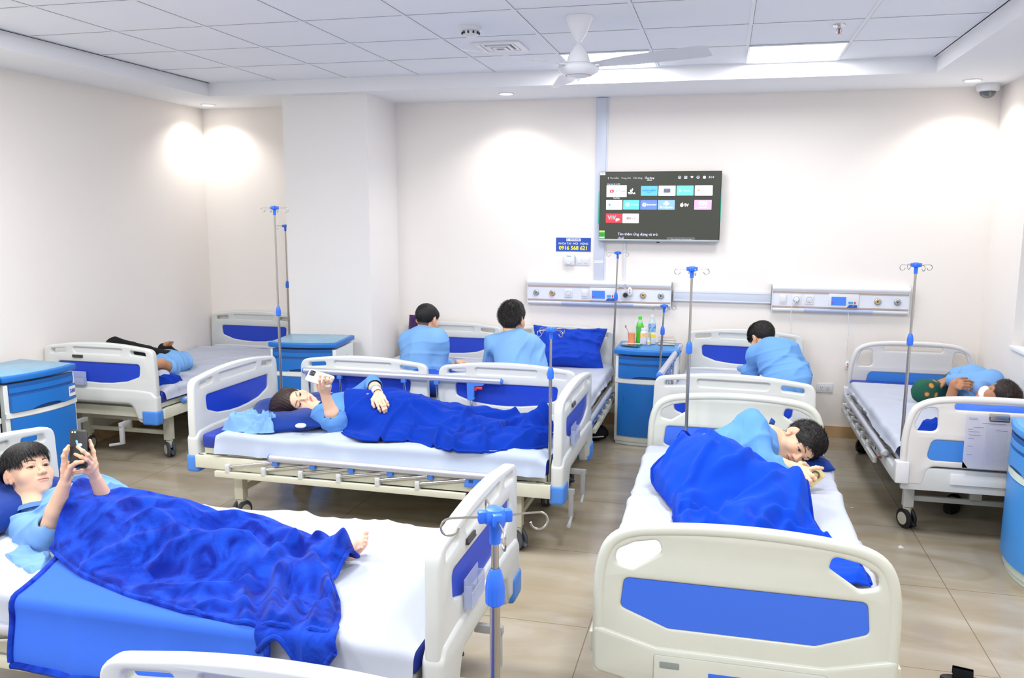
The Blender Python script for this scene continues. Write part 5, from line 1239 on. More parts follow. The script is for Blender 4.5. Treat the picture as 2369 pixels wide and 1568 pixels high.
# ---------------------------------------------------------------- woman on the middle bed
def person_woman():
    t = empty('person', (-2.1, 4.45, .53), 0, 'woman lying on the middle bed holding up a white phone, a wristband on one arm', 'person', 'patients on the beds')
    e0 = set(bpy.data.objects); base = 'ecc3a6'
    c = (-2.448, 4.42, 0.636); s = .985; R = frame((.71, -.561, .426), (-.677, -.71, .195))
    nb = A_((-2.216, 4.339, 0.613))
    head, pl = build_head(c, R, s, base=base, chub=.5, style='long', neck=(tuple(nb), .050), lipc='d4776f', dark='3a2a22')
    sR_, sL_ = A_((-2.111, 4.212, 0.566)), A_((-2.186, 4.557, 0.691)); pel = A_((-1.72, 4.42, .60))
    eR, eL = A_((-2.043, 4.127, 0.584)), A_((-2.002, 4.539, 0.75)); wR, wL = A_((-2.102, 4.121, 0.769)), A_((-1.901, 4.374, 0.737))
    sR_ = A_((-2.18, 4.25, .615)); sL_ = A_((-2.16, 4.60, .63)); eR = A_((-2.068, 4.178, 0.585))
    B = Sdf(); torso(B, sR_, sL_, pel, (0, 0, 1), depth=.085, hipw=.14); B.cap(nb, (sR_+sL_)/2, .045, .06, k=.03)
    B.cap(sR_, eR, .045, .038, k=.02); B.cap(sL_, eL, .045, .036, k=.02)
    for yy in (4.34, 4.50): B.cap((-1.72, yy, .59), (-1.32, yy, .585), .058, .042, k=.03); B.cap((-1.32, yy, .585), (-.98, yy, .565), .04, .028, k=.02)
    body = skin_shell(B, .009, '6f9ad0')
    H = Sdf(); H.chain([eR, eR*.6+wR*.4, wR], [.040, .038, .026], k=.014)
    kn = [(-2.097, 4.059, 0.828), (-2.076, 4.055, 0.839), (-2.063, 4.069, 0.837), (-2.055, 4.089, 0.824)]
    f = [[(-2.084, 4.027, 0.87), (-2.078, 4.027, 0.894), (-2.081, 4.034, 0.907)], [(-2.059, 4.034, 0.875), (-2.053, 4.033, 0.892), (-2.058, 4.048, 0.894)],
         [(-2.039, 4.038, 0.871), (-2.035, 4.042, 0.887), (-2.037, 4.052, 0.887)], [(-2.032, 4.059, 0.858), (-2.025, 4.062, 0.871), (-2.03, 4.072, 0.872)]]
    tips = hand(H, wR, kn, (.3, -.8, .5), f, [(-2.126, 4.099, 0.796), (-2.145, 4.118, 0.816), (-2.137, 4.124, 0.839)], r=.0082, pr=.0135)
    h1 = skin_shell(H, .0026, base, tips=tips)
    H = Sdf(); H.chain([eL, (eL+wL)/2, wL], [.040, .034, .026], k=.014)
    kn = [(-1.867, 4.264, 0.719), (-1.844, 4.26, 0.719), (-1.825, 4.265, 0.724), (-1.822, 4.288, 0.73)]
    f = [[(-1.842, 4.241, 0.694), (-1.832, 4.235, 0.676), (-1.826, 4.239, 0.66)], [(-1.816, 4.241, 0.693), (-1.806, 4.235, 0.672), (-1.803, 4.239, 0.655)],
         [(-1.8, 4.247, 0.7), (-1.794, 4.244, 0.678), (-1.793, 4.247, 0.661)], [(-1.796, 4.269, 0.708), (-1.791, 4.268, 0.693), (-1.79, 4.272, 0.68)]]
    tips = hand(H, wL, kn, (.3, -.5, .8), f, [(-1.885, 4.27, 0.72), (-1.878, 4.258, 0.695), (-1.868, 4.253, 0.68)], r=.0082, pr=.0135)
    h2 = skin_shell(H, .0026, base, tips=tips)
    mesh_obj('body', [head, body, h1, h2], SKIN, t); eyes(t, c, R, s, (.1, 1, -.12)); hair(t, c, R, s, 'long', hairbr, n=4200)
    # loose hair spread on the pillow
    b = MB(); rs = random.Random(4)
    for k in range(420):
        a = pl((rs.uniform(-.02, .085), -.05+rs.uniform(-.03, .03), rs.uniform(-.06, .11))); dx = -.02-rs.random()*.05; z1 = a[2]-.02
        p = [Vector(a), Vector(a)+Vector((dx*.5+rs.uniform(-.01, .02), rs.uniform(-.03, .03)*.6, -.03)), Vector((a[0]+dx*.6+rs.uniform(0, .10), a[1]+rs.uniform(-.06, .02), a[2]-.055))]
        b.tube(p, [.0022, .0016, .0004], 4, cap=False)
    b.build('loose_strands', hairbr, t)
    Sh = Sdf(); torso(Sh, sR_, sL_, pel, (0, 0, 1), g=.015, depth=.09, hipw=.15); Sh.cap(nb+A_((.03, 0, -.02)), (sR_+sL_)/2, .055, .085, k=.03)
    Sh.cap(sR_, eR, .066, .062, k=.02); Sh.cap(eR, eR+(wR-eR)*.12, .066, .070, k=.006); Sh.cap(eR+(wR-eR)*.08, eR+(wR-eR)*.4, .048, .05, k=.006, sub=True)
    Sh.cap(sL_, eL, .060, .055, k=.02); Sh.cap(eL, eL+(wL-eL)*.35, .052, .056, k=.006); Sh.cap(eL+(wL-eL)*.30, eL+(wL-eL)*.7, .040, .044, k=.005, sub=True)
    Sh.cap(c, nb+(A_(c)-nb)*.30, .07, .052, k=.008, sub=True)
    garment('shirt', Sh, .006, mat('shirt_mid', '5f92d4', .8, spec=.15, bump=.2, bscale=500, bdist=.001), t, amp=.008, freq=22, seed=9)
    n_ = unit(A_(c)-nb); u_ = unit(np.cross(n_, (0, 0, 1.))); v_ = np.cross(n_, u_)
    ring = [tuple(nb-n_*.008+(u_*math.cos(a)+v_*math.sin(a))*.062) for a in np.linspace(.6, 5.6, 26)]
    collar_mesh(t, ring, tuple(n_*.022), _m['shirt_mid'])
    # wristband, tape, ear bud
    d = unit(wL-eL); 
    def ringband(name, pos, r, w, m, th=.002):
        u1 = unit(np.cross(d, (0, .3, 1.))); v1 = np.cross(d, u1); b = MB(); n = 28
        rows = [[tuple(pos+d*dd+(u1*math.cos(2*PI*k/n)+v1*math.sin(2*PI*k/n))*rr) for k in range(n+1)] for dd, rr in ((-w/2, r), (-w/2, r+th), (w/2, r+th), (w/2, r))]
        b.grid(rows); return b.build(name, m, t)
    ringband('id_wristband', eL+(wL-eL)*.72, .031, .012, mat('band_blue', '7db4e6', .4)); ringband('tape_dressing', wL+d*.006, .0275, .034, mat('tape_white', 'f2f2f2', .8), .003)
    b = MB(); q = A_((-1.936, 4.343, 0.731)); b.tube([tuple(q), tuple(q+A_((-.012, -.01, .004)))], [.006, .004], 10); b.build('cannula_cap', mat('cannula_pink', 'f096b4', .4), t)
    b = MB(); q = A_(pl((.088, .010, -.018))); q2 = A_(pl((-.088, .010, -.018))); q = q if q[1] < q2[1] else q2
    b.tube([tuple(q), tuple(q+A_((.004, -.006, -.012)))], [.008, .004], 10); b.build('earbud', whitep, t)
    fix(t, [x for x in bpy.data.objects if x not in e0])
    a0, a1 = A_((-2.17, 4.061, 0.888)), A_((-2.031, 4.068, 0.851)); pc = (a0+a1)/2; pc = pc+unit(pc-A_((0, 0, 1.7528)))*.018; rx = unit(a1-a0); cd = unit(A_((0, 0, 1.7528))-pc); ny = unit(cd+A_((-.1, .0, .55))); ny = unit(ny-rx*(ny@rx)); up = np.cross(ny, rx)
    ph = empty('smartphone', tuple(pc), 0, 'white phone with a square black camera bump, held over the woman on the middle bed', 'phone')
    MM = Matrix([list(v) for v in np.stack([rx, up, ny], 1)]); L_ = lambda u, v, w: tuple(MM@Vector((u, v, w)))
    b = MB(); b.plate(rrect(-.074, .074, -.037, .037, .012), [], .010, .003, L_); b.build('case', whitep, ph)
    b = MB(); b.plate(rrect(-.066, -.034, -.002, .030, .006), [], .003, .001, lambda u, v, w: L_(u, v, w+.006)); cb_ = b.build('camera_bump', mat('lens_black', '23262a', .2), ph)
    for (u0, v0) in ((-.058, .022), (-.058, .006), (-.043, .014)):
        b = MB(); b.plate([(u0+.0065*math.cos(a), v0+.0065*math.sin(a)) for a in np.linspace(0, 2*PI, 18)[:-1]], [], .002, .0005, lambda u, v, w: L_(u, v, w+.008)); b.build('lens', mat('lens_glass', '4a5054', .08, spec=.9), cb_)
person_woman()
# ---------------------------------------------------------------- young man curled on the cream bed
def person_man():
    t = empty('person', (.2, 3.9, .53), 0, 'young man lying curled on his side on the cream bed, looking at a gold phone', 'person', 'patients on the beds')
    e0 = set(bpy.data.objects); base = 'ecc0a0'; s = 1.03
    c = (0.395, 4.112, 0.672); R = frame((.067, -.89, -.45), (.932, -.105, .346))
    nb = A_((0.258, 4.114, 0.697))
    head, pl = build_head(c, R, s, base=base, style='short', neck=(tuple(nb), .056), lipc='cf8474')
    sU = A_((0.162, 3.908, 0.792)); sD = A_((0.242, 4.091, 0.578)); pel = A_((-0.021, 3.756, 0.642))
    eU = A_((0.226, 3.759, 0.672)); wU = A_((0.359, 3.785, 0.636)); eU = A_((0.209, 3.772, 0.655))
    B = Sdf(); torso(B, sU, sD, pel, (.7, -.4, .2), depth=.10, hipw=.15); B.cap(nb, (sU+sD)/2, .05, .07, k=.03); B.cap(sU, eU, .055, .045, k=.02)
    kn_ = A_((0.288, 3.452, 0.612)); an = A_((0.091, 3.267, 0.541)); B.cap(pel, kn_, .085, .06, k=.03); B.cap(kn_, an, .055, .038, k=.02)
    body = skin_shell(B, .009, '6f9ad0')
    H = Sdf(); H.chain([eU, (eU+wU)/2, wU], [.046, .041, .029], k=.014)
    kn = [(0.406, 3.777, 0.641), (0.412, 3.755, 0.628), (0.406, 3.741, 0.612), (0.394, 3.736, 0.599)]
    f = [[(0.432, 3.784, 0.647), (0.452, 3.789, 0.649), (0.471, 3.794, 0.647)], [(0.425, 3.737, 0.625), (0.436, 3.738, 0.613), (0.435, 3.756, 0.598)],
         [(0.413, 3.721, 0.607), (0.413, 3.729, 0.595), (0.408, 3.748, 0.586)], [(0.4, 3.726, 0.595), (0.396, 3.735, 0.588), (0.392, 3.754, 0.583)]]
    tips = hand(H, wU, kn, (.2, -.7, .5), f, [(0.379, 3.814, 0.654), (0.399, 3.849, 0.645), (0.417, 3.871, 0.627)], r=.0092, pr=.016)
    h1 = skin_shell(H, .0026, base, tips=tips)
    mesh_obj('body', [head, body, h1], SKIN, t); eyes(t, c, R, s, (0, 1, -.2)); hair(t, c, R, s, 'short', hairm, n=4200, seed=8)
    Sh = Sdf(); torso(Sh, sU, sD, pel, (.7, -.4, .2), g=.016, depth=.100, hipw=.125); Sh.cap(nb+A_((-.04, 0, -.01)), (sU+sD)/2, .062, .10, k=.04)
    Sh.cap(sU, eU, .078, .066, k=.03); Sh.cap(eU, eU+(wU-eU)*.74, .064, .046, k=.02); Sh.cap(eU+(wU-eU)*.80, eU+(wU-eU)*1.0, .050, .05, k=.003, sub=True)
    Sh.cap(c, nb+(A_(c)-nb)*.30, .07, .056, k=.008, sub=True)
    garment('shirt', Sh, .006, mat('shirt_strong', '6399dc', .8, spec=.15, bump=.2, bscale=500, bdist=.001), t, amp=.016, freq=18, seed=12)
    n_ = unit(A_(c)-nb); u_ = unit(np.cross(n_, (0, 0, 1.))); v_ = np.cross(n_, u_)
    ring = [tuple(nb-n_*.012+(u_*math.cos(a)+v_*math.sin(a))*.068) for a in np.linspace(-.5, 4.4, 26)]
    collar_mesh(t, ring, tuple(n_*.026), _m['shirt_strong'])
    fix(t, [x for x in bpy.data.objects if x not in e0])
    pc = A_((0.444, 3.812, 0.611)); rx = unit(A_((0.469, 3.832, 0.629))-pc); ny = unit(A_((.1, -.85, .45))); ny = unit(ny-rx*(ny@rx)); up = np.cross(ny, rx)
    ph = empty('smartphone', tuple(pc), 0, 'gold phone with a dark ring grip in the young man\'s hand', 'phone')
    MM = Matrix([list(v) for v in np.stack([rx, up, ny], 1)]); L_ = lambda u, v, w: tuple(MM@Vector((u, v, w)))
    b = MB(); b.plate(rrect(-.060, .036, -.034, .030, .009), [], .008, .002, L_); b.build('case', mat('phone_gold', 'cdbd8a', .3, metal=.3), ph)
    b = MB(); b.tube([L_(-.004+.017*math.cos(a), -.002+.017*math.sin(a), .007) for a in np.linspace(0, 2*PI, 28)[:-1]], .0035, 8, closed=True); b.build('ring_grip', mat('ring_dark', '57564a', .3), ph)
    b = MB(); b.plate([(.024+.005*math.cos(a), .018+.005*math.sin(a)) for a in np.linspace(0, 2*PI, 14)[:-1]], [], .002, 0, lambda u, v, w: L_(u, v, w+.005)); b.build('lens', mat('lens_black', '23262a', .2), ph)
person_man()
# ---------------------------------------------------------------- seated boys seen from behind
def seated(label, head_c, fwd, sL_, sR_, pel, arms, style, s=.93, base='e8b893', legs=(), seed=1, lean=0, nrm=None, tr=None, shade='7aaadf', hn=2600, up=(0, 0, 1), hairmat=None):
    t = empty('person', (pel[0], pel[1], .53), 0, label, 'person', 'patients on the beds'); e0 = set(bpy.data.objects)
    R = frame(fwd, up); sL_, sR_, pel = A_(sL_), A_(sR_), A_(pel); mid = (sL_+sR_)/2; c = A_(head_c)
    nb = mid+(c-mid)*.28+A_((0, 0, .0))
    head, pl = build_head(tuple(c), R, s, base=base, chub=.6, style=style, neck=(tuple(nb), .048), detail=1, res=.0026)
    n0 = nrm or (fwd[0], fwd[1], 0)
    B = Sdf(); torso(B, sL_, sR_, pel, n0, depth=.08, hipw=.13); B.cap(nb, mid, .045, .065, k=.03)
    for a in arms: B.cap(a[0], a[1], .038, .033, k=.02); B.cap(a[1], a[2], .032, .022, k=.015)
    for l in legs: B.cap(l[0], l[1], .07, .05, k=.03); B.cap(l[1], l[2], .05, .034, k=.02); B.cap(l[2], A_(l[2])+A_((l[3][0], l[3][1], -.03)), .03, .022, k=.015)
    shells = [head, skin_shell(B, .007, '6f9ad0')]
    for a in arms:
        if len(a) > 3:
            H = Sdf(); e, w, d = A_(a[1]), A_(a[2]), unit(a[3]); n = unit(a[4]); lat = unit(np.cross(d, n))
            H.chain([e*.4+w*.6, w], [.026, .021], k=.01)
            kn = [w+d*.062+lat*(.026-.0165*i) for i in range(4)]; f = []
            for i in range(4):
                L1 = (.036, .040, .037, .029)[i]; p1 = kn[i]+(d*.9-n*.25)*L1; p2 = p1+(d*.6-n*.6)*L1*.62; p3 = p2+(d*.35-n*.8)*L1*.5; f.append([p1, p2, p3])
            tips = hand(H, w, kn, n, f, [w+d*.03+lat*.036-n*.01, w+d*.055+lat*.042-n*.018, w+d*.075+lat*.038-n*.022], r=.0075, pr=.012)
            shells.append(skin_shell(H, .003, base, tips=tips))
    mesh_obj('body', shells, SKIN, t); eyes(t, tuple(c), R, s); hair(t, tuple(c), R, s, style, hairmat or hairm, n=hn, seed=seed)
    sm_ = mat('shirt_'+shade, shade, .8, spec=.15, bump=.2, bscale=500, bdist=.001)
    Sh = Sdf(); torso(Sh, sL_, sR_, pel, n0, g=.016, depth=.088, hipw=.15, k=.05); Sh.cap(nb-A_((0, 0, .02)), mid, .055, .085, k=.04)
    for q in (sL_, sR_): Sh.cap(nb+(mid-nb)*.25, q+(mid-q)*.15, .056, .060, k=.05)
    for a in arms:
        Sh.cap(a[0], a[1], .058, .052, k=.03); e, w = A_(a[1]), A_(a[2]); k_ = a[5] if len(a) > 5 else .7
        Sh.cap(e, e+(w-e)*k_, .050, .044, k=.015); Sh.cap(e+(w-e)*k_, w, .036, .05, k=.003, sub=True)
    garment('shirt', Sh, .0065, sm_, t, amp=.018, freq=17, seed=seed)
    n_ = unit(c-nb); u_ = unit(np.cross(n_, fwd)); v_ = np.cross(n_, u_)
    ring = [tuple(nb-n_*.006+(u_*math.cos(a)+v_*math.sin(a))*.060) for a in np.linspace(0, 2*PI, 28)]
    collar_mesh(t, ring, tuple(n_*.034), sm_, flare=.010)
    if legs:
        T = Sdf(); T.ell(pel-A_((0, 0, .05)), (.13, .11, .08), k=.04)
        for l in legs: T.cap(l[0], l[1], .088, .066, k=.04); T.cap(l[1], A_(l[1])+(A_(l[2])-A_(l[1]))*.86, .064, .052, k=.02)
        garment('trousers', T, .008, tr or mat('trouser_blue', '2456c8', .85), t, amp=.008, freq=18, seed=seed+3)
    fix(t, [x for x in bpy.data.objects if x not in e0])
    return t, pl
seated('boy seated on the bed by the pillar with his back turned, nearest the purple cushion', (-1.973, 5.42, 1.033), (.30, .93, -.30),
       (-2.094, 5.38, 0.879), (-1.849, 5.28, 0.91), (-2.016, 5.3, 0.66), [((-2.103, 5.42, 0.852), (-2.18, 5.5, 0.671), (-2.037, 5.6, 0.602)), ((-1.832, 5.3, 0.863), (-1.84, 5.3, 0.717), (-1.8, 5.5, 0.732), (.75, .6, -.1), (0, 0, 1), .72)],
       'buzz', s=.94, legs=[((-2.077, 5.4, 0.607), (-1.68, 5.45, .60), (-1.70, 5.42, .22), (.08, .02)), ((-1.945, 5.22, 0.648), (-1.66, 5.27, .60), (-1.68, 5.25, .22), (.08, .02))], seed=2, shade='7aaadf', hn=5000)
seated('boy seated on the bed with the plump blue pillow, back turned, hair sticking up', (-1.356, 5.38, 1.059), (.22, .97, -.05),
       (-1.465, 5.36, 0.89), (-1.2, 5.3, 0.904), (-1.292, 5.2, 0.651), [((-1.483, 5.36, 0.872), (-1.542, 5.44, 0.657), (-1.512, 5.58, 0.595)), ((-1.182, 5.3, 0.87), (-1.112, 5.24, 0.717), (-1.128, 5.18, 0.658), (.1, -.2, -1), (.9, 0, 0), .85)],
       'short', s=1.04, legs=[((-1.50, 5.25, .60), (-1.48, 5.65, .62), (-1.40, 5.95, .56), (.05, .08)), ((-1.34, 5.22, .60), (-1.20, 5.62, .62), (-1.28, 5.92, .56), (.05, .08))], seed=5, shade='7dade0', hn=5500)
seated('boy leaning forward on the bed beside nightstand 582, back turned', (0.28, 5.67, 0.951), (-.45, .50, -.74),
       (0.246, 5.55, 0.859), (0.421, 5.41, 0.917), (0.417, 5.23, 0.764), [((0.247, 5.55, 0.853), (0.221, 5.6, 0.734), (0.147, 5.75, 0.733)), ((0.432, 5.41, 0.907), (0.529, 5.37, 0.775), (0.478, 5.55, 0.682), (-.6, .6, -.2), (0, 0, 1), .3)],
       'tuft', s=.96, legs=[((.36, 5.34, .54), (.18, 5.74, .60), (.30, 5.46, .55), (.05, -.05)), ((.46, 5.30, .54), (.52, 5.74, .58), (.40, 5.50, .55), (.05, -.05))], seed=9, nrm=(-.45, .7, -.3), up=(-.35, .62, .65), shade='6c9fdc', hn=4500, tr=mat('denim', '7c93b8', .8, noise=.2, nscale=40))
# ---------------------------------------------------------------- person curled up on the right corner bed
def person_right():
    t = empty('person', (1.5, 5.3, .53), 0, 'masked person in green floral trousers curled up on the right corner bed', 'person', 'patients on the beds'); e0 = set(bpy.data.objects)
    base = 'b98463'; c = (1.657, 5.463, 0.672); s = .98; R = frame((-.50, .55, .60), (.88, -.42, .10)); R = frame((-.55, .25, .72), (.85, -.30, .20))
    nb = A_((1.59, 5.655, 0.674)); sU = A_((1.64, 5.777, 0.708)); sD = A_((1.698, 5.905, 0.57)); pel = A_((1.673, 6.311, 0.543))
    sU = A_((1.682, 5.767, 0.712)); nb = A_((1.58, 5.575, 0.709))
    head, pl = build_head(c, R, s, base=base, style='short', neck=(tuple(nb), .040), res=.0026)
    eU = A_((1.474, 5.837, 0.687)); wU = A_((1.48, 5.972, 0.676)); B = Sdf(); torso(B, sU, sD, pel, (-.6, .1, .3), depth=.10, hipw=.15); B.cap(nb, (sU+sD)/2, .05, .07, k=.03)
    kn_ = A_((1.33, 5.846, 0.62)); an = A_((1.543, 6.246, 0.58)); B.cap(pel, kn_, .07, .06, k=.03); B.cap(kn_, an, .055, .04, k=.02)
    shells = [head, skin_shell(B, .009, '6f9ad0')]
    for e, w, kn, f, th in (
        ((1.419, 5.581, 0.605), (1.429, 5.562, 0.731), [(1.472, 5.566, 0.751), (1.47, 5.542, 0.739), (1.465, 5.528, 0.726), (1.455, 5.524, 0.712)],
         [[(1.512, 5.586, 0.752), (1.536, 5.601, 0.742), (1.555, 5.614, 0.732)], [(1.512, 5.563, 0.738), (1.536, 5.577, 0.728), (1.56, 5.602, 0.716)], [(1.504, 5.548, 0.724), (1.528, 5.563, 0.714), (1.548, 5.587, 0.702)], [(1.489, 5.542, 0.708), (1.508, 5.555, 0.698), (1.527, 5.579, 0.689)]], [(1.449, 5.581, 0.755), (1.483, 5.611, 0.759), (1.512, 5.628, 0.758)]),
        ((1.542, 5.937, 0.686), (1.478, 5.921, 0.686), [(1.439, 5.912, 0.685), (1.434, 5.898, 0.673), (1.43, 5.885, 0.664), (1.43, 5.883, 0.653)],
         [[(1.423, 5.907, 0.68), (1.415, 5.903, 0.665), (1.413, 5.9, 0.651)], [(1.415, 5.892, 0.667), (1.407, 5.889, 0.656), (1.405, 5.886, 0.642)], [(1.413, 5.88, 0.658), (1.408, 5.877, 0.644), (1.409, 5.875, 0.636)], [(1.416, 5.879, 0.647), (1.414, 5.877, 0.636), (1.417, 5.876, 0.627)]], [(1.441, 5.868, 0.671), (1.428, 5.852, 0.659), (1.417, 5.848, 0.645)])):
        H = Sdf(); H.chain([e, w], [.036, .026], k=.012); tips = hand(H, w, kn, (-.2, -.4, .8), f, th, r=.0088, pr=.0145); shells.append(skin_shell(H, .003, base, tips=tips))
    mesh_obj('body', shells, SKIN, t); eyes(t, c, R, s); hair(t, c, R, s, 'short', hairbr, n=3500, seed=11)
    Sh = Sdf(); torso(Sh, sU, sD, pel, (-.6, .1, .3), g=.02, depth=.11, hipw=.17, k=.05); Sh.cap(nb+A_((0, .05, -.03)), (sU+sD)/2, .06, .10, k=.04)
    Sh.cap(sU, (1.52, 5.85, 0.696), .085, .062, k=.04); Sh.cap((1.52, 5.85, 0.696), (1.498, 5.886, 0.693), .056, .052, k=.01); Sh.cap(sD, (1.48, 5.744, 0.55), .07, .05, k=.03)
    garment('shirt', Sh, .0065, _m['shirt_7aaadf'], t, amp=.017, freq=17, seed=21)
    T = Sdf(); T.ell(pel, (.16, .16, .15), k=.05); T.cap(pel, kn_, .095, .085, k=.04); T.cap(kn_, an, .08, .055, k=.02)
    garment('trousers', T, .008, floral, t, amp=.008, freq=14, seed=22)
    # face mask
    M_ = Sdf(); M_.ell((0, .050, -.052), (.054, .050, .040), k=.02); M_.ell((0, .085, -.035), (.024, .026, .030), k=.02)
    V, Q = M_.mesh(.004); V = (V*s)@np.array(R).T+np.array(c); mesh_obj('face_mask', [(V, Q, None)], mat('mask_white', 'eef1f4', .8), t)
    fix(t, [x for x in bpy.data.objects if x not in e0])
def floral_material():
    m = bpy.data.materials.new('floral_green'); m.use_nodes = True; N = m.node_tree.nodes; L = m.node_tree.links; p = N['Principled BSDF']
    tc = N.new('ShaderNodeTexCoord'); v = N.new('ShaderNodeTexVoronoi'); v.inputs['Scale'].default_value = 13; L.new(tc.outputs['Object'], v.inputs[0])
    r = N.new('ShaderNodeValToRGB'); L.new(v.outputs['Distance'], r.inputs[0]); e = r.color_ramp.elements; r.color_ramp.interpolation = 'CONSTANT'
    e[0].position = 0; e[0].color = lin('c9a24c')+[1]; e[1].position = .22; e[1].color = lin('6e3f2a')+[1]; x = r.color_ramp.elements.new(.30); x.color = lin('0d5644')+[1]
    L.new(r.outputs[0], p.inputs['Base Color']); p.inputs['Roughness'].default_value = .8; return m
floral = floral_material()
person_right()
# ---------------------------------------------------------------- boy on the left bed
def person_left():
    t = empty('person', (-4.1, 5.3, .53), 0, 'boy in black trousers and light blue shirt lying on the left bed, one knee up', 'person', 'patients on the beds'); e0 = set(bpy.data.objects)
    base = 'c08a66'; sA, sB = A_((-4.33, 5.26, .575)), A_((-4.04, 5.26, .575)); pel = A_((-4.20, 5.64, .585)); nb = A_((-4.15, 5.13, .63)); c = (-4.13, 5.06, .66); s = .92
    R = frame((0.15, .25, .95), (.05, -.97, .25))
    head, pl = build_head(c, R, s, base=base, style='short', neck=(tuple(nb), .05), res=.003)
    B = Sdf(); torso(B, sA, sB, pel, (0, 0, 1), depth=.08, hipw=.13); B.cap(nb, (sA+sB)/2, .04, .06, k=.03)
    k1, a1 = A_((-4.355, 5.22, 0.778)), A_((-4.45, 5.72, .57)); k2 = A_((-4.266, 5.768, 0.6)); a2 = A_((-4.418, 5.845, 0.67)); ft = A_((-4.316, 5.798, 0.71))
    B.cap(pel, k1, .065, .05, k=.03); B.cap(k1, a1, .048, .032, k=.02); B.cap(pel, k2, .065, .05, k=.03); B.cap(k2, a2, .045, .032, k=.02)
    F = Sdf(); F.chain([a2, a2*.4+ft*.6, ft], [.030, .027, .022], k=.012)
    for i in range(5):
        o_ = A_((-4.284, 5.795, 0.74))-ft; sp = unit(np.cross(o_, (0, 0, 1.)))*(.024-.012*i); F.chain([ft+sp*.8, ft+sp+unit(o_)*(.030-.003*i)], [.012, .0085-.0006*i], k=.006)
    e, w = A_((-3.961, 5.338, 0.6)), A_((-3.93, 5.069, 0.675)); m_ = A_((-3.957, 5.21, 0.665))
    H = Sdf(); H.chain([e, m_, w], [.040, .036, .026], k=.014)
    d = unit(A_((-.5, -.35, -.05))); n = A_((0, 0, 1.)); lat = unit(np.cross(d, n)); kn = [w+d*.06+lat*(.026-.0165*i) for i in range(4)]
    f = [[k+(d*.9-n*.25)*.034, k+(d*1.5-n*.9)*.034, k+(d*1.7-n*1.5)*.034] for k in kn]
    tips = hand(H, w, kn, n, f, [w+d*.03+lat*.036, w+d*.05+lat*.042, w+d*.07+lat*.04], r=.008, pr=.013)
    mesh_obj('body', [head, skin_shell(B, .009, '6f9ad0'), skin_shell(F, .003, base), skin_shell(H, .003, base, tips=tips)], SKIN, t); eyes(t, c, R, s); hair(t, c, R, s, 'short', hairm, n=2500, seed=12)
    Sh = Sdf(); torso(Sh, sA, sB, pel, (0, 0, 1), g=.020, depth=.078, hipw=.155); Sh.cap(sB, e, .06, .055, k=.03); Sh.cap(sA, (-4.42, 5.40, .59), .055, .05, k=.03)
    Sh.cap(e, e+(m_-e)*.25, .055, .058, k=.008); Sh.cap(e+(m_-e)*.2, m_, .042, .045, k=.004, sub=True)
    garment('shirt', Sh, .0065, _m['shirt_7aaadf'], t, amp=.016, freq=20, seed=31)
    T = Sdf(); T.ell(pel+A_((0, .05, -.01)), (.13, .11, .075), k=.04); T.cap(pel, k1, .085, .068, k=.04); T.cap(k1, a1, .064, .050, k=.02); T.cap(pel, k2, .085, .066, k=.04); T.cap(k2, k2+(a2-k2)*.8, .062, .054, k=.02)
    garment('trousers', T, .008, pants, t, amp=.006, freq=16, seed=32)
    fix(t, [x for x in bpy.data.objects if x not in e0])
person_left()

# ================================================================ pillows, blankets, folded clothes
def resample(pts, n):
    p = np.array(pts, float); d = np.r_[0, np.cumsum(np.linalg.norm(np.diff(p, axis=0), axis=1))]; t = np.linspace(0, d[-1], n)
    # smooth (Catmull-like) through linear resample then blur
    q = np.stack([np.interp(t, d, p[:, i]) for i in range(p.shape[1])], 1)
    for _ in range(3): q[1:-1] = q[1:-1]*.5+(q[:-2]+q[2:])*.25
    return q
def coons(B0, B1, L0_, L1_, nu, nv):
    """B0: v=0 edge, B1: v=1 edge (along u); L0: u=0 edge, L1: u=1 edge (along v)"""
    b0, b1, l0, l1 = resample(B0, nu), resample(B1, nu), resample(L0_, nv), resample(L1_, nv)
    c00, c10, c01, c11 = b0[0], b0[-1], b1[0], b1[-1]
    l0 = l0+(1-np.linspace(0, 1, nv)[:, None])*(c00-l0[0])+np.linspace(0, 1, nv)[:, None]*(c01-l0[-1]); l1 = l1+(1-np.linspace(0, 1, nv)[:, None])*(c10-l1[0])+np.linspace(0, 1, nv)[:, None]*(c11-l1[-1])
    u = np.linspace(0, 1, nu)[:, None, None]; v = np.linspace(0, 1, nv)[None, :, None]
    return (1-v)*b0[:, None]+v*b1[:, None]+(1-u)*l0[None]+u*l1[None]-((1-u)*(1-v)*c00+u*(1-v)*c10+(1-u)*v*c01+u*v*c11)
def bodyheight(X, Y, caps, base):
    H = np.full(X.shape, base)
    for a, b_, ra, rb, w in caps:
        a, b_ = np.array(a, float), np.array(b_, float); d = b_[:2]-a[:2]; L2 = max(d@d, 1e-9)
        t = np.clip(((X-a[0])*d[0]+(Y-a[1])*d[1])/L2, 0, 1); dx = X-(a[0]+t*d[0]); dy = Y-(a[1]+t*d[1]); r = ra+(rb-ra)*t
        top = a[2]+(b_[2]-a[2])*t+r; dist = np.sqrt(dx*dx+dy*dy)
        f = np.exp(-(dist/(r*w))**2.6); h = base+(top-base)*f; k = .02
        m = np.clip(.5+.5*(h-H)/k, 0, 1); H = H*(1-m)+h*m+k*m*(1-m)
    return H
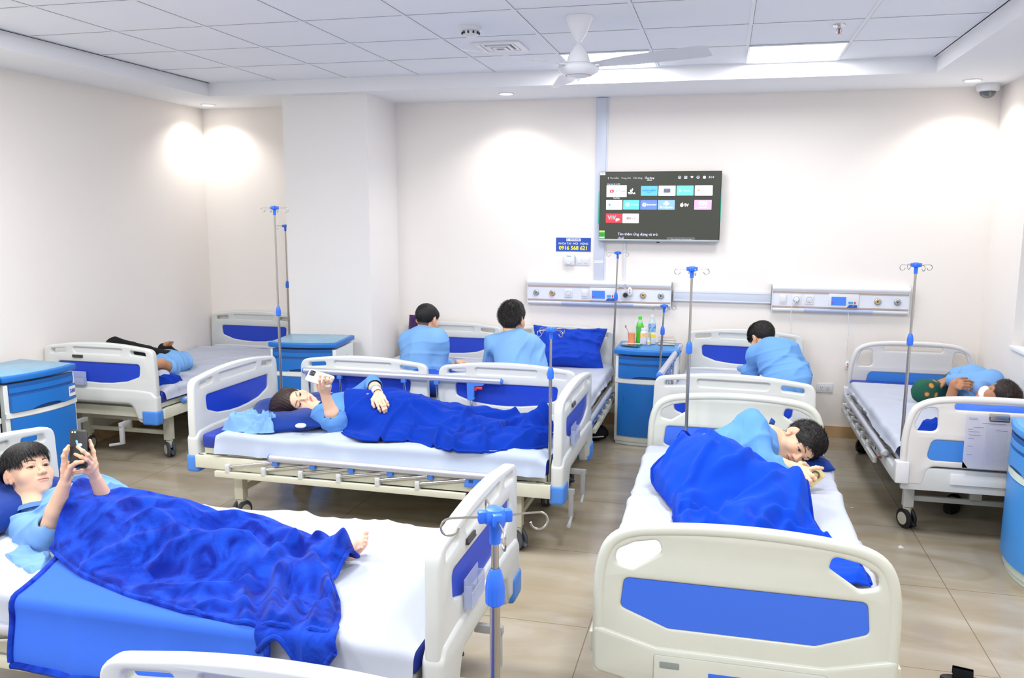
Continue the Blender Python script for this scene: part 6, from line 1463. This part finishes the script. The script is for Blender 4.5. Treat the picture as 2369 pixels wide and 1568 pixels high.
def folds(X, Y, curves, w0=.017):
    """rounded ridges along curves (x, y)"""
    H = np.zeros(X.shape)
    for pts, h, w in curves:
        q = resample([(p[0], p[1]) for p in pts], 26); best = np.full(X.shape, 9.); tt = np.zeros(X.shape)
        for i in range(len(q)-1):
            a, d = q[i], q[i+1]-q[i]; L2 = max(d@d, 1e-9); t = np.clip(((X-a[0])*d[0]+(Y-a[1])*d[1])/L2, 0, 1)
            D_ = np.hypot(X-a[0]-t*d[0], Y-a[1]-t*d[1]); m = D_ < best; best = np.where(m, D_, best); tt = np.where(m, (i+t)/(len(q)-1), tt)
        f = 1.45*h*(np.exp(-(best/(w*w0*.85))**2)*np.minimum(1, np.minimum(tt, 1-tt)*6+.25)-np.exp(-(best/(w*w0*2.0))**2)*.36)
        H = H+f
    return H
def finish_cloth(P, name, m, th=.006, rim=.008):
    b = MB(); b.grid(P); bmesh.ops.recalc_face_normals(b.bm, faces=b.bm.faces)
    o = b.build(name, m, recalc=False, angle=None)
    md = o.modifiers.new('thickness', 'SOLIDIFY'); md.thickness = th; md.offset = -1
    return o
def blurh(H, n):
    for _ in range(n):
        H[1:-1, :] = H[1:-1]*.5+(H[:-2]+H[2:])*.25; H[:, 1:-1] = H[:, 1:-1]*.5+(H[:, :-2]+H[:, 2:])*.25
    return H
def hem(parent, pts, r, m, name='hem'):
    b = MB(); b.tube(pts, r, 8); return b.build(name, m, parent)
MT = .540
# ---- blanket over the woman
def blanket_woman():
    nu, nv = 240, 120
    far = [(-2.18, 4.72), (-1.95, 4.74), (-1.60, 4.72), (-1.25, 4.72), (-.93, 4.70)]
    near = [(-2.02, 4.14), (-1.85, 4.02), (-1.62, 4.08), (-1.45, 4.02), (-1.32, 3.955), (-1.18, 3.965), (-1.05, 4.01), (-.93, 4.10), (-.845, 4.19)]
    head = [(-2.18, 4.72), (-2.17, 4.55), (-2.13, 4.38), (-2.06, 4.24), (-2.02, 4.14)]
    foot = [(-.93, 4.70), (-.885, 4.50), (-.86, 4.35), (-.845, 4.19)]
    G = coons(far, near, head, foot, nu, nv); X, Y = G[..., 0].copy(), G[..., 1].copy()
    caps = [((-2.17, 4.42, .605), (-1.80, 4.42, .615), .115, .115, 1.75), ((-1.80, 4.42, .61), (-1.62, 4.42, .60), .115, .105, 1.7), ((-1.70, 4.36, .60), (-1.30, 4.34, .59), .075, .060, 1.6), ((-1.70, 4.50, .60), (-1.32, 4.50, .595), .075, .060, 1.6),
            ((-1.30, 4.34, .58), (-1.0, 4.38, .56), .06, .05, 1.5), ((-1.32, 4.50, .58), (-1.0, 4.50, .57), .06, .05, 1.5), ((-.99, 4.50, .60), (-.965, 4.50, .66), .055, .05, 1.4), ((-1.0, 4.37, .58), (-.97, 4.36, .62), .05, .045, 1.4)]
    H = bodyheight(X, Y, caps, MT+.004); H = blurh(H, 3)
    u = np.linspace(0, 1, nu)[:, None]+0*X; v = np.linspace(0, 1, nv)[None, :]+0*X
    nearz = sstep(.50, .72, v)*sstep(.18, .35, u); body = 1-nearz
    r1 = ridge(X*2.2+Y*2.6, (Y*3.2-X*.9)*2.0, 1); r2 = ridge(X*5+1.5*Y, Y*9-X*2, 4)
    H += body*(.018*r1+.009*r2)
    c1 = ridge(X*4.2+Y*2, Y*7.5+X*1.6, 11); c2 = ridge(X*9-Y*3, Y*13+X*4, 13); c3 = vnoise(X*7, Y*9)
    bulk = nearz*sstep(0, .10, 1-v)*(.030+.020*sstep(.45, .75, u))
    H += bulk+nearz*(.030*c1+.018*c2+.010*c3)*sstep(0, .06, 1-v+.02)
    X += nearz*.012*vnoise(X*14, Y*14+3); Y += nearz*.016*vnoise(X*13+7, Y*15)-nearz*.008*c1
    edge = sstep(0, .035, 1-v)*sstep(0, .02, v)*sstep(0, .02, u)*sstep(0, .02, 1-u)
    H = MT+(H-MT)*(.35+.65*edge)
    H += folds(X, Y, [([(-1.809, 4.319, 0.59), (-1.48, 4.196, 0.59), (-1.355, 4.336, 0.59)], 0.015, 1.2),
        ([(-1.359, 4.228, 0.59), (-1.37, 4.383, 0.59), (-1.261, 4.464, 0.59), (-1.134, 4.466, 0.59), (-1.059, 4.714, 0.59), (-1.031, 5.021, 0.59)], 0.035, 1.1),
        ([(-1.424, 3.897, 0.59), (-1.424, 4.071, 0.59), (-1.332, 4.068, 0.59), (-1.324, 4.237, 0.59)], 0.03, 0.9),
        ([(-1.347, 3.764, 0.59), (-1.218, 3.893, 0.59), (-1.068, 3.982, 0.59), (-0.944, 4.144, 0.59), (-0.855, 4.23, 0.59)], 0.02, 0.8),
        ([(-1.558, 3.853, 0.59), (-1.612, 3.977, 0.59), (-1.675, 3.995, 0.59)], 0.02, 0.8),
        ([(-1.125, 3.934, 0.59), (-1.187, 4.133, 0.59), (-1.31, 4.319, 0.59)], 0.028, 0.8),
        ([(-1.246, 3.986, 0.59), (-1.146, 4.055, 0.59), (-1.091, 4.298, 0.59), (-1.013, 4.499, 0.59)], 0.03, 0.8),
        ([(-2.107, 5.04, 0.59), (-1.726, 4.899, 0.59), (-1.445, 4.811, 0.59), (-1.234, 4.806, 0.59), (-1.149, 4.747, 0.59)], 0.01, 1),
        ([(-2.017, 4.233, 0.59), (-1.871, 4.398, 0.59), (-1.753, 4.586, 0.59), (-1.476, 4.569, 0.59)], 0.018, 1.2),
        ([(-1.717, 3.967, 0.59), (-1.754, 4.066, 0.59), (-1.759, 4.21, 0.59), (-1.638, 4.323, 0.59), (-1.461, 4.288, 0.59)], 0.035, 1),
        ([(-1.566, 3.868, 0.59), (-1.605, 3.996, 0.59), (-1.593, 4.204, 0.59)], 0.026, 0.8),
        ([(-1.367, 3.758, 0.59), (-1.406, 3.893, 0.59), (-1.374, 4.03, 0.59)], 0.026, 0.8),
        ([(-1.111, 4.1, 0.59), (-1.111, 4.236, 0.59), (-1.054, 4.347, 0.59), (-0.949, 4.424, 0.59)], 0.026, 0.8),
        ([(-1.313, 3.918, 0.59), (-1.294, 4.078, 0.59), (-1.236, 4.203, 0.59)], 0.024, 0.7),
        ([(-1.926, 4.166, 0.59), (-1.801, 4.3, 0.59), (-1.636, 4.417, 0.59)], 0.014, 0.8)])
    H = np.maximum(blurh(H, 1), MT+.009)
    ar = np.exp(-(((X+1.93)/.10)**2+((Y-4.62)/.12)**2)); 
    o = finish_cloth(np.stack([X, Y, H], -1), 'blanket', fleece, .007); tag(o, 'royal blue fleece blanket rumpled over the woman on the middle bed', 'blanket', 'blue blankets')
    hem(o, [tuple(p) for p in np.stack([X, Y, H+.002], -1)[:, -1][::3]], .0065, fleece)
blanket_woman()
# ---- plush blanket over the boy in front, with a turned-back flap over the side
def blanket_boy():
    nu, nv = 300, 150
    far = [(-2.40, 2.78), (-2.22, 2.74), (-1.98, 2.72), (-1.70, 2.70), (-1.42, 2.64), (-1.20, 2.565)]
    near = [(-2.27, 2.335), (-2.04, 2.215), (-1.79, 2.13), (-1.55, 2.075), (-1.35, 2.055), (-1.22, 2.05), (-1.055, 2.06)]
    head = [(-2.40, 2.78), (-2.41, 2.66), (-2.36, 2.54), (-2.30, 2.44), (-2.27, 2.335)]
    foot = [(-1.20, 2.565), (-1.205, 2.48), (-1.215, 2.38), (-1.13, 2.26), (-1.08, 2.16), (-1.055, 2.06)]
    G = coons(far, near, head, foot, nu, nv); X, Y = G[..., 0].copy(), G[..., 1].copy()
    caps = [((-2.34, 2.52, .625), (-1.92, 2.49, .625), .105, .10, 1.9), ((-2.0, 2.42, .60), (-1.62, 2.40, .60), .075, .060, 1.8), ((-2.0, 2.56, .60), (-1.60, 2.57, .60), .075, .060, 1.8),
            ((-1.62, 2.40, .59), (-1.30, 2.38, .57), .06, .045, 1.8), ((-1.60, 2.57, .60), (-1.26, 2.50, .58), .06, .045, 1.7), ((-1.26, 2.50, .60), (-1.21, 2.49, .65), .045, .045, 1.5)]
    H = blurh(bodyheight(X, Y, caps, MT+.006), 4)
    u = np.linspace(0, 1, nu)[:, None]+0*X; v = np.linspace(0, 1, nv)[None, :]+0*X
    # long creases sweeping from the knees to the feet and down the near side
    a = np.sin((Y*9.0+(X+1.2)*(Y-2.5)*9)*1.7+2.2*vnoise(X*1.6, Y*2)); r1 = (1-np.abs(a))**2.4
    r2 = ridge(X*2.0+Y*.8, Y*5.5-X*1.1, 21); r3 = ridge(X*5.5, Y*8, 23); ft = sstep(.55, .85, u)*sstep(.25, .6, v)
    r4 = (1-np.abs(np.sin(X*17+Y*4+1.5*vnoise(X*3, Y*3+5))))**2
    H += .012*r1*(1-ft)+.016*r2+.008*r3+ft*.014*r4+folds(X, Y, [([(-2.098, 2.469, 0.59), (-1.999, 2.461, 0.59), (-1.8, 2.512, 0.59), (-1.609, 2.604, 0.59)], 0.022, 1.3),
        ([(-1.974, 2.393, 0.59), (-1.864, 2.414, 0.59), (-1.725, 2.379, 0.59), (-1.54, 2.408, 0.59), (-1.536, 2.482, 0.59)], 0.026, 1.3),
        ([(-2.044, 2.212, 0.59), (-2.013, 2.268, 0.59), (-1.911, 2.302, 0.59), (-1.822, 2.374, 0.59), (-1.747, 2.374, 0.59)], 0.024, 1.4),
        ([(-1.815, 2.236, 0.59), (-1.775, 2.329, 0.59), (-1.684, 2.375, 0.59)], 0.022, 1.2),
        ([(-2.246, 2.331, 0.59), (-2.309, 2.458, 0.59), (-2.362, 2.597, 0.59), (-2.335, 2.709, 0.59)], 0.02, 1.2),
        ([(-1.337, 2.483, 0.59), (-1.258, 2.372, 0.59), (-1.142, 2.233, 0.59)], 0.03, 1.2),
        ([(-1.39, 2.363, 0.59), (-1.334, 2.254, 0.59), (-1.225, 2.012, 0.59), (-1.205, 1.94, 0.59)], 0.038, 1.3),
        ([(-1.397, 2.526, 0.59), (-1.43, 2.433, 0.59), (-1.424, 2.354, 0.59)], 0.034, 1.2),
        ([(-1.254, 2.23, 0.59), (-1.193, 2.033, 0.59), (-1.141, 1.907, 0.59)], 0.036, 1.2),
        ([(-1.168, 2.196, 0.59), (-1.092, 2.012, 0.59), (-1.047, 1.907, 0.59)], 0.034, 1.1),
        ([(-1.352, 2.51, 0.59), (-1.32, 2.602, 0.59), (-1.275, 2.669, 0.59)], 0.026, 1.1),
        ([(-1.808, 2.159, 0.59), (-1.65, 2.161, 0.59), (-1.498, 2.212, 0.59), (-1.423, 2.292, 0.59)], 0.02, 1.3),
        ([(-2.207, 2.543, 0.59), (-2.012, 2.607, 0.59), (-1.766, 2.625, 0.59)], 0.018, 1.3),
        ([(-1.535, 2.043, 0.59), (-1.468, 2.12, 0.59), (-1.334, 2.118, 0.59)], 0.022, 1.1),
        ([(-1.252, 2.441, 0.59), (-1.159, 2.261, 0.59), (-1.069, 2.051, 0.59), (-1.01, 1.917, 0.59)], 0.028, 1),
        ([(-1.492, 2.38, 0.59), (-1.424, 2.193, 0.59), (-1.296, 2.02, 0.59)], 0.024, 1.1)], .022)
    edge = sstep(0, .02, 1-v)*sstep(0, .02, v)*sstep(0, .015, u)*sstep(0, .015, 1-u); H = np.maximum(blurh(MT+.004+(H-MT-.004)*(.4+.6*edge), 3), MT+.010)
    o = finish_cloth(np.stack([X, Y, H], -1), 'blanket', plush, .010); tag(o, 'shiny royal blue plush blanket over the boy on the foreground bed', 'blanket', 'blue blankets')
    P = np.stack([X, Y, H], -1); hem(o, [tuple(p) for p in P[:, -1][::3]], .010, plush); hem(o, [tuple(p) for p in P[-1, :][::3]], .008, plush); hem(o, [tuple(p) for p in P[0, :][::3]], .007, plush)
    # second layer showing its pale underside: lies on the mattress edge and hangs over the rail
    nu, nv = 200, 90
    u = np.linspace(0, 1, nu)[:, None]+np.zeros((1, nv)); v = np.linspace(0, 1, nv)[None, :]+np.zeros((nu, 1))
    xl = -2.25+.13*v+.03*np.sin(PI*v); xr = -1.26+.02*np.sin(PI*v)
    X = xl+(xr-xl)*u
    ytop = np.maximum(2.345-.30*u**.8, 2.12); y_edge = 2.055; flat = (ytop-y_edge); s_ = v*(flat+.215)
    ang = np.clip((s_-flat)/.05, 0, 1)*PI/2
    Yy = np.where(s_ < flat, ytop-s_, y_edge-.032*np.sin(ang)-.030*sstep(0, .16, s_-flat-.05)); 
    Zz = np.where(s_ < flat, MT+.010, MT+.010-.032*(1-np.cos(ang))-np.maximum(s_-flat-.05, 0))
    fold = (1-np.abs(np.sin(X*13+.8*vnoise(X*2, v*2)*2)))**2; low = sstep(.35, 1, v)
    Yy -= low*(.014*fold+.012*vnoise(X*4, v*2+3)); Zz += .010*vnoise(X*3.1, v*.5)*low-.018*u*low
    X += .01*low*vnoise(X*3, v*3)
    P = np.stack([X, Yy, Zz], -1); o2 = finish_cloth(P, 'turned_flap', plushu, .008); o2.parent = o
    hem(o2, [tuple(p) for p in P[:, -1][::3]], .012, plush); hem(o2, [tuple(p) for p in P[0][::3]], .010, plush); hem(o2, [tuple(p) for p in P[-1][::3]], .010, plush)
    # the corner that falls over the side near the feet
    nu, nv = 110, 50; u = np.linspace(0, 1, nu)[:, None]+np.zeros((1, nv)); v = np.linspace(0, 1, nv)[None, :]+np.zeros((nu, 1))
    X = -1.30+.25*u+.03*v; s_ = v*(.13-.05*np.sin(u*7)); flat = .045; ang = np.clip((s_-flat)/.05, 0, 1)*PI/2
    Yy = np.where(s_ < flat, 2.10-s_, 2.055-.036*np.sin(ang)); Zz = np.where(s_ < flat, MT+.020, MT+.020-.034*(1-np.cos(ang))-np.maximum(s_-flat-.05, 0)); Yy -= .012*(1-np.abs(np.sin(X*28)))**2; Zz += .012*(1-np.abs(np.sin(X*28+.6)))**2*(1-v)
    P = np.stack([X, Yy, Zz], -1); o3 = finish_cloth(P, 'hanging_corner', plush, .009); o3.parent = o; hem(o3, [tuple(p) for p in P[:, -1][::3]], .009, plush)
blanket_boy()
# boy's bare foot at the end of the blanket
F = Sdf(); an = A_((-1.205, 2.385, .575)); hl = A_((-1.235, 2.36, .560)); ball = A_((-1.227, 2.658, 0.571)); heel = A_((-1.3, 2.583, 0.473)); ank = A_((-1.328, 2.623, 0.505)); ball = A_((-1.218, 2.631, 0.586))
F.chain([ank+A_((-.06, .01, .01)), ank, (ank+ball)/2, ball], [.030, .027, .022, .019], k=.02); F.chain([heel, (heel+ball)/2+A_((0, 0, -.004)), ball], [.024, .019, .018], k=.02)
tp = [(-1.201, 2.641, 0.623), (-1.192, 2.621, 0.614), (-1.191, 2.609, 0.604), (-1.193, 2.602, 0.593), (-1.198, 2.594, 0.585)]
for i, q in enumerate(tp):
    q = A_(q); b0 = ball+(heel-ball)*(.02+.055*i)+A_((0, 0, -.002)); F.chain([b0, b0+(q-b0)*.6, q], [.011-.0008*i, .0095-.0008*i, .0085-.0008*i], k=.006)
V, Q, Cc = skin_shell(F, .0028, 'f0c3a8', tips=[A_(q) for q in tp]); pp = [x for x in bpy.data.objects if x.name == 'person'][0]
o = mesh_obj('foot', [(V, Q, Cc)], SKIN, pp); fix(pp, [o])
# ---- fleece over the curled young man
def blanket_man():
    nu, nv = 230, 170
    top = [(-.08, 3.94), (.04, 3.90), (.16, 3.80), (.25, 3.72), (.345, 3.645)]
    left = [(-.08, 3.94), (-.185, 3.82), (-.262, 3.68), (-.22, 3.54), (-.195, 3.44), (-.145, 3.27), (-.125, 3.14), (-.13, 2.90)]
    right = [(.345, 3.645), (.375, 3.57), (.38, 3.46), (.40, 3.35), (.41, 3.26), (.41, 3.19), (.45, 3.11), (.49, 3.05), (.52, 2.92), (.52, 2.80)]
    bot = [(-.13, 2.90), (0, 2.84), (.15, 2.80), (.32, 2.78), (.52, 2.80)]
    G = coons(top, bot, left, right, nu, nv); X, Y = G[..., 0].copy(), G[..., 1].copy()
    caps = [((-.07, 3.84, .61), (-.05, 3.70, .63), .125, .14, 1.35), ((-.03, 3.78, .63), (.02, 3.62, .64), .15, .15, 1.45), ((.0, 3.66, .66), (.30, 3.50, .63), .10, .075, 1.6), ((.30, 3.50, .63), (.10, 3.18, .60), .075, .055, 1.6), ((.10, 3.18, .59), (.16, 3.04, .58), .05, .04, 1.8), ((.16, 3.72, .64), (.28, 3.60, .60), .07, .06, 1.6), ((-.05, 3.60, .60), (-.10, 3.35, .56), .08, .05, 1.9)]
    H = blurh(bodyheight(X, Y, caps, MT+.004), 3)
    u = np.linspace(0, 1, nu)[:, None]+0*X; v = np.linspace(0, 1, nv)[None, :]+0*X
    low = sstep(.50, .75, v); lf = sstep(.35, .10, u) if False else (1-sstep(.08, .32, u))
    d1 = ridge((X*.8+Y*.9)*3, (Y-X*.8)*3.4, 31); d2 = ridge((X+Y)*5, (Y*.9-X)*6, 33); c1 = ridge(X*6+Y*1.5, Y*6.5-X*3, 37); c2 = ridge(X*11, Y*12, 39)
    H += folds(X, Y, [([(0.212, 3.52, 0.66), (0.285, 3.618, 0.66), (0.338, 3.595, 0.66), (0.352, 3.435, 0.66), (0.318, 3.276, 0.66), (0.212, 3.065, 0.66), (0.091, 2.923, 0.66)], 0.03, 1.6),
        ([(0.171, 3.668, 0.59), (0.103, 3.514, 0.59), (-0.031, 3.434, 0.59)], 0.026, 1.2),
        ([(-0.184, 3.395, 0.59), (-0.142, 3.378, 0.59), (-0.079, 3.467, 0.59), (0.011, 3.608, 0.59)], 0.03, 1.1),
        ([(-0.215, 3.637, 0.59), (-0.176, 3.712, 0.59), (-0.117, 3.994, 0.59)], 0.034, 1.1),
        ([(-0.138, 3.206, 0.59), (-0.114, 3.273, 0.59), (-0.071, 3.249, 0.59), (-0.047, 3.291, 0.59)], 0.03, 0.9),
        ([(0.04, 3.175, 0.59), (0.058, 3.267, 0.59), (0.1, 3.293, 0.59), (0.186, 3.351, 0.59), (0.28, 3.487, 0.59)], 0.03, 1.1),
        ([(0.176, 3.082, 0.59), (0.192, 3.181, 0.59), (0.25, 3.267, 0.59), (0.307, 3.258, 0.59), (0.35, 3.208, 0.59)], 0.034, 1),
        ([(0.256, 3.161, 0.59), (0.302, 3.195, 0.59), (0.377, 3.147, 0.59), (0.442, 3.044, 0.59), (0.463, 2.988, 0.59)], 0.036, 1),
        ([(-0.04, 3.102, 0.59), (-0.01, 3.23, 0.59), (0.091, 3.384, 0.59)], 0.022, 1),
        ([(-0.101, 3.889, 0.59), (-0.019, 3.772, 0.59), (0.057, 3.572, 0.59)], 0.018, 1.2),
        ([(-0.113, 3.107, 0.59), (-0.075, 3.188, 0.59), (-0.009, 3.157, 0.59), (0.071, 3.072, 0.59)], 0.024, 0.9),
        ([(0.376, 3.38, 0.59), (0.391, 3.284, 0.59), (0.387, 3.199, 0.59)], 0.02, 0.9),
        ([(0.132, 2.993, 0.59), (0.225, 3.06, 0.59), (0.314, 3.031, 0.59)], 0.024, 0.9)], .020)
    H += .012*d1+.008*d2+low*(.024*c1+.014*c2)+lf*(.020*ridge(X*4+Y*6, Y*3, 41)+.010*c2)*sstep(.1, .3, v)
    X += .010*vnoise(X*12, Y*12)*low; Y += .010*vnoise(X*12+5, Y*12)*low; X += lf*.012*vnoise(Y*14, X*3)
    edge = sstep(0, .03, 1-v)*sstep(0, .02, v)*sstep(0, .03, u)*sstep(0, .03, 1-u); H = np.where(v < .3, H, MT+(H-MT)*(.35+.65*edge)); H = np.maximum(blurh(H, 2), MT+.009)
    o = finish_cloth(np.stack([X, Y, H], -1), 'blanket', mat('fleece_bright', '1146c2', .9, spec=.1, sheen=.06, bump=.5, bscale=420, bdist=.002), .007); tag(o, 'bright blue fleece blanket over the curled young man on the cream bed', 'blanket', 'blue blankets')
    P = np.stack([X, Y, H+.001], -1); hem(o, [tuple(p) for p in P[0][::3]], .008, fleece); hem(o, [tuple(p) for p in P[-1][::3]], .006, fleece)
blanket_man()
# ---- pillows
def pillow(name, loc, rot, w, d, h, m, lab, cat='pillow', seed=1, n=56, group='blue pillows', sag=0, amp=.006, pinch=.06):
    b = MB(); us = np.sin(np.linspace(-PI/2, PI/2, n)); X, Y = np.meshgrid(us, us, indexing='ij')
    th = ((1-X**4)*(1-Y**4))**.55; px = w/2*X*(1-pinch*(1-np.abs(Y))*np.abs(X)); py = d/2*Y*(1-pinch*(1-np.abs(X))*np.abs(Y))
    for sg in (1, -1):
        Z = sg*h/2*th*(1 if sg > 0 else .75)+amp*th**.3*(ridge(X*1.8+seed, Y*1.8, seed)+.5*ridge(X*4, Y*4+seed, seed+3)-.4)*(1 if sg > 0 else .4)
        if sg > 0 and sag: Z = Z-sag*np.exp(-((X*1.6)**2+(Y*1.8)**2))
        b.grid(np.stack([px, py, Z], -1) if sg > 0 else np.stack([px, py, Z], -1)[::-1])
    bmesh.ops.remove_doubles(b.bm, verts=b.bm.verts, dist=.0012)
    o = b.build(name, m, angle=None); o.location = loc; o.rotation_euler = rot; return tag(o, lab, cat, group)
pillow('pillow', (-2.50, 4.42, .565), (.04, -.10, .35), .50, .72, .13, pillb, 'dark blue pillow under the woman\'s head', seed=2, sag=.03)
pillow('pillow', (-2.76, 2.60, .60), (0, .12, .05), .34, .60, .14, pillb, 'blue pillow under the head of the boy in front', seed=4)
pillow('pillow', (-1.20, 6.66, .672), (1.08, .02, .06), .62, .38, .22, mat('pillow_bright', '123fb8', .75, spec=.2, bump=.3, bscale=300, sheen=.05), 'plump bright blue pillow leaning on the headboard behind the seated boy', seed=6, amp=.030, pinch=.16)
pillow('pillow', (.37, 4.18, .560), (.0, .0, .15), .36, .26, .10, pillb, 'dark blue pillow under the young man\'s head', seed=8)
pillow('pillow', (1.53, 5.02, .64), (.0, .0, .1), .46, .34, .18, mat('pillow_pale', '3b6fe0', .8), 'blue bundle under the head of the masked person', seed=9)
# ---- heaps of cloth
def heap(name, outline, z0, h, m, lab, cat, seed=1, nr=44, na=150, amp=.022, group=None, fx=5.):
    O = resample(list(outline)+[outline[0]], na); c = O[:-1].mean(0); r = (np.linspace(0, 1, nr)**.85)[:, None, None]; G = c+(O[None]-c)*r; X, Y = G[..., 0].copy(), G[..., 1].copy()
    rr = np.linspace(0, 1, nr)[:, None]**.85+0*X; e = sstep(0, .12, 1-rr)
    H = z0+h*(1-rr**2.4)+e*(amp*ridge(X*fx*1.3+Y*fx*.7, Y*fx*1.6-X*fx*.5, seed)+amp*.5*ridge(X*fx*2.4, Y*fx*2.4, seed+3))
    H = np.maximum(H, z0+.002)
    b = MB(); V = b.grid(np.stack([X, Y, H], -1)); bmesh.ops.remove_doubles(b.bm, verts=b.bm.verts, dist=1e-5)
    o = b.build(name, m, angle=None); md = o.modifiers.new('thickness', 'SOLIDIFY'); md.thickness = .003; md.offset = -1
    return tag(o, lab, cat, group)
heap('folded_clothes', [(-2.72, 4.06), (-2.62, 4.20), (-2.50, 4.25), (-2.42, 4.17), (-2.40, 4.08), (-2.50, 4.03), (-2.62, 4.02)], MT, .05, shirt, 'crumpled light blue shirt on the sheet by the woman\'s pillow', 'clothes', 3, amp=.055, fx=9)
heap('folded_clothes', [(-.10, 6.02), (.02, 6.12), (.22, 6.10), (.30, 5.98), (.22, 5.86), (.02, 5.86)], MT, .07, shirt, 'light blue clothes heaped beside the leaning boy', 'clothes', 8, amp=.022, fx=6)
heap('navy_cloth', [(-.30, 5.12), (-.10, 5.20), (.15, 5.26), (.38, 5.34), (.42, 5.18), (.36, 5.02), (.0, 4.98), (-.28, 5.0)], MT, .10, mat('cloth_navy', '164fae', .8, bump=.3, bscale=300), 'dark blue blanket bunched along the foot of the leaning boy\'s bed', 'blanket', 9, amp=.03)
heap('blue_cloth', [(1.12, 5.06), (1.24, 5.22), (1.42, 5.24), (1.66, 5.18), (1.78, 5.0), (1.72, 4.85), (1.4, 4.84), (1.2, 4.90)], MT, .085, fleece, 'blue blanket bunched behind the footboard of the right corner bed', 'blanket', 12, amp=.035)
heap('blue_cloth', [(-4.05, 5.20), (-3.95, 5.30), (-3.82, 5.26), (-3.80, 5.08), (-3.84, 4.98), (-4.02, 4.98)], MT, .05, fleece, 'small blue cloth beside the boy on the left bed', 'cloth', 14, amp=.02)
heap('white_cloth', [(-3.98, 5.22), (-3.92, 5.25), (-3.86, 5.18), (-3.88, 5.08), (-3.96, 5.06)], MT+.045, .045, sheetm, 'small crumpled white cloth beside the boy on the left bed', 'cloth', 15, amp=.015)
heap('blue_cloth', [(-2.50, 5.12), (-2.30, 5.14), (-2.22, 5.07), (-2.30, 5.01), (-2.5, 5.01)], MT, .11, fleece, 'blue cloth glimpsed through the board slot of the bed by the pillar', 'cloth', 17, amp=.02)
heap('folded_clothes', [(-2.78, 2.95), (-2.62, 2.99), (-2.44, 2.97), (-2.40, 2.92), (-2.50, 2.86), (-2.75, 2.86)], MT, .07, shirt, 'light blue shirt bunched behind the raised arms of the boy in front', 'clothes', 19, amp=.035, fx=6)
heap('folded_clothes', [(-2.459, 2.32, 0.54), (-2.431, 2.384, 0.54), (-2.277, 2.343, 0.54), (-2.213, 2.232, 0.54), (-2.211, 2.186, 0.54), (-2.332, 2.238, 0.54)], MT, .015, shirt, 'light blue shirt tail spread on the sheet by the boy in front', 'clothes', 23, amp=.018, fx=5)
# wireless earphone case on the pillow edge
t = empty('earphone_case', (-2.245, 4.10, .575), .2, 'small white earphone case on the edge of the dark blue pillow', 'case')
b = MB(); P = []
for i in range(13):
    a = PI*i/12; P.append([(.030*math.sin(a)**.6*math.copysign(abs(math.cos(q))**.7, math.cos(q)), .023*math.sin(a)**.6*math.copysign(abs(math.sin(q))**.8, math.sin(q)), .012+.0115*-math.cos(a)) for q in np.linspace(0, 2*PI, 29)])
b.grid(P); b.build('shell', whitep, t, weld=True)
b = MB(); b.tube([(.0302*math.cos(q), .0232*math.sin(q), .014) for q in np.linspace(0, 2*PI, 40)[:-1]], .0006, 5, closed=True); b.build('seam', mat('seam_grey', 'b4b8bd', .5), t)
